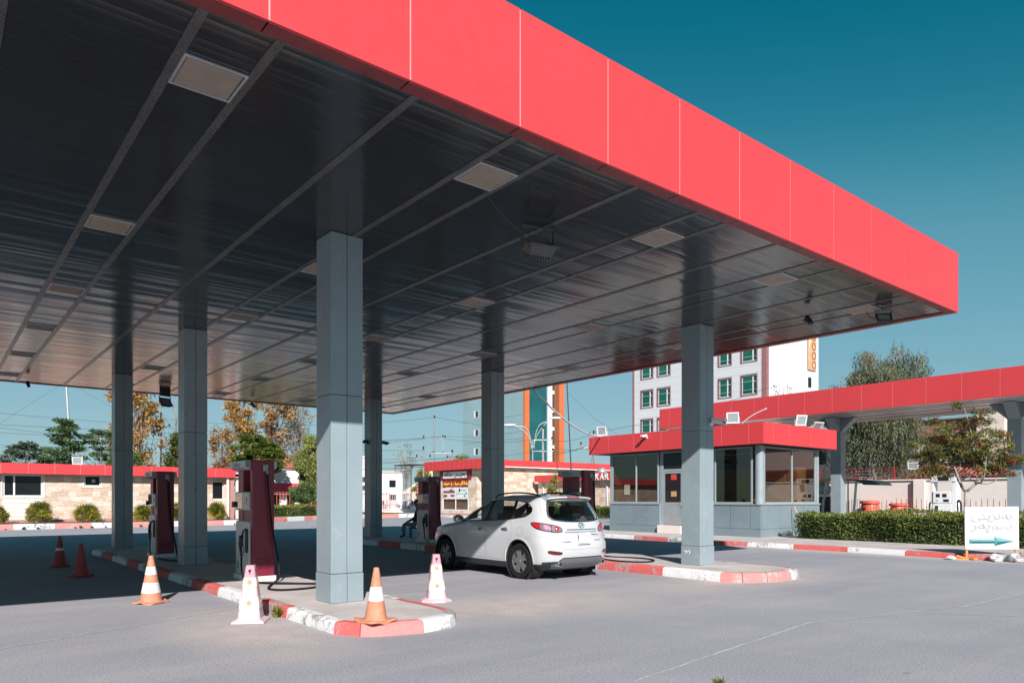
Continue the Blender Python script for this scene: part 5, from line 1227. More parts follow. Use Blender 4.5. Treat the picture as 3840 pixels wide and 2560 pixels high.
m = MB(); m.lathe([(.42,0),(.42,.12),(.38,.26),(.22,.38),(.0001,.42)],20,(46.6,44.6,4.0)); m.tube([(46.6,44.6,3.5),(46.6,44.6,4.0)],.05,8); tag(obj('roof_vent', m, MT['steel'], loc=(46.6,44.6,3.6), smooth='auto'), 'grey domed vent on the wing roof above the capital letters', 'vent')

# ------------------------------------------------------------------ towers
GLT = paint('tower_glass',(.012,.10,.105),.14,var=.25,scale=.25); TB = paint('tower_blue_panel',(.25,.375,.40),.45,var=.06,scale=.3); TO = paint('tower_orange',(.55,.14,.045),.6,var=.06,scale=.5)
tw = thing('office_tower', 'tall office tower with blue-grey side, orange strips and teal glass', 'building', (76.77,90.95,0)); TU,TV,TH = 76.77,90.95,27
m = MB()
for k in range(7):
    z0,z1 = 3.9*k+.02, 3.9*(k+1)-.02
    for i in range(6): a = TV+.06+i*2.95; m.box(TU,TU+.1,a,a+2.93,z0,z1)
obj('side_cladding', m, TB, tw, world=True)
for k in range(1,7):
    for v_ in (104.4,): 
        f=MB(); z=3.35*k-.55; f.box(TU-.03,TU+.02,v_-.75,v_+.75,z,z+1.25); w_=obj('window',f,MT['white'],tw,world=True)
        f=MB(); f.box(TU-.05,TU-.032,v_-.66,v_-.3,z+.08,z+1.17); f.box(TU-.05,TU-.032,v_-.22,v_+.22,z+.08,z+1.17); obj('pane',f,MT['dglass'],w_,world=True)
m = MB(); m.box(TU-.02,77.77,TV,TV+.4,0,TH); m.box(84.55,85.7,TV,TV+.4,0,TH); o=obj('orange_strip', m, TO, tw, world=True)
m = MB(); m.box(77.78,81.9,TV+.25,TV+.4,0,TH); obj('glass_wall', m, GLT, tw, world=True)
m = MB()
for k in range(9): m.box(77.78,81.9,TV+.2,TV+.249,3.1*k,3.1*k+.10)
for x in (78.6,79.4,80.2,81.0): m.box(x-.02,x+.02,TV+.21,TV+.249,0,TH)
obj('mullion', m, paint('mullion',(.035,.12,.125),.4), tw, world=True)
m = MB(); m.box(81.92,82.93,TV+.02,TV+.4,0,TH); obj('white_strip', m, MT['whited'], tw, world=True)
m = MB(); m.box(82.95,83.5,TV+.3,TV+.4,0,TH); obj('recess', m, MT['trim'], tw, world=True)
m = MB()
for k in range(9): m.box(82.95,83.5,TV+.1,TV+.28,3.1*k+.9,3.1*k+1.5)
obj('balcony', m, MT['whited'], tw, world=True)
m = MB(); 
for x in (83.55,83.75,83.95,84.15,84.35): m.box(x,x+.07,TV+.0,TV+.3,0,TH)
m.box(83.52,84.54,TV+.31,TV+.4,0,TH)
obj('louvre', m, paint('tower_rust',(.30,.11,.05),.7), tw, world=True)
m = MB(); m.box(TU+.12,85.6,TV+.42,108.5,0,TH-.2); obj('core', m, TB, tw, world=True)

HW = paint('hotel_white',(.57,.58,.61),.6,var=.02,scale=.3); HP = paint('hotel_pink',(.27,.125,.13),.6,var=.15,scale=3)
ho = thing('white_block', 'white multistorey block with green windows framed in pink', 'building', (62,37.85,0)); HU,HV = 62,37.85
m = MB(); 
rows = [11.77-3.2*3, 11.77-3.2*2, 11.77-3.2, 11.77, 11.77+3.2, 11.77+6.4]
cols_ = [(51.65,53.30),(49.30,50.97),(45.6,47.2),(41.73,43.16),(38.89,40.56)]
op = [(a,b,z,z+1.85) for z in rows for a,b in cols_]
blockwall(m,1,HU,HV+.5,54.3,0,22,op,.4); obj('wall', m, HW, ho, world=True)
m = MB(); 
z=1.0
while z<22: 
    yy=[HV+.5,54.3]; m.box(HU-.006,HU-.001,yy[0],yy[1],z,z+.03); z+=.80
for z0 in rows:
    pass
obj('panel_joint', m, paint('hotel_joint',(.45,.46,.5),.6), ho, world=True)
m = MB(); m.box(HU-.03,HU+.4,HV-.0,HV+.49,0,22); m.box(HU-.02,HU+.3,54.31,54.6,0,22); obj('pink_edge', m, HP, ho, world=True)
m = MB(); m.box(HU+.41,71.74,HV,HV+.4,0,22); obj('end_wall', m, HW, ho, world=True)
m = MB(); m.box(HU+.42,71.7,HV+.42,54.3,21.5,21.9); m.box(71.3,71.7,HV+.42,54.3,0,21.4); m.box(HU+1.2,HU+1.3,HV+.6,54.2,0,21.4); obj('core', m, MT['trim'], ho, world=True)
GW = paint('green_glass',(.012,.10,.075),.12,var=.3,scale=.6)
for z in rows:
    for a,b in cols_:
        f=MB(); f.box(HU-.05,HU+.1,a-.1,a,z-.1,z+1.95); f.box(HU-.05,HU+.1,b,b+.1,z-.1,z+1.95); f.box(HU-.05,HU+.1,a,b,z-.1,z); f.box(HU-.05,HU+.1,a,b,z+1.85,z+1.95); w_=obj('window', f, HP, ho, world=True)
        f=MB(); f.box(HU+.10,HU+.16,a,b,z,z+.09); f.box(HU+.10,HU+.16,a,b,z+1.76,z+1.85); f.box(HU+.10,HU+.16,a,a+.07,z+.09,z+1.76); f.box(HU+.10,HU+.16,b-.07,b,z+.09,z+1.76); f.box(HU+.09,HU+.16,a+.42,a+.52,z+.09,z+1.76); f.box(HU+.09,HU+.16,a+.07,a+.42,z+1.2,z+1.28); obj('frame', f, MT['white'], w_, world=True)
        f=MB(); f.box(HU+.12,HU+.14,a+.05,b-.05,z+.05,z+1.8); obj('pane', f, GW, w_, world=True)
t = thing('banner', 'tan vertical banner peeling on the white block end wall', 'banner', (70.2,37.8,14.7)); m = MB(); m.box(69.45,71.0,37.70,37.78,14.75,21.5); b_=obj('sheet', m, mat_foil('banner_tan',[(0,(.55,.30,.16)),(.5,(.60,.38,.22)),(.62,(.30,.13,.07)),(.66,(.62,.45,.28))],1.6), t, world=True)
m = MB()
for k in range(4): q=MB(); q.lathe([(.28,-.01),(.40,-.01),(.40,.01),(.28,.01),(.28,-.01)],16,(70.5,37.69,15.3+.95*k),axis='y'); m.add(q.v,[f for f in q.f if len(f)==4])
obj('ring_print', m, paint('banner_brown',(.22,.09,.05),.7), b_, world=True)
m = MB(); m.add([(69.5,37.69,21.5),(70.5,37.69,21.5),(70.3,37.69,18.6),(69.5,37.69,16.6)],[(0,1,2,3)]); m.box(69.5,70.4,37.685,37.688,16.5,16.55); obj('torn_patch', m, paint('banner_cream',(.72,.55,.36),.7), b_, world=True)
f=MB(); f.box(69.63,70.2,37.80,37.83,13.0,14.0); w_=obj('window', f, MT['dglass'], ho, world=True)

# ------------------------------------------------------------------ right-hand side: boundary wall, railings, pink villa, shelter
bw = thing('boundary_wall', 'long smooth cream boundary wall behind the farther canopy', 'wall', (45,15,0))
m = MB(); m.box(45,45.25,-12,26,.0,2.72); obj('wall', m, MT['cream'], bw, world=True); 
m = MB(); m.box(44.75,45.0,17.25,17.85,.0,2.76); m.box(44.9,45.3,-12,26,2.725,2.80); obj('coping', m, MT['cream'], bw, world=True)
fn_ = thing('wall_fence', 'red post and wire mesh fence on top of the cream wall', 'fence', (45.1,15,2.8))
for i,v_ in enumerate([26-2.3*k for k in range(17)]):
    m = MB(); w_=.07 if i%3==0 else .035; m.box(45.1-w_,45.1+w_,v_-w_,v_+w_,2.8,3.55); obj('post', m, MT['redfence'], fn_, world=True)
m = MB()
for z in (2.9,3.52): m.tube([(45.1,26,z),(45.1,-11,z)], .02, 5)
for k in range(4): m.tube([(45.1,26,3.02+.13*k),(45.1,-11,3.05+.13*k)], .004, 3, caps=False)
for k in range(260): m.tube([(45.1,26-.142*k,2.9),(45.1,26-.142*k,3.52)], .004, 3, caps=False)
obj('mesh', m, MT['redfence'], fn_, world=True)
f_,h_ = floodlight('small white floodlight on a fence post before the red tiled roof','white',w=.5,h=.38,d=.12,fins=False); f_.location=(45.1,18.0,3.6); f_.rotation_euler=(0,0,rad(-80)); h_.rotation_euler=(rad(12),0,0)
# low railing in front of the wall
rl = thing('railing', 'low red picket railing before the cream wall with wavy tops', 'fence', (43.3,13,0))
m = MB(); k=0; v_=23.0
while v_>-6:
    if v_>18.6: zt=1.48+.16*math.sin(k*.5)
    else: zt=1.62 if k%4<3 else 1.50
    m.tube([(43.3,v_,.05),(43.3,v_,zt)], .016, 5); m.tube([(43.3,v_,zt),(43.3,v_,zt+.06)], [.016,.002], 5)
    k+=1; v_-=.16 if v_>19 else .27
obj('picket', m, MT['redfence'], rl, world=True)
m = MB(); m.tube([(43.3,23,.25),(43.3,-6,.25)],.02,5); m.tube([(43.3,23,.75),(43.3,-6,.75)],.02,5); obj('rail', m, MT['redfence'], rl, world=True)
m = MB()
for k in range(45):
    v2=18.9-.54*k
    for z in (.5,1.0): m.add([(43.3,v2-.135+.09*math.cos(i*math.pi/8),z+.2+.09*math.sin(i*math.pi/8)) for i in range(16)]+[(43.3,v2-.135+.075*math.cos(i*math.pi/8),z+.2+.075*math.sin(i*math.pi/8)) for i in range(16)],[(i,(i+1)%16,16+(i+1)%16,16+i) for i in range(16)])
obj('scroll', m, MT['redfence'], rl, world=True, fixn=False)
def barrel(loc, s, label):
    t = thing('barrel', label, 'barrel', loc); m = MB(); m.lathe([(.30*s,0),(.33*s,.06*s),(.36*s,.4*s),(.33*s,.8*s),(.30*s,.9*s)],24); b_=obj('body', m, MT['barrel'], t, smooth='auto'); m = MB(); m.lathe([(.30*s,.9*s),(.38*s,.92*s),(.38*s,1.0*s),(.30*s,1.03*s),(.0001,1.04*s)],24); obj('lid', m, MT['barrel'], t, smooth='auto')
barrel((44.2,20.1,0),1.5,'large red plastic barrel behind the pickets, by the shelter post'); barrel((44.2,18.45,0),1.36,'smaller red plastic barrel standing alone behind the pickets')
m = MB(); m.tube([(44.0,16.9,.75),(44.0,16.2,.75)],.35,14); m.tube([(44.0,16.25,.75),(44.0,16.17,.75)],.22,14); tag(obj('pipe_drum', m, MT['whited'], loc=(44.0,16.5,.4)), 'pale drum lying behind the railing by the white pump', 'drum')
# shelter with curved sheet roof, banner, posts
st = thing('shelter', 'small shelter with curved brown sheet roof beside the booth', 'shelter', (40,22,0))
m = MB(); V=[]; 
for i in range(13):
    a = rad(90-75*i/12*1.0); v0 = 19.0-.95*math.sin(rad(75*i/12)); z0 = 2.72-.5*(1-math.cos(rad(75*i/12)))*.75
    V += [(39.0,v0,z0),(42.5,v0,z0),(39.0,v0,z0-.04),(42.5,v0,z0-.04)]
m.add(V,[(4*i,4*i+1,4*i+5,4*i+4) for i in range(12)]+[(4*i+2,4*i+6,4*i+7,4*i+3) for i in range(12)]+[(4*i,4*i+4,4*i+6,4*i+2) for i in range(12)]+[(4*i+1,4*i+3,4*i+7,4*i+5) for i in range(12)])
m.box(39.0,42.5,19.0,24.0,2.68,2.72); obj('roof', m, MT['trim'], st, world=True)
m = MB(); m.box(38.95,38.998,18.9,24.0,2.64,2.76); obj('edge_trim', m, MT['wood'], st, world=True)
m = MB(); m.tube([(39.2,20.5,0),(39.2,20.4,1.5),(39.2,20.15,2.6)],[.07,.07,.13],8); obj('post', m, MT['steel'], st, world=True); m = MB(); m.tube([(39.2,18.75,0),(39.2,18.55,2.6)],.07,8); obj('post', m, MT['white'], st, world=True); m = MB(); m.tube([(39.2,19.0,0),(39.2,19.0,2.65)],.04,8); obj('post', m, MT['steel'], st, world=True)
t = thing('vehicle_panel', 'pale teal panel lettered in black beside the booth window, partly hidden by a post', 'panel', (40.6,22.0,1.5))
m = MB(); m.extrude(rounded([(23.6,1.9),(20.75,1.9),(20.65,2.25),(20.95,2.6),(21.5,2.8),(23.6,2.8)],.1), lambda y,z:(40.55,y,z), lambda y,z:(40.7,y,z)); pn=obj('sheet', m, paint('panel_teal',(.40,.56,.60),.4), t, world=True)
lettering('lettering', shape('ئەراندی هاوکار'), .3, MT['ink'], pn, (-.055,-.62,1.0), FACE_U, fit=(1.15,.17), bev=.006); lettering('lettering', '0750 446 4477', .2, MT['ink'], pn, (-.055,-.62,.53), FACE_U, fit=(1.15,.12), bev=.006)
m = MB(); m.box(40.5,40.75,20.7,23.6,1.82,1.9); obj('ledge', m, MT['white'], t, world=True); m = MB(); m.box(40.6,41.5,20.75,23.6,.0,1.81); obj('lower_body', m, MT['trim'], t, world=True); m = MB(); m.box(40.56,40.595,21.6,22.1,.2,1.6); obj('door', m, paint('dark_red',(.10,.01,.015),.5), t, world=True)
# villa
vi = thing('villa', 'two-storey pink villa with brown parapet and red tiled porch roof', 'building', (56,14,0))
PK = paint('villa_pink',(.58,.44,.42),.85,var=.05,scale=.4); BN = paint('villa_brown',(.33,.15,.12),.8,var=.06,scale=.5); TR = paint('roof_tile',(.36,.10,.085),.7,var=.2,scale=4)
m = MB(); blockwall(m,1,56,-4,31,0,5.9,[(18.4,21.55,3.9,5.6),(11.0,15.0,3.4,5.6),(24,27,3.2,5.6),(28.9,30.1,4.4,5.7)],.4); obj('wall', m, PK, vi, world=True)
m = MB(); m.box(55.6,56.4,-4,26,6.1,7.12); obj('parapet', m, BN, vi, world=True); m = MB(); m.box(55.7,57.5,-4,31,5.92,6.08); obj('slab', m, MT['trim'], vi, world=True)
m = MB(); m.box(55.3,62,-4,22.5,7.2,7.3); obj('roof_sheet', m, MT['steel'], vi, world=True)
m = MB(); m.box(56.6,62,-4,31,0,5.9); obj('core', m, MT['trim'], vi, world=True)
for (a,b,z0,z1) in ((18.4,21.55,3.9,5.6),(11,15,3.4,5.6),(24,27,3.2,5.6)):
    m = MB(); z=z0
    while z<z1-.08: m.obox((55.97,(a+b)/2,z+.06),(.16,b-a,.03),Matrix.Rotation(.7,3,'Y')); z+=.24
    sl=obj('shutter', m, MT['white'], vi, world=True)
m = MB(); m.box(56.2,56.25,28.9,30.1,4.4,5.7); m.box(56.15,56.2,29.45,29.55,4.4,5.7); obj('window', m, MT['dglass'], vi, world=True)
m = MB(); 
for k in range(7): a=3.55-.16*k; m.box(53.6+.33*k,53.96+.33*k,-4,22.3,3.15+.12*k,3.22+.12*k)
for k in range(87): m.tube([(53.5,22.1-.3*k,3.2),(55.95,22.1-.3*k,4.06)],.06,5)
obj('porch_roof', m, TR, vi, world=True); m = MB(); m.box(54.2,56,-4,22,.0,3.1); obj('porch', m, MT['trim'], vi, world=True)
m = MB(); m.box(54.6,55.2,16.2,17.8,0,7.3); obj('wall', m, paint('villa_cream',(.66,.56,.50),.8), vi, world=True)
t = thing('air_conditioner', 'white air conditioner box hung under the shuttered villa window', 'air conditioner', (55.6,20.7,4.2)); m = MB(); m.box(55.2,55.95,20.3,21.1,4.3,4.92); b_=obj('case', m, MT['white'], t, world=True, bevel=.03); m = MB(); 
for k in range(4): m.box(55.18,55.198,20.42+.16*k,20.5+.16*k,4.4,4.8)
obj('grille', m, MT['teall'], b_, world=True); m = MB(); m.tube([(55.6,20.1,4.26),(55.6,21.4,4.26)],.04,6); m.tube([(55.25,20.1,4.26),(55.25,21.4,4.26)],.04,6); m.tube([(55.25,21.4,3.9),(55.25,21.4,4.26)],.04,6); m.tube([(55.25,20.1,3.9),(55.25,21.4,3.9)],.04,6); obj('bracket', m, MT['trim'], t, world=True)
t = thing('water_tank_house', 'flat-roofed pale house beyond the clipped trees', 'building', (60,26,0)); m = MB(); m.box(60,70,32,40,0,6.2); obj('wall', m, MT['cream'], t, world=True)

# ------------------------------------------------------------------ far street: gate, board, white houses, cars
gp = thing('gate_pillar', 'thick cream gate pillar beside the dark price board', 'pillar', (36.5,72,0)); m=MB(); m.box(35.2,36.7,71.6,73.0,0,3.4); obj('shaft', m, MT['cream'], gp, world=True, bevel=.04); m=MB(); m.box(35.1,36.8,71.5,73.1,3.41,3.5); obj('cap', m, MT['cream'], gp, world=True)
t = thing('price_board', 'leaning dark electronic price board with dim red characters', 'sign', (37.3,70.8,0), rad(-39)); LR=paint('led_red',(.50,.06,.09),.5)
m=MB(); m.tube([(-.65,0,.3),(-.65,0,2.2),(-.78,0,4.15)],.05,6); m.tube([(.55,.0,.3),(.55,0,2.4),(.42,0,4.2)],.05,6); obj('post', m, MT['trim'], t)
for (x,z,h_,tx) in ((-.18,3.75,.58,None),(-.1,2.86,.52,'عسی ٢٥٥'),(.1,2.05,.45,'x')):
    m=MB(); m.obox((x,-.08,z),(1.15 if tx!='x' else .7,.12,h_),Matrix.Rotation(rad(-6),3,'Y')); b_=obj('panel', m, MT['trim'], t, bevel=.01)
    if tx and tx!='x': lettering('lettering', shape('عسی')+' ٢٥٥'[::-1], .3, LR, b_, (x,-.145,z), (rad(90),rad(-6)*0,0), fit=(.9,.3), bev=.008)
    if tx=='x': lettering('lettering', shape('عسی'), .3, LR, b_, (x,-.145,z), (rad(90),0,0), fit=(.5,.28), bev=.008)
gt = thing('street_fence', 'pale barred street fence on a low wall, red end post', 'fence', (40,72,0))
m=MB(); 
F0,F1=Vector((37.3,72.6)),Vector((46.5,66.5)); n=52
for i in range(n+1):
    p=F0.lerp(F1,i/n); m.tube([(p.x,p.y,.55),(p.x,p.y,2.6+.12*math.sin(i*.35))],.028,5)
for z in (.8,1.5,2.35): m.tube([(F0.x,F0.y,z),(F1.x,F1.y,z)],.03,5)
obj('bar', m, paint('fence_pale',(.62,.50,.48),.6), gt, world=True); m=MB()
for k in range(2): 
    p=F0.lerp(F1,.58+.32*k); m.box(p.x-.08,p.x+.08,p.y-.08,p.y+.08,.1,2.9)
obj('post', m, paint('post_red',(.45,.14,.10),.6), gt, world=True)
m=MB(); d=(F1-F0).normalized(); nx=Vector((-d.y,d.x))*.15; m.extrude([tuple(F0-nx),tuple(F1-nx),tuple(F1+nx),tuple(F0+nx)], lambda x,y:(x,y,0), lambda x,y:(x,y,.55)); obj('base_wall', m, MT['cream'], gt, world=True)
m=MB(); m.poly([(33,66,.145),(47,62,.145),(47,80,.145),(33,80,.145)]); o=tag(obj('street_pavement', m, MT['dust']), 'pavement in front of the street fence', kind='structure'); kerb('kerb',[(33,65.8),(36.6,65.6),(40,64.9),(47,61.8)],.15,.17,[(1.6,0),(1.7,2)]*8,[MT['kwhite'],MT['kredp'],MT['kredp']],o,seed=37)
def house(label, loc, w, d_, h, mats, roof=None, rz=rad(-39)):
    t = thing('house', label, 'house', loc, rz); m=MB(); m.box(-w/2,w/2,0,d_,0,h); wl_=obj('wall', m, mats[0], t)
    m=MB()
    k=max(2,int(w/3))
    for i in range(k):
        x=-w/2+w*(i+.5)/k
        for z in ([1.2] if h<5 else [1.2,h-2.2]): m.box(x-.5,x+.5,-.03,.02,z,z+1.1)
    obj('window', m, MT['dglass'], t)
    m=MB()
    if roof=='gable': m.extrude([(-w/2-.3,h),(w/2+.3,h),(0,h+2.2)], lambda x,z:(x,-.3,z), lambda x,z:(x,d_+.3,z)); obj('roof', m, mats[1], t)
    elif roof=='band': m.box(-w/2-.2,w/2+.2,-.25,.0,h*.42,h*.55); m.box(-w/2-.1,w/2+.1,-.1,d_,h+.002,h+.25); obj('band', m, mats[1], t)
    else: m.box(-w/2-.15,w/2+.15,-.15,d_,h+.002,h+.3); obj('parapet', m, mats[1], t)
    return t
TT=paint('red_tile_far',(.48,.09,.07),.7); KH=paint('khaki',(.42,.40,.30),.8)
house('white house with a red gable, glimpsed between the sunlit column and the far column',(40.5,104,0),7,8,6.2,(MT['white'],TT),'gable'); house('white house with a red band below its windows, behind the gabled one',(37.5,92,0),6,6,5.2,(MT['white'],TT),'band')
house('plain white two-storey house above the price board',(48.5,101,0),9,8,7.8,(MT['white'],MT['white'])); house('white flat house with a khaki lean-to behind the street fence',(54,97.5,0),6,8,5.6,(MT['white'],KH))
t=thing('tent_roof','tan peaked roof behind the street fence','roof',(57,88,0)); m=MB(); m.add([(54,92,2.4),(61,86.5,2.4),(63,92,2.4),(57,96,2.4),(59.4,91.5,6.2)],[(0,1,4),(1,2,4),(2,3,4),(3,0,4)]); obj('sheet', m, paint('tent_tan',(.52,.42,.33),.8), t, world=True); m=MB(); m.box(55,61,88,92,0,2.38); obj('body', m, MT['cream'], t, world=True)
house('pale house with pink mansard roof glimpsed past the orange tower strip',(98,92,0),8,8,5.5,(MT['cream'],paint('mansard',(.55,.42,.42),.7)),'gable')
def far_car(label, loc, rz, mat):
    t=thing('parked_car', label, 'car', loc, rz); m=MB()
    m.extrude(rounded([(-2.2,.3),(2.2,.3),(2.25,.75),(1.5,.92),(.85,1.42),(-1.1,1.45),(-1.75,.98),(-2.25,.9)],.12), lambda x,z:(x,-.85,z), lambda x,z:(x,.85,z)); obj('body', m, mat, t, bevel=.06)
    m=MB(); m.extrude([(.72,1.36),(1.32,.95),(-1.5,.99),(-1.02,1.38)], lambda x,z:(x,-.857,z), lambda x,z:(x,.857,z)); obj('side_window', m, MT['dglass'], t)
    m=MB(); m.extrude([(-.6,1.36),(.6,1.36),(.7,1.0),(-.7,1.0)], lambda y,z:(-1.12-(1.42-z)*1.28-.02,y,z), lambda y,z:(-1.10-(1.42-z)*1.28+.05,y,z)); obj('rear_window', m, MT['dglass'], t)
    for x in (-1.4,1.4):
        for y in (-.8,.8): m=MB(); m.lathe([(.0001,-.1),(.2,-.1),(.32,-.09),(.32,.09),(.2,.1),(.0001,.1)],20,axis='y'); o=obj('wheel', m, MT['rubber'], t, smooth='auto'); o.location=(x,y,.32)
    m=MB(); m.box(-2.27,-2.2,-.8,-.5,.72,.86); m.box(-2.27,-2.2,.5,.8,.72,.86); obj('tail_lamp', m, MT['lred'], t)
far_car('blue car parked behind the street fence',(46.6,74.6,0),rad(95),paint('car_blue',(.10,.19,.34),.25,coat=.6)); far_car('white car parked behind the street fence beside a blue one',(43.3,77.0,0),rad(80),MT['carw']); far_car('dark car farther behind the street fence',(49.8,73.2,0),rad(100),paint('car_dark',(.05,.05,.06),.25,coat=.6))
# red fence and pink shopfront among the autumn trees
t=thing('roadside_fence','tall thin red railing in front of the autumn trees','fence',(28,66,0)); m=MB(); A0,A1=Vector((24.5,71)),Vector((36,63.5))
for i in range(46): p=A0.lerp(A1,i/45); m.tube([(p.x,p.y,.15),(p.x,p.y,2.35)],.03,5)
for z in (.55,2.1): m.tube([(A0.x,A0.y,z),(A1.x,A1.y,z)],.035,5)
obj('bar', m, paint('rail_red',(.55,.10,.10),.6), t, world=True)
t=thing('shopfront','white shopfront with crimson awning behind the red railing','building',(33,84,0),rad(-30)); m=MB(); m.box(-4,4,0,5,0,5); obj('wall', m, MT['whited'], t); m=MB(); m.box(-4,4,-1,0,2.5,3.5); obj('awning', m, paint('crimson',(.50,.03,.09),.6), t); m=MB(); 
for x in (-3,-1.2,.6,2.4): m.box(x,x+.9,-.03,.02,.3,2.2)
obj('window', m, MT['dglass'], t)

# ------------------------------------------------------------------ poles, lamps, wires
INS=MT['trim']
def pole(label, loc, h, arms, r0=.14, mat='pole', name='utility_pole', rz=rad(-39)):
    t=thing(name, label, 'pole', loc, rz); m=MB(); m.tube([(0,0,0),(0,0,h)],[r0,r0*.6],10); obj('shaft', m, MT[mat], t)
    for (z,w) in arms:
        m=MB(); m.box(-w/2,w/2,-.06,.06,z-.05,z+.05); a_=obj('cross_arm', m, MT[mat], t)
        for sg in ((-1,0,1) if w>2 else (-1,1)): m=MB(); m.lathe([(.05,0),(.11,.08),(.06,.14),(.11,.22),(.05,.32)],10,(sg*w*.46,0,z+.05)); obj('insulator', m, INS, a_)
    m=MB(); m.lathe([(.06,0),(.13,.1),(.07,.18),(.12,.3),(.03,.36)],10,(0,0,h)); obj('insulator', m, INS, t)
    return t
pole('tall slim power pole with one tilted cross arm over the shop roof',(49.31,75.91,0),11.7,[(9.2,2.9)]); pole('thin pale power pole with one cross arm behind the shop roof',(61.27,91.96,0),11.0,[(8.6,3.2)],.12,'steel')
pole('short power pole crowded with black insulators at the shop roof corner',(42.89,68.25,0),7.1,[(5.0,2.6),(6.2,1.6)]); pole('short power pole with insulators beside the blue-grey tower',(48.2,70.37,0),7.1,[(5.4,2.6),(6.4,1.2)])
pole('thick concrete pole before the teal glass tower',(59.82,67.35,0),10.4,[(9.0,2.4),(7.6,2.6)],.20,'steel'); pole('power pole topped by insulators beyond the booth roof end',(53.95,52.79,0),8.4,[(7.2,2.9),(8.2,1.0)],.15)
pole('distant power pole among the autumn trees beyond the low stone building',(22.5,96,0),12.0,[(10.5,2.2)],.16); pole('distant power pole rising beside the maroon pump top',(30.5,98,0),8.2,[(7.4,2.4)],.14)
t=thing('street_lamp','twin-armed street lamp before the orange tower strip','street lamp',(62.09,71.95,0),rad(-39)); m=MB(); m.tube([(0,0,0),(0,0,9.4)],[.14,.08],10); obj('shaft', m, MT['steel'], t)
for sg in (-1,1):
    m=MB(); m.tube(bez([(sg*.2,0,8.2),(sg*.28,0,9.6),(sg*.9,0,11.0+.35*(sg>0)),(sg*2.3,0,11.2+.7*(sg>0))]),.06,8); m.tube(bez([(sg*.1,0,8.4),(sg*.5,0,9.8),(sg*1.3,0,10.7+.4*(sg>0)),(sg*2.0,0,11.1+.7*(sg>0))]),.05,8); a_=obj('arm', m, MT['steel'], t, smooth=True)
    m=MB(); m.ellip((sg*3.0,0,11.35+.95*(sg>0)),(.9,.25,.16),12,8); obj('lantern', m, MT['white'], a_, smooth=True)
t=thing('radio_mast','thin dark guyed mast on the shop roof','mast',(45.9,47.8,3.6)); m=MB(); m.tube([(45.9,47.75,3.6),(45.56,48.0,12.4)],[.06,.045],8); obj('tube', m, MT['trim'], t, world=True); m=MB(); m.tube([(45.6,47.97,11.4),(46.3,45.5,9.0),(47.6,41.8,6.2),(48,40.5,5.8)],.012,4); obj('guy_wire', m, MT['wire'], t, world=True)
t=thing('radio_mast','tall thin pale mast rising behind the low stone building','mast',(12.0,88,0)); m=MB(); m.tube([(12.2,88,0),(11.0,88.6,24)],[.13,.07],8); obj('tube', m, MT['steel'], t, world=True); m=MB(); m.tube([(11.5,88.3,14),(3,95,7)],.012,4); m.tube([(11.5,88.3,14),(20,82,8)],.012,4); obj('guy_wire', m, MT['wire'], t, world=True)
def wire(a,b,sag,n=18,r=.018):
    a,b=Vector(a),Vector(b); m=MB(); m.tube([a.lerp(b,i/n)-Vector((0,0,4*sag*(i/n)*(1-i/n))) for i in range(n+1)],r,4); return m
WS=[((-30,110,16),(22.5,96,10.6),1.0),((-30,110,15.3),(30.5,98,8.0),1.0),((-30,112,13),(22.5,96,9),1.2),((-25,104,9.5),(20,100,8),.8),((-25,104,7.2),(5,92,5.2),.5),((-25,104,12.2),(22,96,10),.9),
 ((22.5,96,10.6),(42.9,68.3,7.0),.8),((22.5,96,11.5),(49.3,75.9,11.8),.9),((30.5,98,7.4),(48.2,70.4,6.5),.8),((22.5,96,9.8),(49.3,75.9,9.3),.9),((33,110,9),(49.3,75.9,9.3),.7),((33,112,11),(61.3,92,11.2),.8),((33,112,8),(42.9,68.3,6.3),.7),((33,112,7),(48.2,70.4,5.6),.7),((30,100,6.5),(42.9,68.3,5.2),.6),((30,104,5.6),(48.2,70.4,6.6),.5),
 ((49.3,75.9,11.9),(59.8,67.4,10.6),.5),((49.3,75.9,9.4),(59.8,67.4,9.2),.6),((61.3,92,11.2),(59.8,67.4,10.6),.5),((48.2,70.4,6.6),(59.8,67.4,7.8),.4),((48.2,70.4,5.6),(54,52.8,7.4),.8),((59.8,67.4,9.2),(54,52.8,8.5),.6),((59.8,67.4,7.8),(54,52.8,7.4),.6),((59.8,67.4,9),(54,52.8,7.3),.9),
 ((54,52.8,8.6),(61,37,12),.5),((54,52.8,7.4),(61,37,9.5),.5),((54,52.8,7.4),(61,37,9.0),.6),((54,52.8,7.2),(47,42,5.2),.4),((54,52.8,7.2),(46.5,46,4.6),.3),((54,52.8,7.5),(60,36,8.2),.5),((44.5,30,7.2),(47,2,7.4),.8),((44.5,30,5.6),(50,2,5.4),.6)]
for i,(a,b,s_) in enumerate(WS): tag(obj('power_line', wire(a,b,s_), MT['wire'], loc=a), 'thin dark overhead wire crossing the pale sky between power poles', 'power line', 'overhead wires')
# person seated in the shade behind the pump
pr = thing('person', 'person in dark top and grey trousers sitting in shade behind a fuel pump', 'person', (14.4,23.5,.19), rad(141))
def skin(name, verts, edges, rads, mat, par, sub=2):
    me=D.meshes.new(name); me.from_pydata(verts,edges,[]); o=D.objects.new(name,me); COL.objects.link(o); o.parent=par; me.materials.append(mat)
    md=o.modifiers.new('s','SKIN'); md.use_smooth_shade=True
    for i,r_ in enumerate(rads): me.skin_vertices[0].data[i].radius=(r_,r_); me.skin_vertices[0].data[i].use_root=(i==0)
    m2=o.modifiers.new('u','SUBSURF'); m2.levels=sub; m2.render_levels=sub; bpy.context.view_layer.update(); apply_mods(o); return o
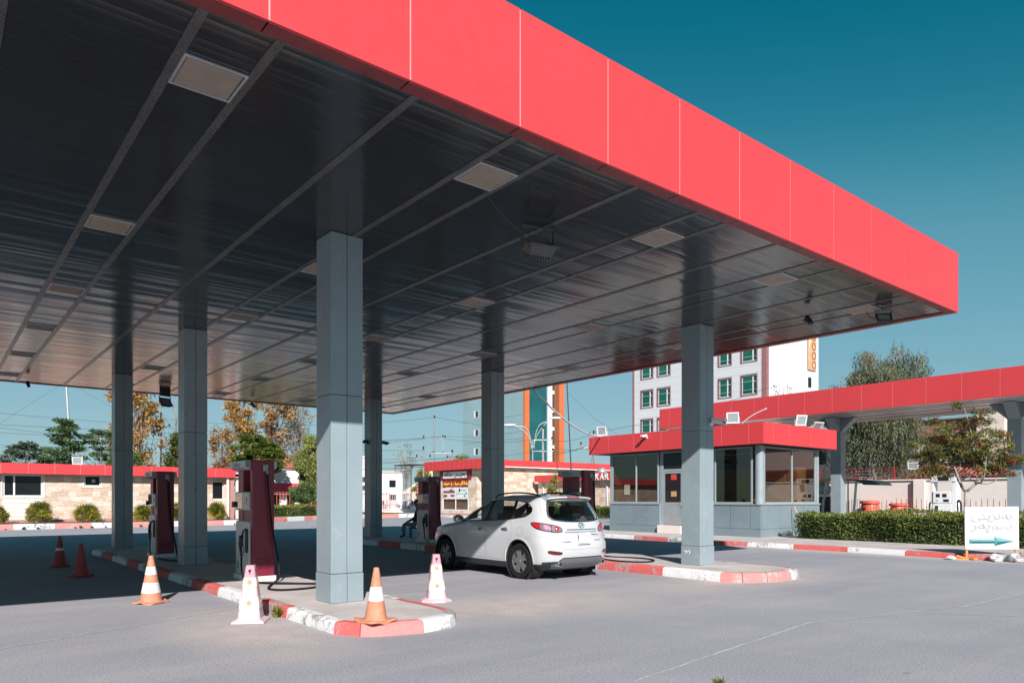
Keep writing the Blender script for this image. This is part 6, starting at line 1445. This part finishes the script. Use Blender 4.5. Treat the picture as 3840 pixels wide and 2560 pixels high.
# local: x = forward (towards the lane), seat height .45
PV=[(0,0,.50),(-.05,0,.72),(-.10,0,.95),(-.11,0,1.06),(-.07,0,1.20),(-.05,0,1.33)]+[c for sg in (1,-1) for c in [(.02,.10*sg,.48),(.42,.13*sg,.50),(.44,.13*sg,.27),(.42,.13*sg,.07),(.56,.15*sg,.03),(-.10,.19*sg,1.0),(-.02,.25*sg,.75),(.22,.18*sg,.62),(.31,.16*sg,.59)]]
PE=[(0,1),(1,2),(2,3),(3,4),(4,5)]; PRr=[.14,.135,.15,.07,.08,.085]
for k in (0,1): b=6+9*k; PE+=[(0,b),(b,b+1),(b+1,b+2),(b+2,b+3),(b+3,b+4),(2,b+5),(b+5,b+6),(b+6,b+7),(b+7,b+8)]; PRr+=[.10,.075,.06,.045,.035,.06,.05,.038,.035]
by=skin('body',PV,PE,PRr,paint('skin_tone',(.30,.17,.11),.6),pr)
me=by.data; TOP=paint('dark_top',(.018,.019,.024),.85); TRS=paint('grey_trousers',(.16,.19,.21),.85); SHO=paint('dark_shoe',(.03,.025,.02),.7); HAI=paint('dark_hair',(.012,.01,.009),.7); SHB=paint('blue_shirt',(.10,.16,.22),.85)
for mm in (TOP,TRS,SHO,SHB): me.materials.append(mm)
for p in me.polygons:
    c=p.center
    if c.z<.13 and c.x>.3: p.material_index=3
    elif c.z<.62 and c.x>-.2 and not (c.z>.57 and c.x>.2): p.material_index=2
    elif c.z<1.10 and c.x<.24: p.material_index=1 if abs(c.y)>.11 or c.x>-.02 else 4
m=MB(); m.ellip((-.07,0,1.36),(.105,.095,.09),14,8); obj('hair', m, HAI, pr, smooth=True)
m=MB(); m.ellip((.035,0,1.30),(.022,.014,.024),8,6); m.ellip((.0,.088,1.30),(.025,.012,.032),8,6); m.ellip((.0,-.088,1.30),(.025,.012,.032),8,6)
for sg in (1,-1):
    for f_ in range(4): m.tube([(.31,.16*sg+(.03-.02*f_)*sg,.59),(.36,.155*sg+(.03-.022*f_)*sg,.565),(.385,.15*sg+(.03-.022*f_)*sg,.525)],[.011,.010,.007],6)
    m.tube([(.31,.12*sg,.59),(.34,.10*sg,.57),(.36,.095*sg,.55)],[.012,.011,.008],6)
obj('hand', m, by.data.materials[0], by, smooth=True)
t=thing('stool','low dark stool under the person seated behind the pump','stool',(14.4,23.5,.19),rad(141)); m=MB(); m.box(-.2,.2,-.2,.2,.34,.385); obj('seat', m, MT['trim'], t, bevel=.01)
for x in (-.17,.17):
    for y in (-.17,.17): m=MB(); m.box(x-.02,x+.02,y-.02,y+.02,0,.34); obj('leg', m, MT['trim'], t)
# ------------------------------------------------------------------ vegetation
def leaf(mb, p, d, w, l, r, mi=0):
    """one small leaf blade: length along d"""
    d = d.normalized(); a = d.cross(Vector((r.uniform(-1,1),r.uniform(-1,1),r.uniform(-1,1))))
    if a.length < 1e-3: a = Vector((1,0,0))
    a.normalize(); a *= w*.5
    b = len(mb.v); q = p+d*l*.45; e = p+d*l
    mb.v += [tuple(p), tuple(q+a), tuple(e), tuple(q-a)]; mb.f.append((b,b+1,b+2,b+3)); mb.m.append(mi)
def rdir(r):
    z = r.uniform(-1,1); t = r.uniform(0,6.283); s = math.sqrt(1-z*z); return Vector((s*math.cos(t),s*math.sin(t),z))
def cluster(mb, c, rr, n, w, l, mode, r, mi=0):
    c = Vector(c)
    for _ in range(n):
        u = rdir(r); k = r.random()**.45; o = Vector((u.x*rr[0],u.y*rr[1],u.z*rr[2]))*k; p = c+o
        if mode=='rand': d = rdir(r)
        elif mode=='out': d = (u+rdir(r)*.6+Vector((0,0,.25)))
        elif mode=='droop': d = Vector((r.uniform(-.45,.45),r.uniform(-.45,.45),-1))
        elif mode=='flat': d = Vector((u.x+r.uniform(-.5,.5),u.y+r.uniform(-.5,.5),r.uniform(-.25,.12)))
        elif mode=='up': d = Vector((u.x*.6+r.uniform(-.4,.4),u.y*.6+r.uniform(-.4,.4),1))
        leaf(mb, p, d, w*r.uniform(.6,1.3), l*r.uniform(.6,1.3), r, mi)
def limb(mb, a, b, r0, r1, r, bend=.12, n=5):
    a,b = Vector(a),Vector(b); L_ = (b-a).length; P = []
    j1,j2 = rdir(r)*L_*bend, rdir(r)*L_*bend
    for i in range(n+1):
        t = i/n; P.append(a.lerp(b,t)+j1*math.sin(t*3.1416)+j2*math.sin(t*6.283)*.4+Vector((0,0,-L_*.10*math.sin(t*3.14))))
    mb.tube(P, [r0+(r1-r0)*i/n for i in range(n+1)], 5); return P
def tree(name, label, loc, h, crown0, width, prof, ncl, nleaf, lw, ll, mode, fol, bark, r0=.2, seed=1, rz=.6, csize=.9, group='trees beyond the forecourt', lean=(0,0), bare=0, cat='tree'):
    r = random.Random(seed); t = thing(name, label, cat, loc, 0, group); tk = MB(); cr = MB()
    top = Vector((lean[0],lean[1],h*.93)); tp = limb(tk, (0,0,-.1), top, r0, r0*.15, r, .03, 8)
    def ax(z): 
        k = max(0,min(1,z/top.z))*8; i = min(7,int(k)); return Vector(tp[i]).lerp(Vector(tp[i+1]), k-i)
    for i in range(ncl):
        f = (i+r.random())/ncl; z = h*(crown0+(1-crown0)*f); an = r.uniform(0,6.283); R_ = width*prof(f)*math.sqrt(r.uniform(.08,1))
        base = ax(z*r.uniform(.62,.85)); c = ax(min(z,h*.93))+Vector((R_*math.cos(an),R_*math.sin(an),0)); c.z = z
        if R_ > csize*.5 or r.random()<.3: limb(tk, base, c, max(.02,r0*.28*(1-f*.6)), .012, r, .12, 4)
        s = csize*r.uniform(.55,1.25); cluster(cr, c, (s,s,s*rz), int(nleaf*r.uniform(.55,1.35)), lw, ll, mode, r)
    for i in range(bare):
        f = r.random(); z = h*(crown0+(1-crown0)*f); an = r.uniform(0,6.283); R_ = width*prof(f)*r.uniform(.6,1.15); a = ax(z*.8); b = ax(min(z,h*.92))+Vector((R_*math.cos(an),R_*math.sin(an),0)); b.z=z+.4
        P = limb(tk, a, b, .04, .01, r, .1, 5)
        for q in range(4): k = P[2+q%3]; limb(tk, k, k+rdir(r)*.8+Vector((0,0,.3)), .014, .005, r, .1, 3)
    obj('trunk', tk, bark, t, smooth=True); obj('crown', cr, fol, t, fixn=False); return t
G_DARK = leafmat('leaf_dark_green',[(.07,.13,.05),(.12,.20,.07),(.21,.30,.09)])
G_GREY = leafmat('leaf_grey_green',[(.08,.12,.08),(.12,.16,.095),(.19,.21,.13)])
G_OLIV = leafmat('leaf_olive',[(.17,.20,.05),(.26,.29,.08),(.36,.38,.12)])
G_AUT = leafmat('leaf_autumn',[(.42,.21,.06),(.62,.36,.08),(.70,.46,.12),(.50,.34,.16)])
G_AUT2 = leafmat('leaf_autumn_brown',[(.36,.20,.10),(.54,.32,.14),(.62,.40,.13),(.44,.33,.26)])
G_BRN = leafmat('leaf_pink_brown',[(.38,.26,.22),(.48,.32,.25),(.55,.34,.16)])
G_WEEP = leafmat('leaf_weeping',[(.09,.12,.07),(.15,.18,.10),(.23,.25,.15),(.34,.34,.21)])
G_WEEPB = leafmat('leaf_weeping_brown',[(.20,.13,.08),(.32,.22,.12),(.27,.24,.13)])
G_BOT = leafmat('leaf_bottlebrush',[(.12,.135,.04),(.21,.21,.06),(.36,.32,.09)])
G_RED = leafmat('bottlebrush_red',[(.34,.03,.03),(.50,.07,.06)])
G_HEDGE = leafmat('leaf_hedge',[(.055,.09,.022),(.12,.165,.038),(.25,.29,.075)],.2,.4)
G_HEDGT = leafmat('leaf_hedge_tip',[(.17,.20,.045),(.30,.31,.07)],.25,.45)
G_SHR = leafmat('leaf_shrub',[(.10,.14,.03),(.20,.22,.035),(.42,.37,.05)])
G_SHRY = leafmat('leaf_shrub_gold',[(.42,.36,.05),(.60,.50,.06)])
BK, BG = MT['bark'], MT['barkg']
dome = lambda f: math.sqrt(max(0,1-(2*f-.75)**2/1.6))
egg = lambda f: math.sin(math.pi*min(1,max(0,f*.85+.12)))
cone_ = lambda f: 1.0-.86*f
tall = lambda f: .55+.45*math.sin(math.pi*f)
tree('broad_tree','low rounded dark tree behind the far end of the low stone building',(8.6,95.8,0),7.7,.45,2.6,dome,34,170,.16,.34,'flat',G_GREY,BK,.2,21,.5,.9)
tree('tiered_tree','tall pointed green tree with layered sprays above the low stone building',(11.2,87.5,0),9.9,.30,2.6,cone_,46,150,.15,.32,'flat',G_DARK,BG,.16,22,.28,.95)
tree('tiered_tree','spreading green tree with layered sprays and pale stem behind the building',(14.7,88.6,0),9.1,.42,2.9,dome,40,140,.15,.32,'flat',G_DARK,BG,.18,23,.30,1.0)
tree('broad_tree','dense dark green bush-like tree low behind the pale-stemmed one',(16.5,87,0),7.0,.3,1.7,dome,26,220,.16,.34,'rand',G_DARK,BK,.16,24,.7,.9)
tree('autumn_tree','tall golden autumn tree split by the farthest shaded column',(19.0,94,0),15.8,.18,2.9,tall,95,130,.20,.32,'rand',G_AUT,BG,.24,25,.8,1.0,bare=14)
tree('bare_tree','slender leafless pale tree between two shaded columns',(24.2,96.4,0),15.5,.45,1.9,tall,4,20,.15,.25,'rand',G_BRN,BG,.15,26,.6,.5,bare=26)
tree('broad_tree','small green tree with golden foot beside the leafless tree',(21.9,85.4,0),8.6,.35,1.4,egg,26,230,.18,.32,'rand',leafmat('leaf_green_gold',[(.06,.10,.025),(.12,.15,.03),(.36,.22,.04)]),BK,.14,27,.8,.8)
tree('broad_tree','olive-brown tree beside the middle shaded column and the maroon pump',(25.5,82.3,0),9.3,.28,1.3,tall,30,120,.16,.30,'rand',G_AUT2,BK,.15,28,.8,.75,bare=6)
tree('autumn_tree','large airy golden autumn tree with twin stems above the maroon pump',(31.0,88.6,0),15.2,.20,2.3,tall,74,95,.20,.32,'rand',G_AUT,BK,.24,29,.8,.95,bare=20,lean=(-.7,.4))
tree('autumn_tree','golden brown autumn tree leaning right behind the maroon pump top',(33.2,86.8,0),15.4,.16,2.0,tall,80,105,.20,.32,'rand',G_AUT2,BK,.24,30,.8,.95,bare=18,lean=(.5,-.3))
tree('broad_tree','bright green low tree right behind the maroon pump top',(28.6,80.5,0),8.6,.55,2.5,dome,34,230,.2,.36,'flat',leafmat('leaf_bright',[(.08,.13,.025),(.15,.20,.035),(.26,.27,.05)]),BK,.18,31,.5,.95)
tree('bare_tree','pinkish half-bare tree between the autumn trees and the sunlit column',(37.2,88.4,0),14.6,.35,1.9,tall,46,38,.18,.28,'rand',G_BRN,BK,.2,32,.8,.9,bare=34)
tree('willow_tree','big feathery olive-green tree beside the sunlit front column',(30.2,68.5,0),7.6,.16,1.65,dome,74,330,.10,.26,'droop',G_OLIV,BK,.18,33,.9,.8)
tree('round_bush','clipped dark green bush on a stem in front of the olive-green tree',(25.2,59.5,.28),2.35,.52,.95,dome,26,240,.08,.16,'rand',G_DARK,BK,.09,34,.7,.45,group='bushes on the verge')
tree('broad_tree','yellow-green tree behind the street fence and a shaded pump',(45.6,72.6,0),5.0,.3,1.1,egg,26,200,.14,.26,'rand',leafmat('leaf_yellow_green',[(.20,.18,.04),(.30,.26,.05)]),BK,.12,35,.8,.7)
tree('broad_tree','thin leafless tree top behind the shop roof corner',(41.5,70,0),7.6,.6,1.5,tall,6,30,.1,.2,'rand',G_GREY,BG,.1,36,.6,.5,bare=22)
tree('round_bush','small bush peeping over the shop roof beside the blue-grey tower',(55,78,0),7.2,.6,2.4,dome,24,150,.14,.26,'rand',G_OLIV,BK,.12,37,.6,.9)
tree('young_tree','slim young tree with yellowing leaves before the lower stone wing',(37.9,41.4,0),3.4,.30,.42,tall,26,60,.09,.17,'droop',leafmat('leaf_sapling',[(.17,.17,.03),(.30,.27,.05),(.36,.33,.08)]),BG,.035,38,.9,.30,group=None)
# weeping tree: curtains of hanging strands
def weeping(label, loc, h, seed):
    r = random.Random(seed); t = thing('weeping_tree', label, 'tree', loc); tk=MB(); cr=[MB(),MB()]
    P = limb(tk,(0,0,-.1),(.3,-.2,h*.45),.34,.24,r,.04,6)
    ends=[]
    for i in range(20):
        an = 6.283*i/20+r.uniform(-.2,.2); f = r.uniform(.35,1); R_ = r.uniform(.6,2.7); z = h*(.62+.36*f*(1-.10*R_))
        e = Vector((.2+R_*math.cos(an),R_*math.sin(an),z)); Q = limb(tk, P[3+i%4], e, .12, .025, r, .14, 6); ends += [Q[3],Q[4],Q[5],Q[6]]
        for k in range(3):
            s = Q[3+k]; e2 = s+Vector((r.uniform(-1.1,1.1),r.uniform(-1.1,1.1),r.uniform(.1,1.1))); limb(tk, s, e2, .035, .01, r, .15, 4); ends.append(e2)
    for e in ends:
        for s in range(r.randint(11,17)):
            p = Vector(e)+Vector((r.gauss(0,.45),r.gauss(0,.45),r.gauss(0,.3))); Ls = r.uniform(.5,2.2)*(1.45 if e.z<h*.8 else .8); d = Vector((r.uniform(-.2,.2),r.uniform(-.2,.2),-1)); k = 1 if r.random()<(.25 if e.x>.3 else .1) else 0
            n = int(Ls*19)
            for q in range(n):
                z = q/n*Ls; a = p+d*z+Vector((r.gauss(0,.05),r.gauss(0,.05),0)); leaf(cr[k], a, Vector((r.uniform(-.6,.6),r.uniform(-.6,.6),-1)), .05, r.uniform(.15,.28), r)
    for e in ends:
        if e.z > h*.66: cluster(cr[1 if r.random()<.25 else 0], e, (.75,.75,.55), 230, .05, .2, 'droop', r)
    # long curtains low on the lane side
    for s in range(210):
        an = r.uniform(0,6.283); R_ = r.uniform(1.2,3.3); p = Vector((R_*math.cos(an)*.9, R_*math.sin(an)-.0, h*r.uniform(.42,.66)-.25*R_)); Ls=r.uniform(.8,3.0); n=int(Ls*16)
        for q in range(n):
            a=p+Vector((r.gauss(0,.06)+math.sin(q*.3+s)*.06,r.gauss(0,.06),-q/n*Ls)); 
            if a.z>1.9: leaf(cr[0 if s%7 else 1], a, Vector((r.uniform(-.6,.6),r.uniform(-.6,.6),-1)), .055, r.uniform(.16,.30), r)
    obj('trunk', tk, BG, t, smooth=True); c=obj('crown', cr[0], G_WEEP, t, fixn=False); obj('dry_foliage', cr[1], G_WEEPB, t, fixn=False); return t
weeping('tall weeping tree with hanging grey-green strands behind the farther red canopy',(49.5,22.0,0),12.6,51)
tree('bare_tree','thin twiggy tree top before the white block end wall',(60,35.0,0),12.0,.8,1.2,tall,8,24,.08,.16,'droop',G_GREY,BG,.1,52,.5,.6,bare=16)
# bottlebrush tree behind the hedge
def bottle(label, loc, h, seed):
    r = random.Random(seed); t = thing('bottlebrush_tree', label, 'tree', loc); tk=MB(); cr=MB(); fl=MB()
    fork = Vector((.02,0,1.75)); tk.tube([(0,0,-.1),(.01,0,.8),tuple(fork)],[.085,.075,.07],8)
    A=limb(tk, fork, (-.30,.42,3.1), .06,.04,r,.05,5); B_=limb(tk, fork, (.5,-.62,3.0), .055,.03,r,.06,5)
    R_=Vector((.7755,-.6314,0)); F_=Vector((.6314,.7755,0))
    tips=[]
    spec=[(-1.3,0,3.6),(-1.55,.3,3.1),(-1.0,-.4,4.0),(-.6,.5,4.4),(-.1,0,4.95),(.25,-.5,4.6),(.7,.3,4.3),(1.1,0,3.9),(1.35,-.5,3.3),(.9,.5,3.3),(.2,.6,3.5),(-.4,-.6,3.4),(-1.2,.2,2.5),(1.0,-.3,2.6),(1.6,.2,3.6),(-.9,.6,2.9),(.5,-.7,3.8),(-1.75,-.2,3.45),(1.75,-.4,2.9),(.15,.3,4.2),(-.7,0,3.7),(.6,0,3.1)]
    for (a,b,z) in spec:
        e=R_*a+F_*b; e.z=z; s=(A if a<.2 else B_)[r.randint(2,5)]; Q=limb(tk, s, e, .03,.010,r,.16,6)
        for k in (3,4,5,6):
            for q in range(3):
                d=rdir(r); d.z=abs(d.z)*.4-.1; e2=Q[k]+d*r.uniform(.25,.6); limb(tk,Q[k],e2,.009,.004,r,.1,3); tips.append((Q[k],e2))
    for (a,b) in tips:
        d=(b-a)
        for q in range(66):
            s=a+d*r.uniform(.2,1.25)+rdir(r)*.10; leaf(cr, s, d.normalized()*.5+rdir(r)*.7+Vector((0,0,-.35)), .034, r.uniform(.08,.17), r)
        if r.random()<.30:
            for q in range(44): s=b+Vector((r.gauss(0,.03),r.gauss(0,.03),r.uniform(-.12,.05))); leaf(fl, s, rdir(r), .03, .075, r)
    obj('trunk', tk, BG, t, smooth=True); obj('crown', cr, G_BOT, t, fixn=False); obj('flower_spike', fl, G_RED, t, fixn=False); return t
bottle('twisted small tree with drooping olive leaves and red brush flowers behind the hedge',(29.6,10.0,.15),5.0,61)
def hedge(label, x0,x1,y0,y1,z0,z1, dens, seed, lw=.042, ll=.085, tips=True, mats=None, group='clipped hedges'):
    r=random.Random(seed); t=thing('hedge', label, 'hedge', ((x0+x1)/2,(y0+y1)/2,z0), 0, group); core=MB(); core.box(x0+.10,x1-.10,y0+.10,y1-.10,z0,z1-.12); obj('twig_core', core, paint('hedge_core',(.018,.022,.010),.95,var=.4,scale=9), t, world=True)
    m=MB(); tp=MB()
    def w(a,b): return .05*math.sin(a*2.1+seed)+.04*math.sin(b*3.7+a*.6)+.03*math.sin(a*7.3+b*2)
    faces=[('x0',(y1-y0)*(z1-z0)),('x1',(y1-y0)*(z1-z0)*.4),('y1',(x1-x0)*(z1-z0)),('y0',(x1-x0)*(z1-z0)),('z1',(x1-x0)*(y1-y0))]
    for f,ar in faces:
        for _ in range(int(ar*dens)):
            dp=abs(r.gauss(0,.05))-.015; a=r.random(); b=r.random()
            if f=='x0': p=Vector((x0+dp+w(y0+a*(y1-y0),b),y0+a*(y1-y0),z0+b*(z1-z0))); nn=Vector((-1,0,.15))
            elif f=='x1': p=Vector((x1-dp,y0+a*(y1-y0),z0+b*(z1-z0))); nn=Vector((1,0,.1))
            elif f=='y1': p=Vector((x0+a*(x1-x0),y1-dp+w(a*3,b),z0+b*(z1-z0))); nn=Vector((0,1,.1))
            elif f=='y0': p=Vector((x0+a*(x1-x0),y0+dp+w(a*3,b),z0+b*(z1-z0))); nn=Vector((0,-1,.1))
            else: yy=y0+a*(y1-y0); p=Vector((x0+b*(x1-x0),yy,z1-dp+w(yy,b*2))); nn=Vector((0,0,1))
            tipq = tips and (p.z>z1-.07) and r.random()<.6
            leaf(tp if tipq else m, p, nn*.55+rdir(r)*.8, lw, ll*r.uniform(.7,1.35), r)
    mats=mats or (G_HEDGE,G_HEDGT)
    obj('foliage', m, mats[0], t, fixn=False, world=True); obj('new_growth', tp, mats[1], t, fixn=False, world=True); return t
hedge('clipped green hedge along the painted kerb behind the white sign',25.75,26.75,-1,14.45,.15,1.06,900,71)
hedge('second clipped hedge row, slightly taller, behind the kerbside hedge',28.0,28.9,-1,13.0,.15,1.16,420,72)
hedge('low clipped hedge at the far verge beyond the maroon pump',20.6,24.3,54.6,57.4,.30,1.05,330,73,.07,.13)
hedge('low green hedge along the stone wing, seen through the car windows',43.4,44.4,34,49,.1,.95,260,74,.07,.13)
hedge('dark low hedge beyond the booth end, behind the car roof',31.5,33.0,24.8,27.8,.15,1.05,300,75,.06,.12)
def shrub(label, loc, w, h, seed, gold=.35):
    r=random.Random(seed); t=thing('shrub', label, 'shrub', loc, 0, 'golden shrubs along the low stone building'); st=MB(); m=MB(); g_=MB()
    for i in range(9): limb(st,(0,0,-.05),(r.uniform(-.4,.4)*w,r.uniform(-.4,.4)*w,h*r.uniform(.5,.85)),.02,.006,r,.1,4)
    for i in range(95):
        a=r.uniform(0,6.283); f=r.random(); R_=w*.5*math.sqrt(max(0,1-(f*1.05-.35)**2/.5))*r.uniform(.35,1.0); z=h*(.12+.82*f)
        c=Vector((R_*math.cos(a),R_*math.sin(a),z)); out=Vector((math.cos(a),math.sin(a),.6))
        mb=g_ if (r.random()<gold and R_>w*.28) else m
        for q in range(58): p=c+Vector((r.gauss(0,.085),r.gauss(0,.085),r.gauss(0,.085))); leaf(mb,p,out+rdir(r)*.7+Vector((0,0,.5)),.035,.11*r.uniform(.6,1.3),r)
    obj('stem', st, BK, t); obj('foliage', m, G_SHR, t, fixn=False); obj('golden_tip', g_, G_SHRY, t, fixn=False)
for i,(u_,w_,h_,lb_) in enumerate([(3.15,.9,.85,'gold-tipped shrub at the very end of the soil bed, farthest from the pumps'),(5.12,1.25,1.2,'large round gold-tipped shrub below the wide dark window'),(7.5,1.4,1.02,'spreading gold-tipped shrub below the small window with a fan'),(10.55,.9,.95,'gold-tipped shrub half hidden by the farthest shaded column'),(12.6,1.15,1.05,'round shrub between the shaded far pump and middle column'),(15.0,1.0,1.1,'shrub beside the maroon pump at the building corner')]): shrub(lb_,(u_,49.4,.27),w_,h_*.95,80+i)
def weed(loc, s, seed, label, group=None):
    r=random.Random(seed); m=MB()
    for i in range(60): d=rdir(r); d.z=abs(d.z)*.8+.25; leaf(m,Vector((r.gauss(0,.02)*s*4,r.gauss(0,.02)*s*4,r.uniform(0,.06)*s*5)),d,.035*s*4,.13*s*4*r.uniform(.5,1.1),r)
    o=obj('weed', m, G_SHR, fixn=False); o.location=loc; return tag(o,label,'weed',group)
weed((3.80,9.85,.0),.26,91,'yellow-green weed tuft growing at the kerb beside the pale pink cone'); weed((5.35,3.72,.0),.16,92,'tiny weed in the pale pavement joint on open asphalt')
for i,u_ in enumerate([3.3,4.1,4.75,6.5,6.75,7.3,8.0,9.2,9.8,15.2,20.2,21.6,24.5]): weed((u_,46.5 if u_<16 else (50.9 if u_<21 else 52.0 if u_<23 else 53.4),.0),.14+.016*((i*37)%10),100+i,'small dry weed growing at the foot of the far painted kerb','kerb weeds')
# ------------------------------------------------------------------ light, sky, camera
SUN_EL = 30.6; SUN_AZ = math.atan2(-.515,-.857)      # sun stands towards (-u,-v)
EXPO = 0.48
w = D.worlds.new('World'); SC.world = w; w.use_nodes = True; nt = w.node_tree
bg = nt.nodes['Background']; sky = nt.nodes.new('ShaderNodeTexSky'); sky.sky_type='NISHITA'; sky.sun_disc=False
sky.sun_elevation = rad(SUN_EL); sky.sun_rotation = SUN_AZ; sky.air_density=1.0; sky.dust_density=.35; sky.ozone_density=1.0; sky.altitude=400
# the photograph's cyan cast of the whole sky
SKY_S = .068; K = .085*2**.35
pre = nt.nodes.new('ShaderNodeVectorMath'); pre.operation='SCALE'; pre.inputs['Scale'].default_value = K; nt.links.new(sky.outputs[0], pre.inputs[0])
cv = nt.nodes.new('ShaderNodeRGBCurve'); nt.links.new(pre.outputs[0], cv.inputs[1])
CUR = [[(0,0),(.118,.006),(.222,.135),(.57,.33),(1,.42)],[(0,0),(.198,.185),(.355,.392),(.76,.56),(1,.62)],[(0,0),(.34,.283),(.545,.515),(.87,.66),(1,.70)]]
for i,pts in enumerate(CUR):
    c = cv.mapping.curves[i]
    while len(c.points) < len(pts): c.points.new(.5,.5)
    for p_,(a_,b_) in zip(c.points, pts): p_.location = (a_,b_)
cv.mapping.extend = 'EXTRAPOLATED'; cv.mapping.update()
post = nt.nodes.new('ShaderNodeVectorMath'); post.operation='SCALE'; post.inputs['Scale'].default_value = 1/K; nt.links.new(cv.outputs[0], post.inputs[0])
nt.links.new(post.outputs[0], bg.inputs[0]); bg.inputs[1].default_value = SKY_S
sl = D.lights.new('sun','SUN'); sl.energy=5.0; sl.angle=rad(.53); sl.color=(1.0,.945,.90)
so_ = D.objects.new('sun', sl); COL.objects.link(so_); so_.location=(-20,-30,40)
dv = Vector((.515*math.cos(rad(SUN_EL)), .857*math.cos(rad(SUN_EL)), -math.sin(rad(SUN_EL)))); so_.rotation_euler = dv.to_track_quat('-Z','Y').to_euler()
cam = D.cameras.new('camera'); co = D.objects.new('camera', cam); COL.objects.link(co); SC.camera = co
co.location=(0,0,1.65); co.rotation_euler=(rad(90),0,-math.atan2(.63137,.77548)); cam.sensor_width=36; cam.lens=36*1656/2352; cam.shift_y=(1145-784)/2352; cam.clip_end=3000; cam.clip_start=.05
SC.view_settings.view_transform='Standard'; SC.view_settings.look='None'; SC.view_settings.exposure=EXPO; SC.view_settings.gamma=1
SC.cycles.max_bounces=8; SC.cycles.transparent_max_bounces=16; SC.cycles.diffuse_bounces=2; SC.cycles.glossy_bounces=4
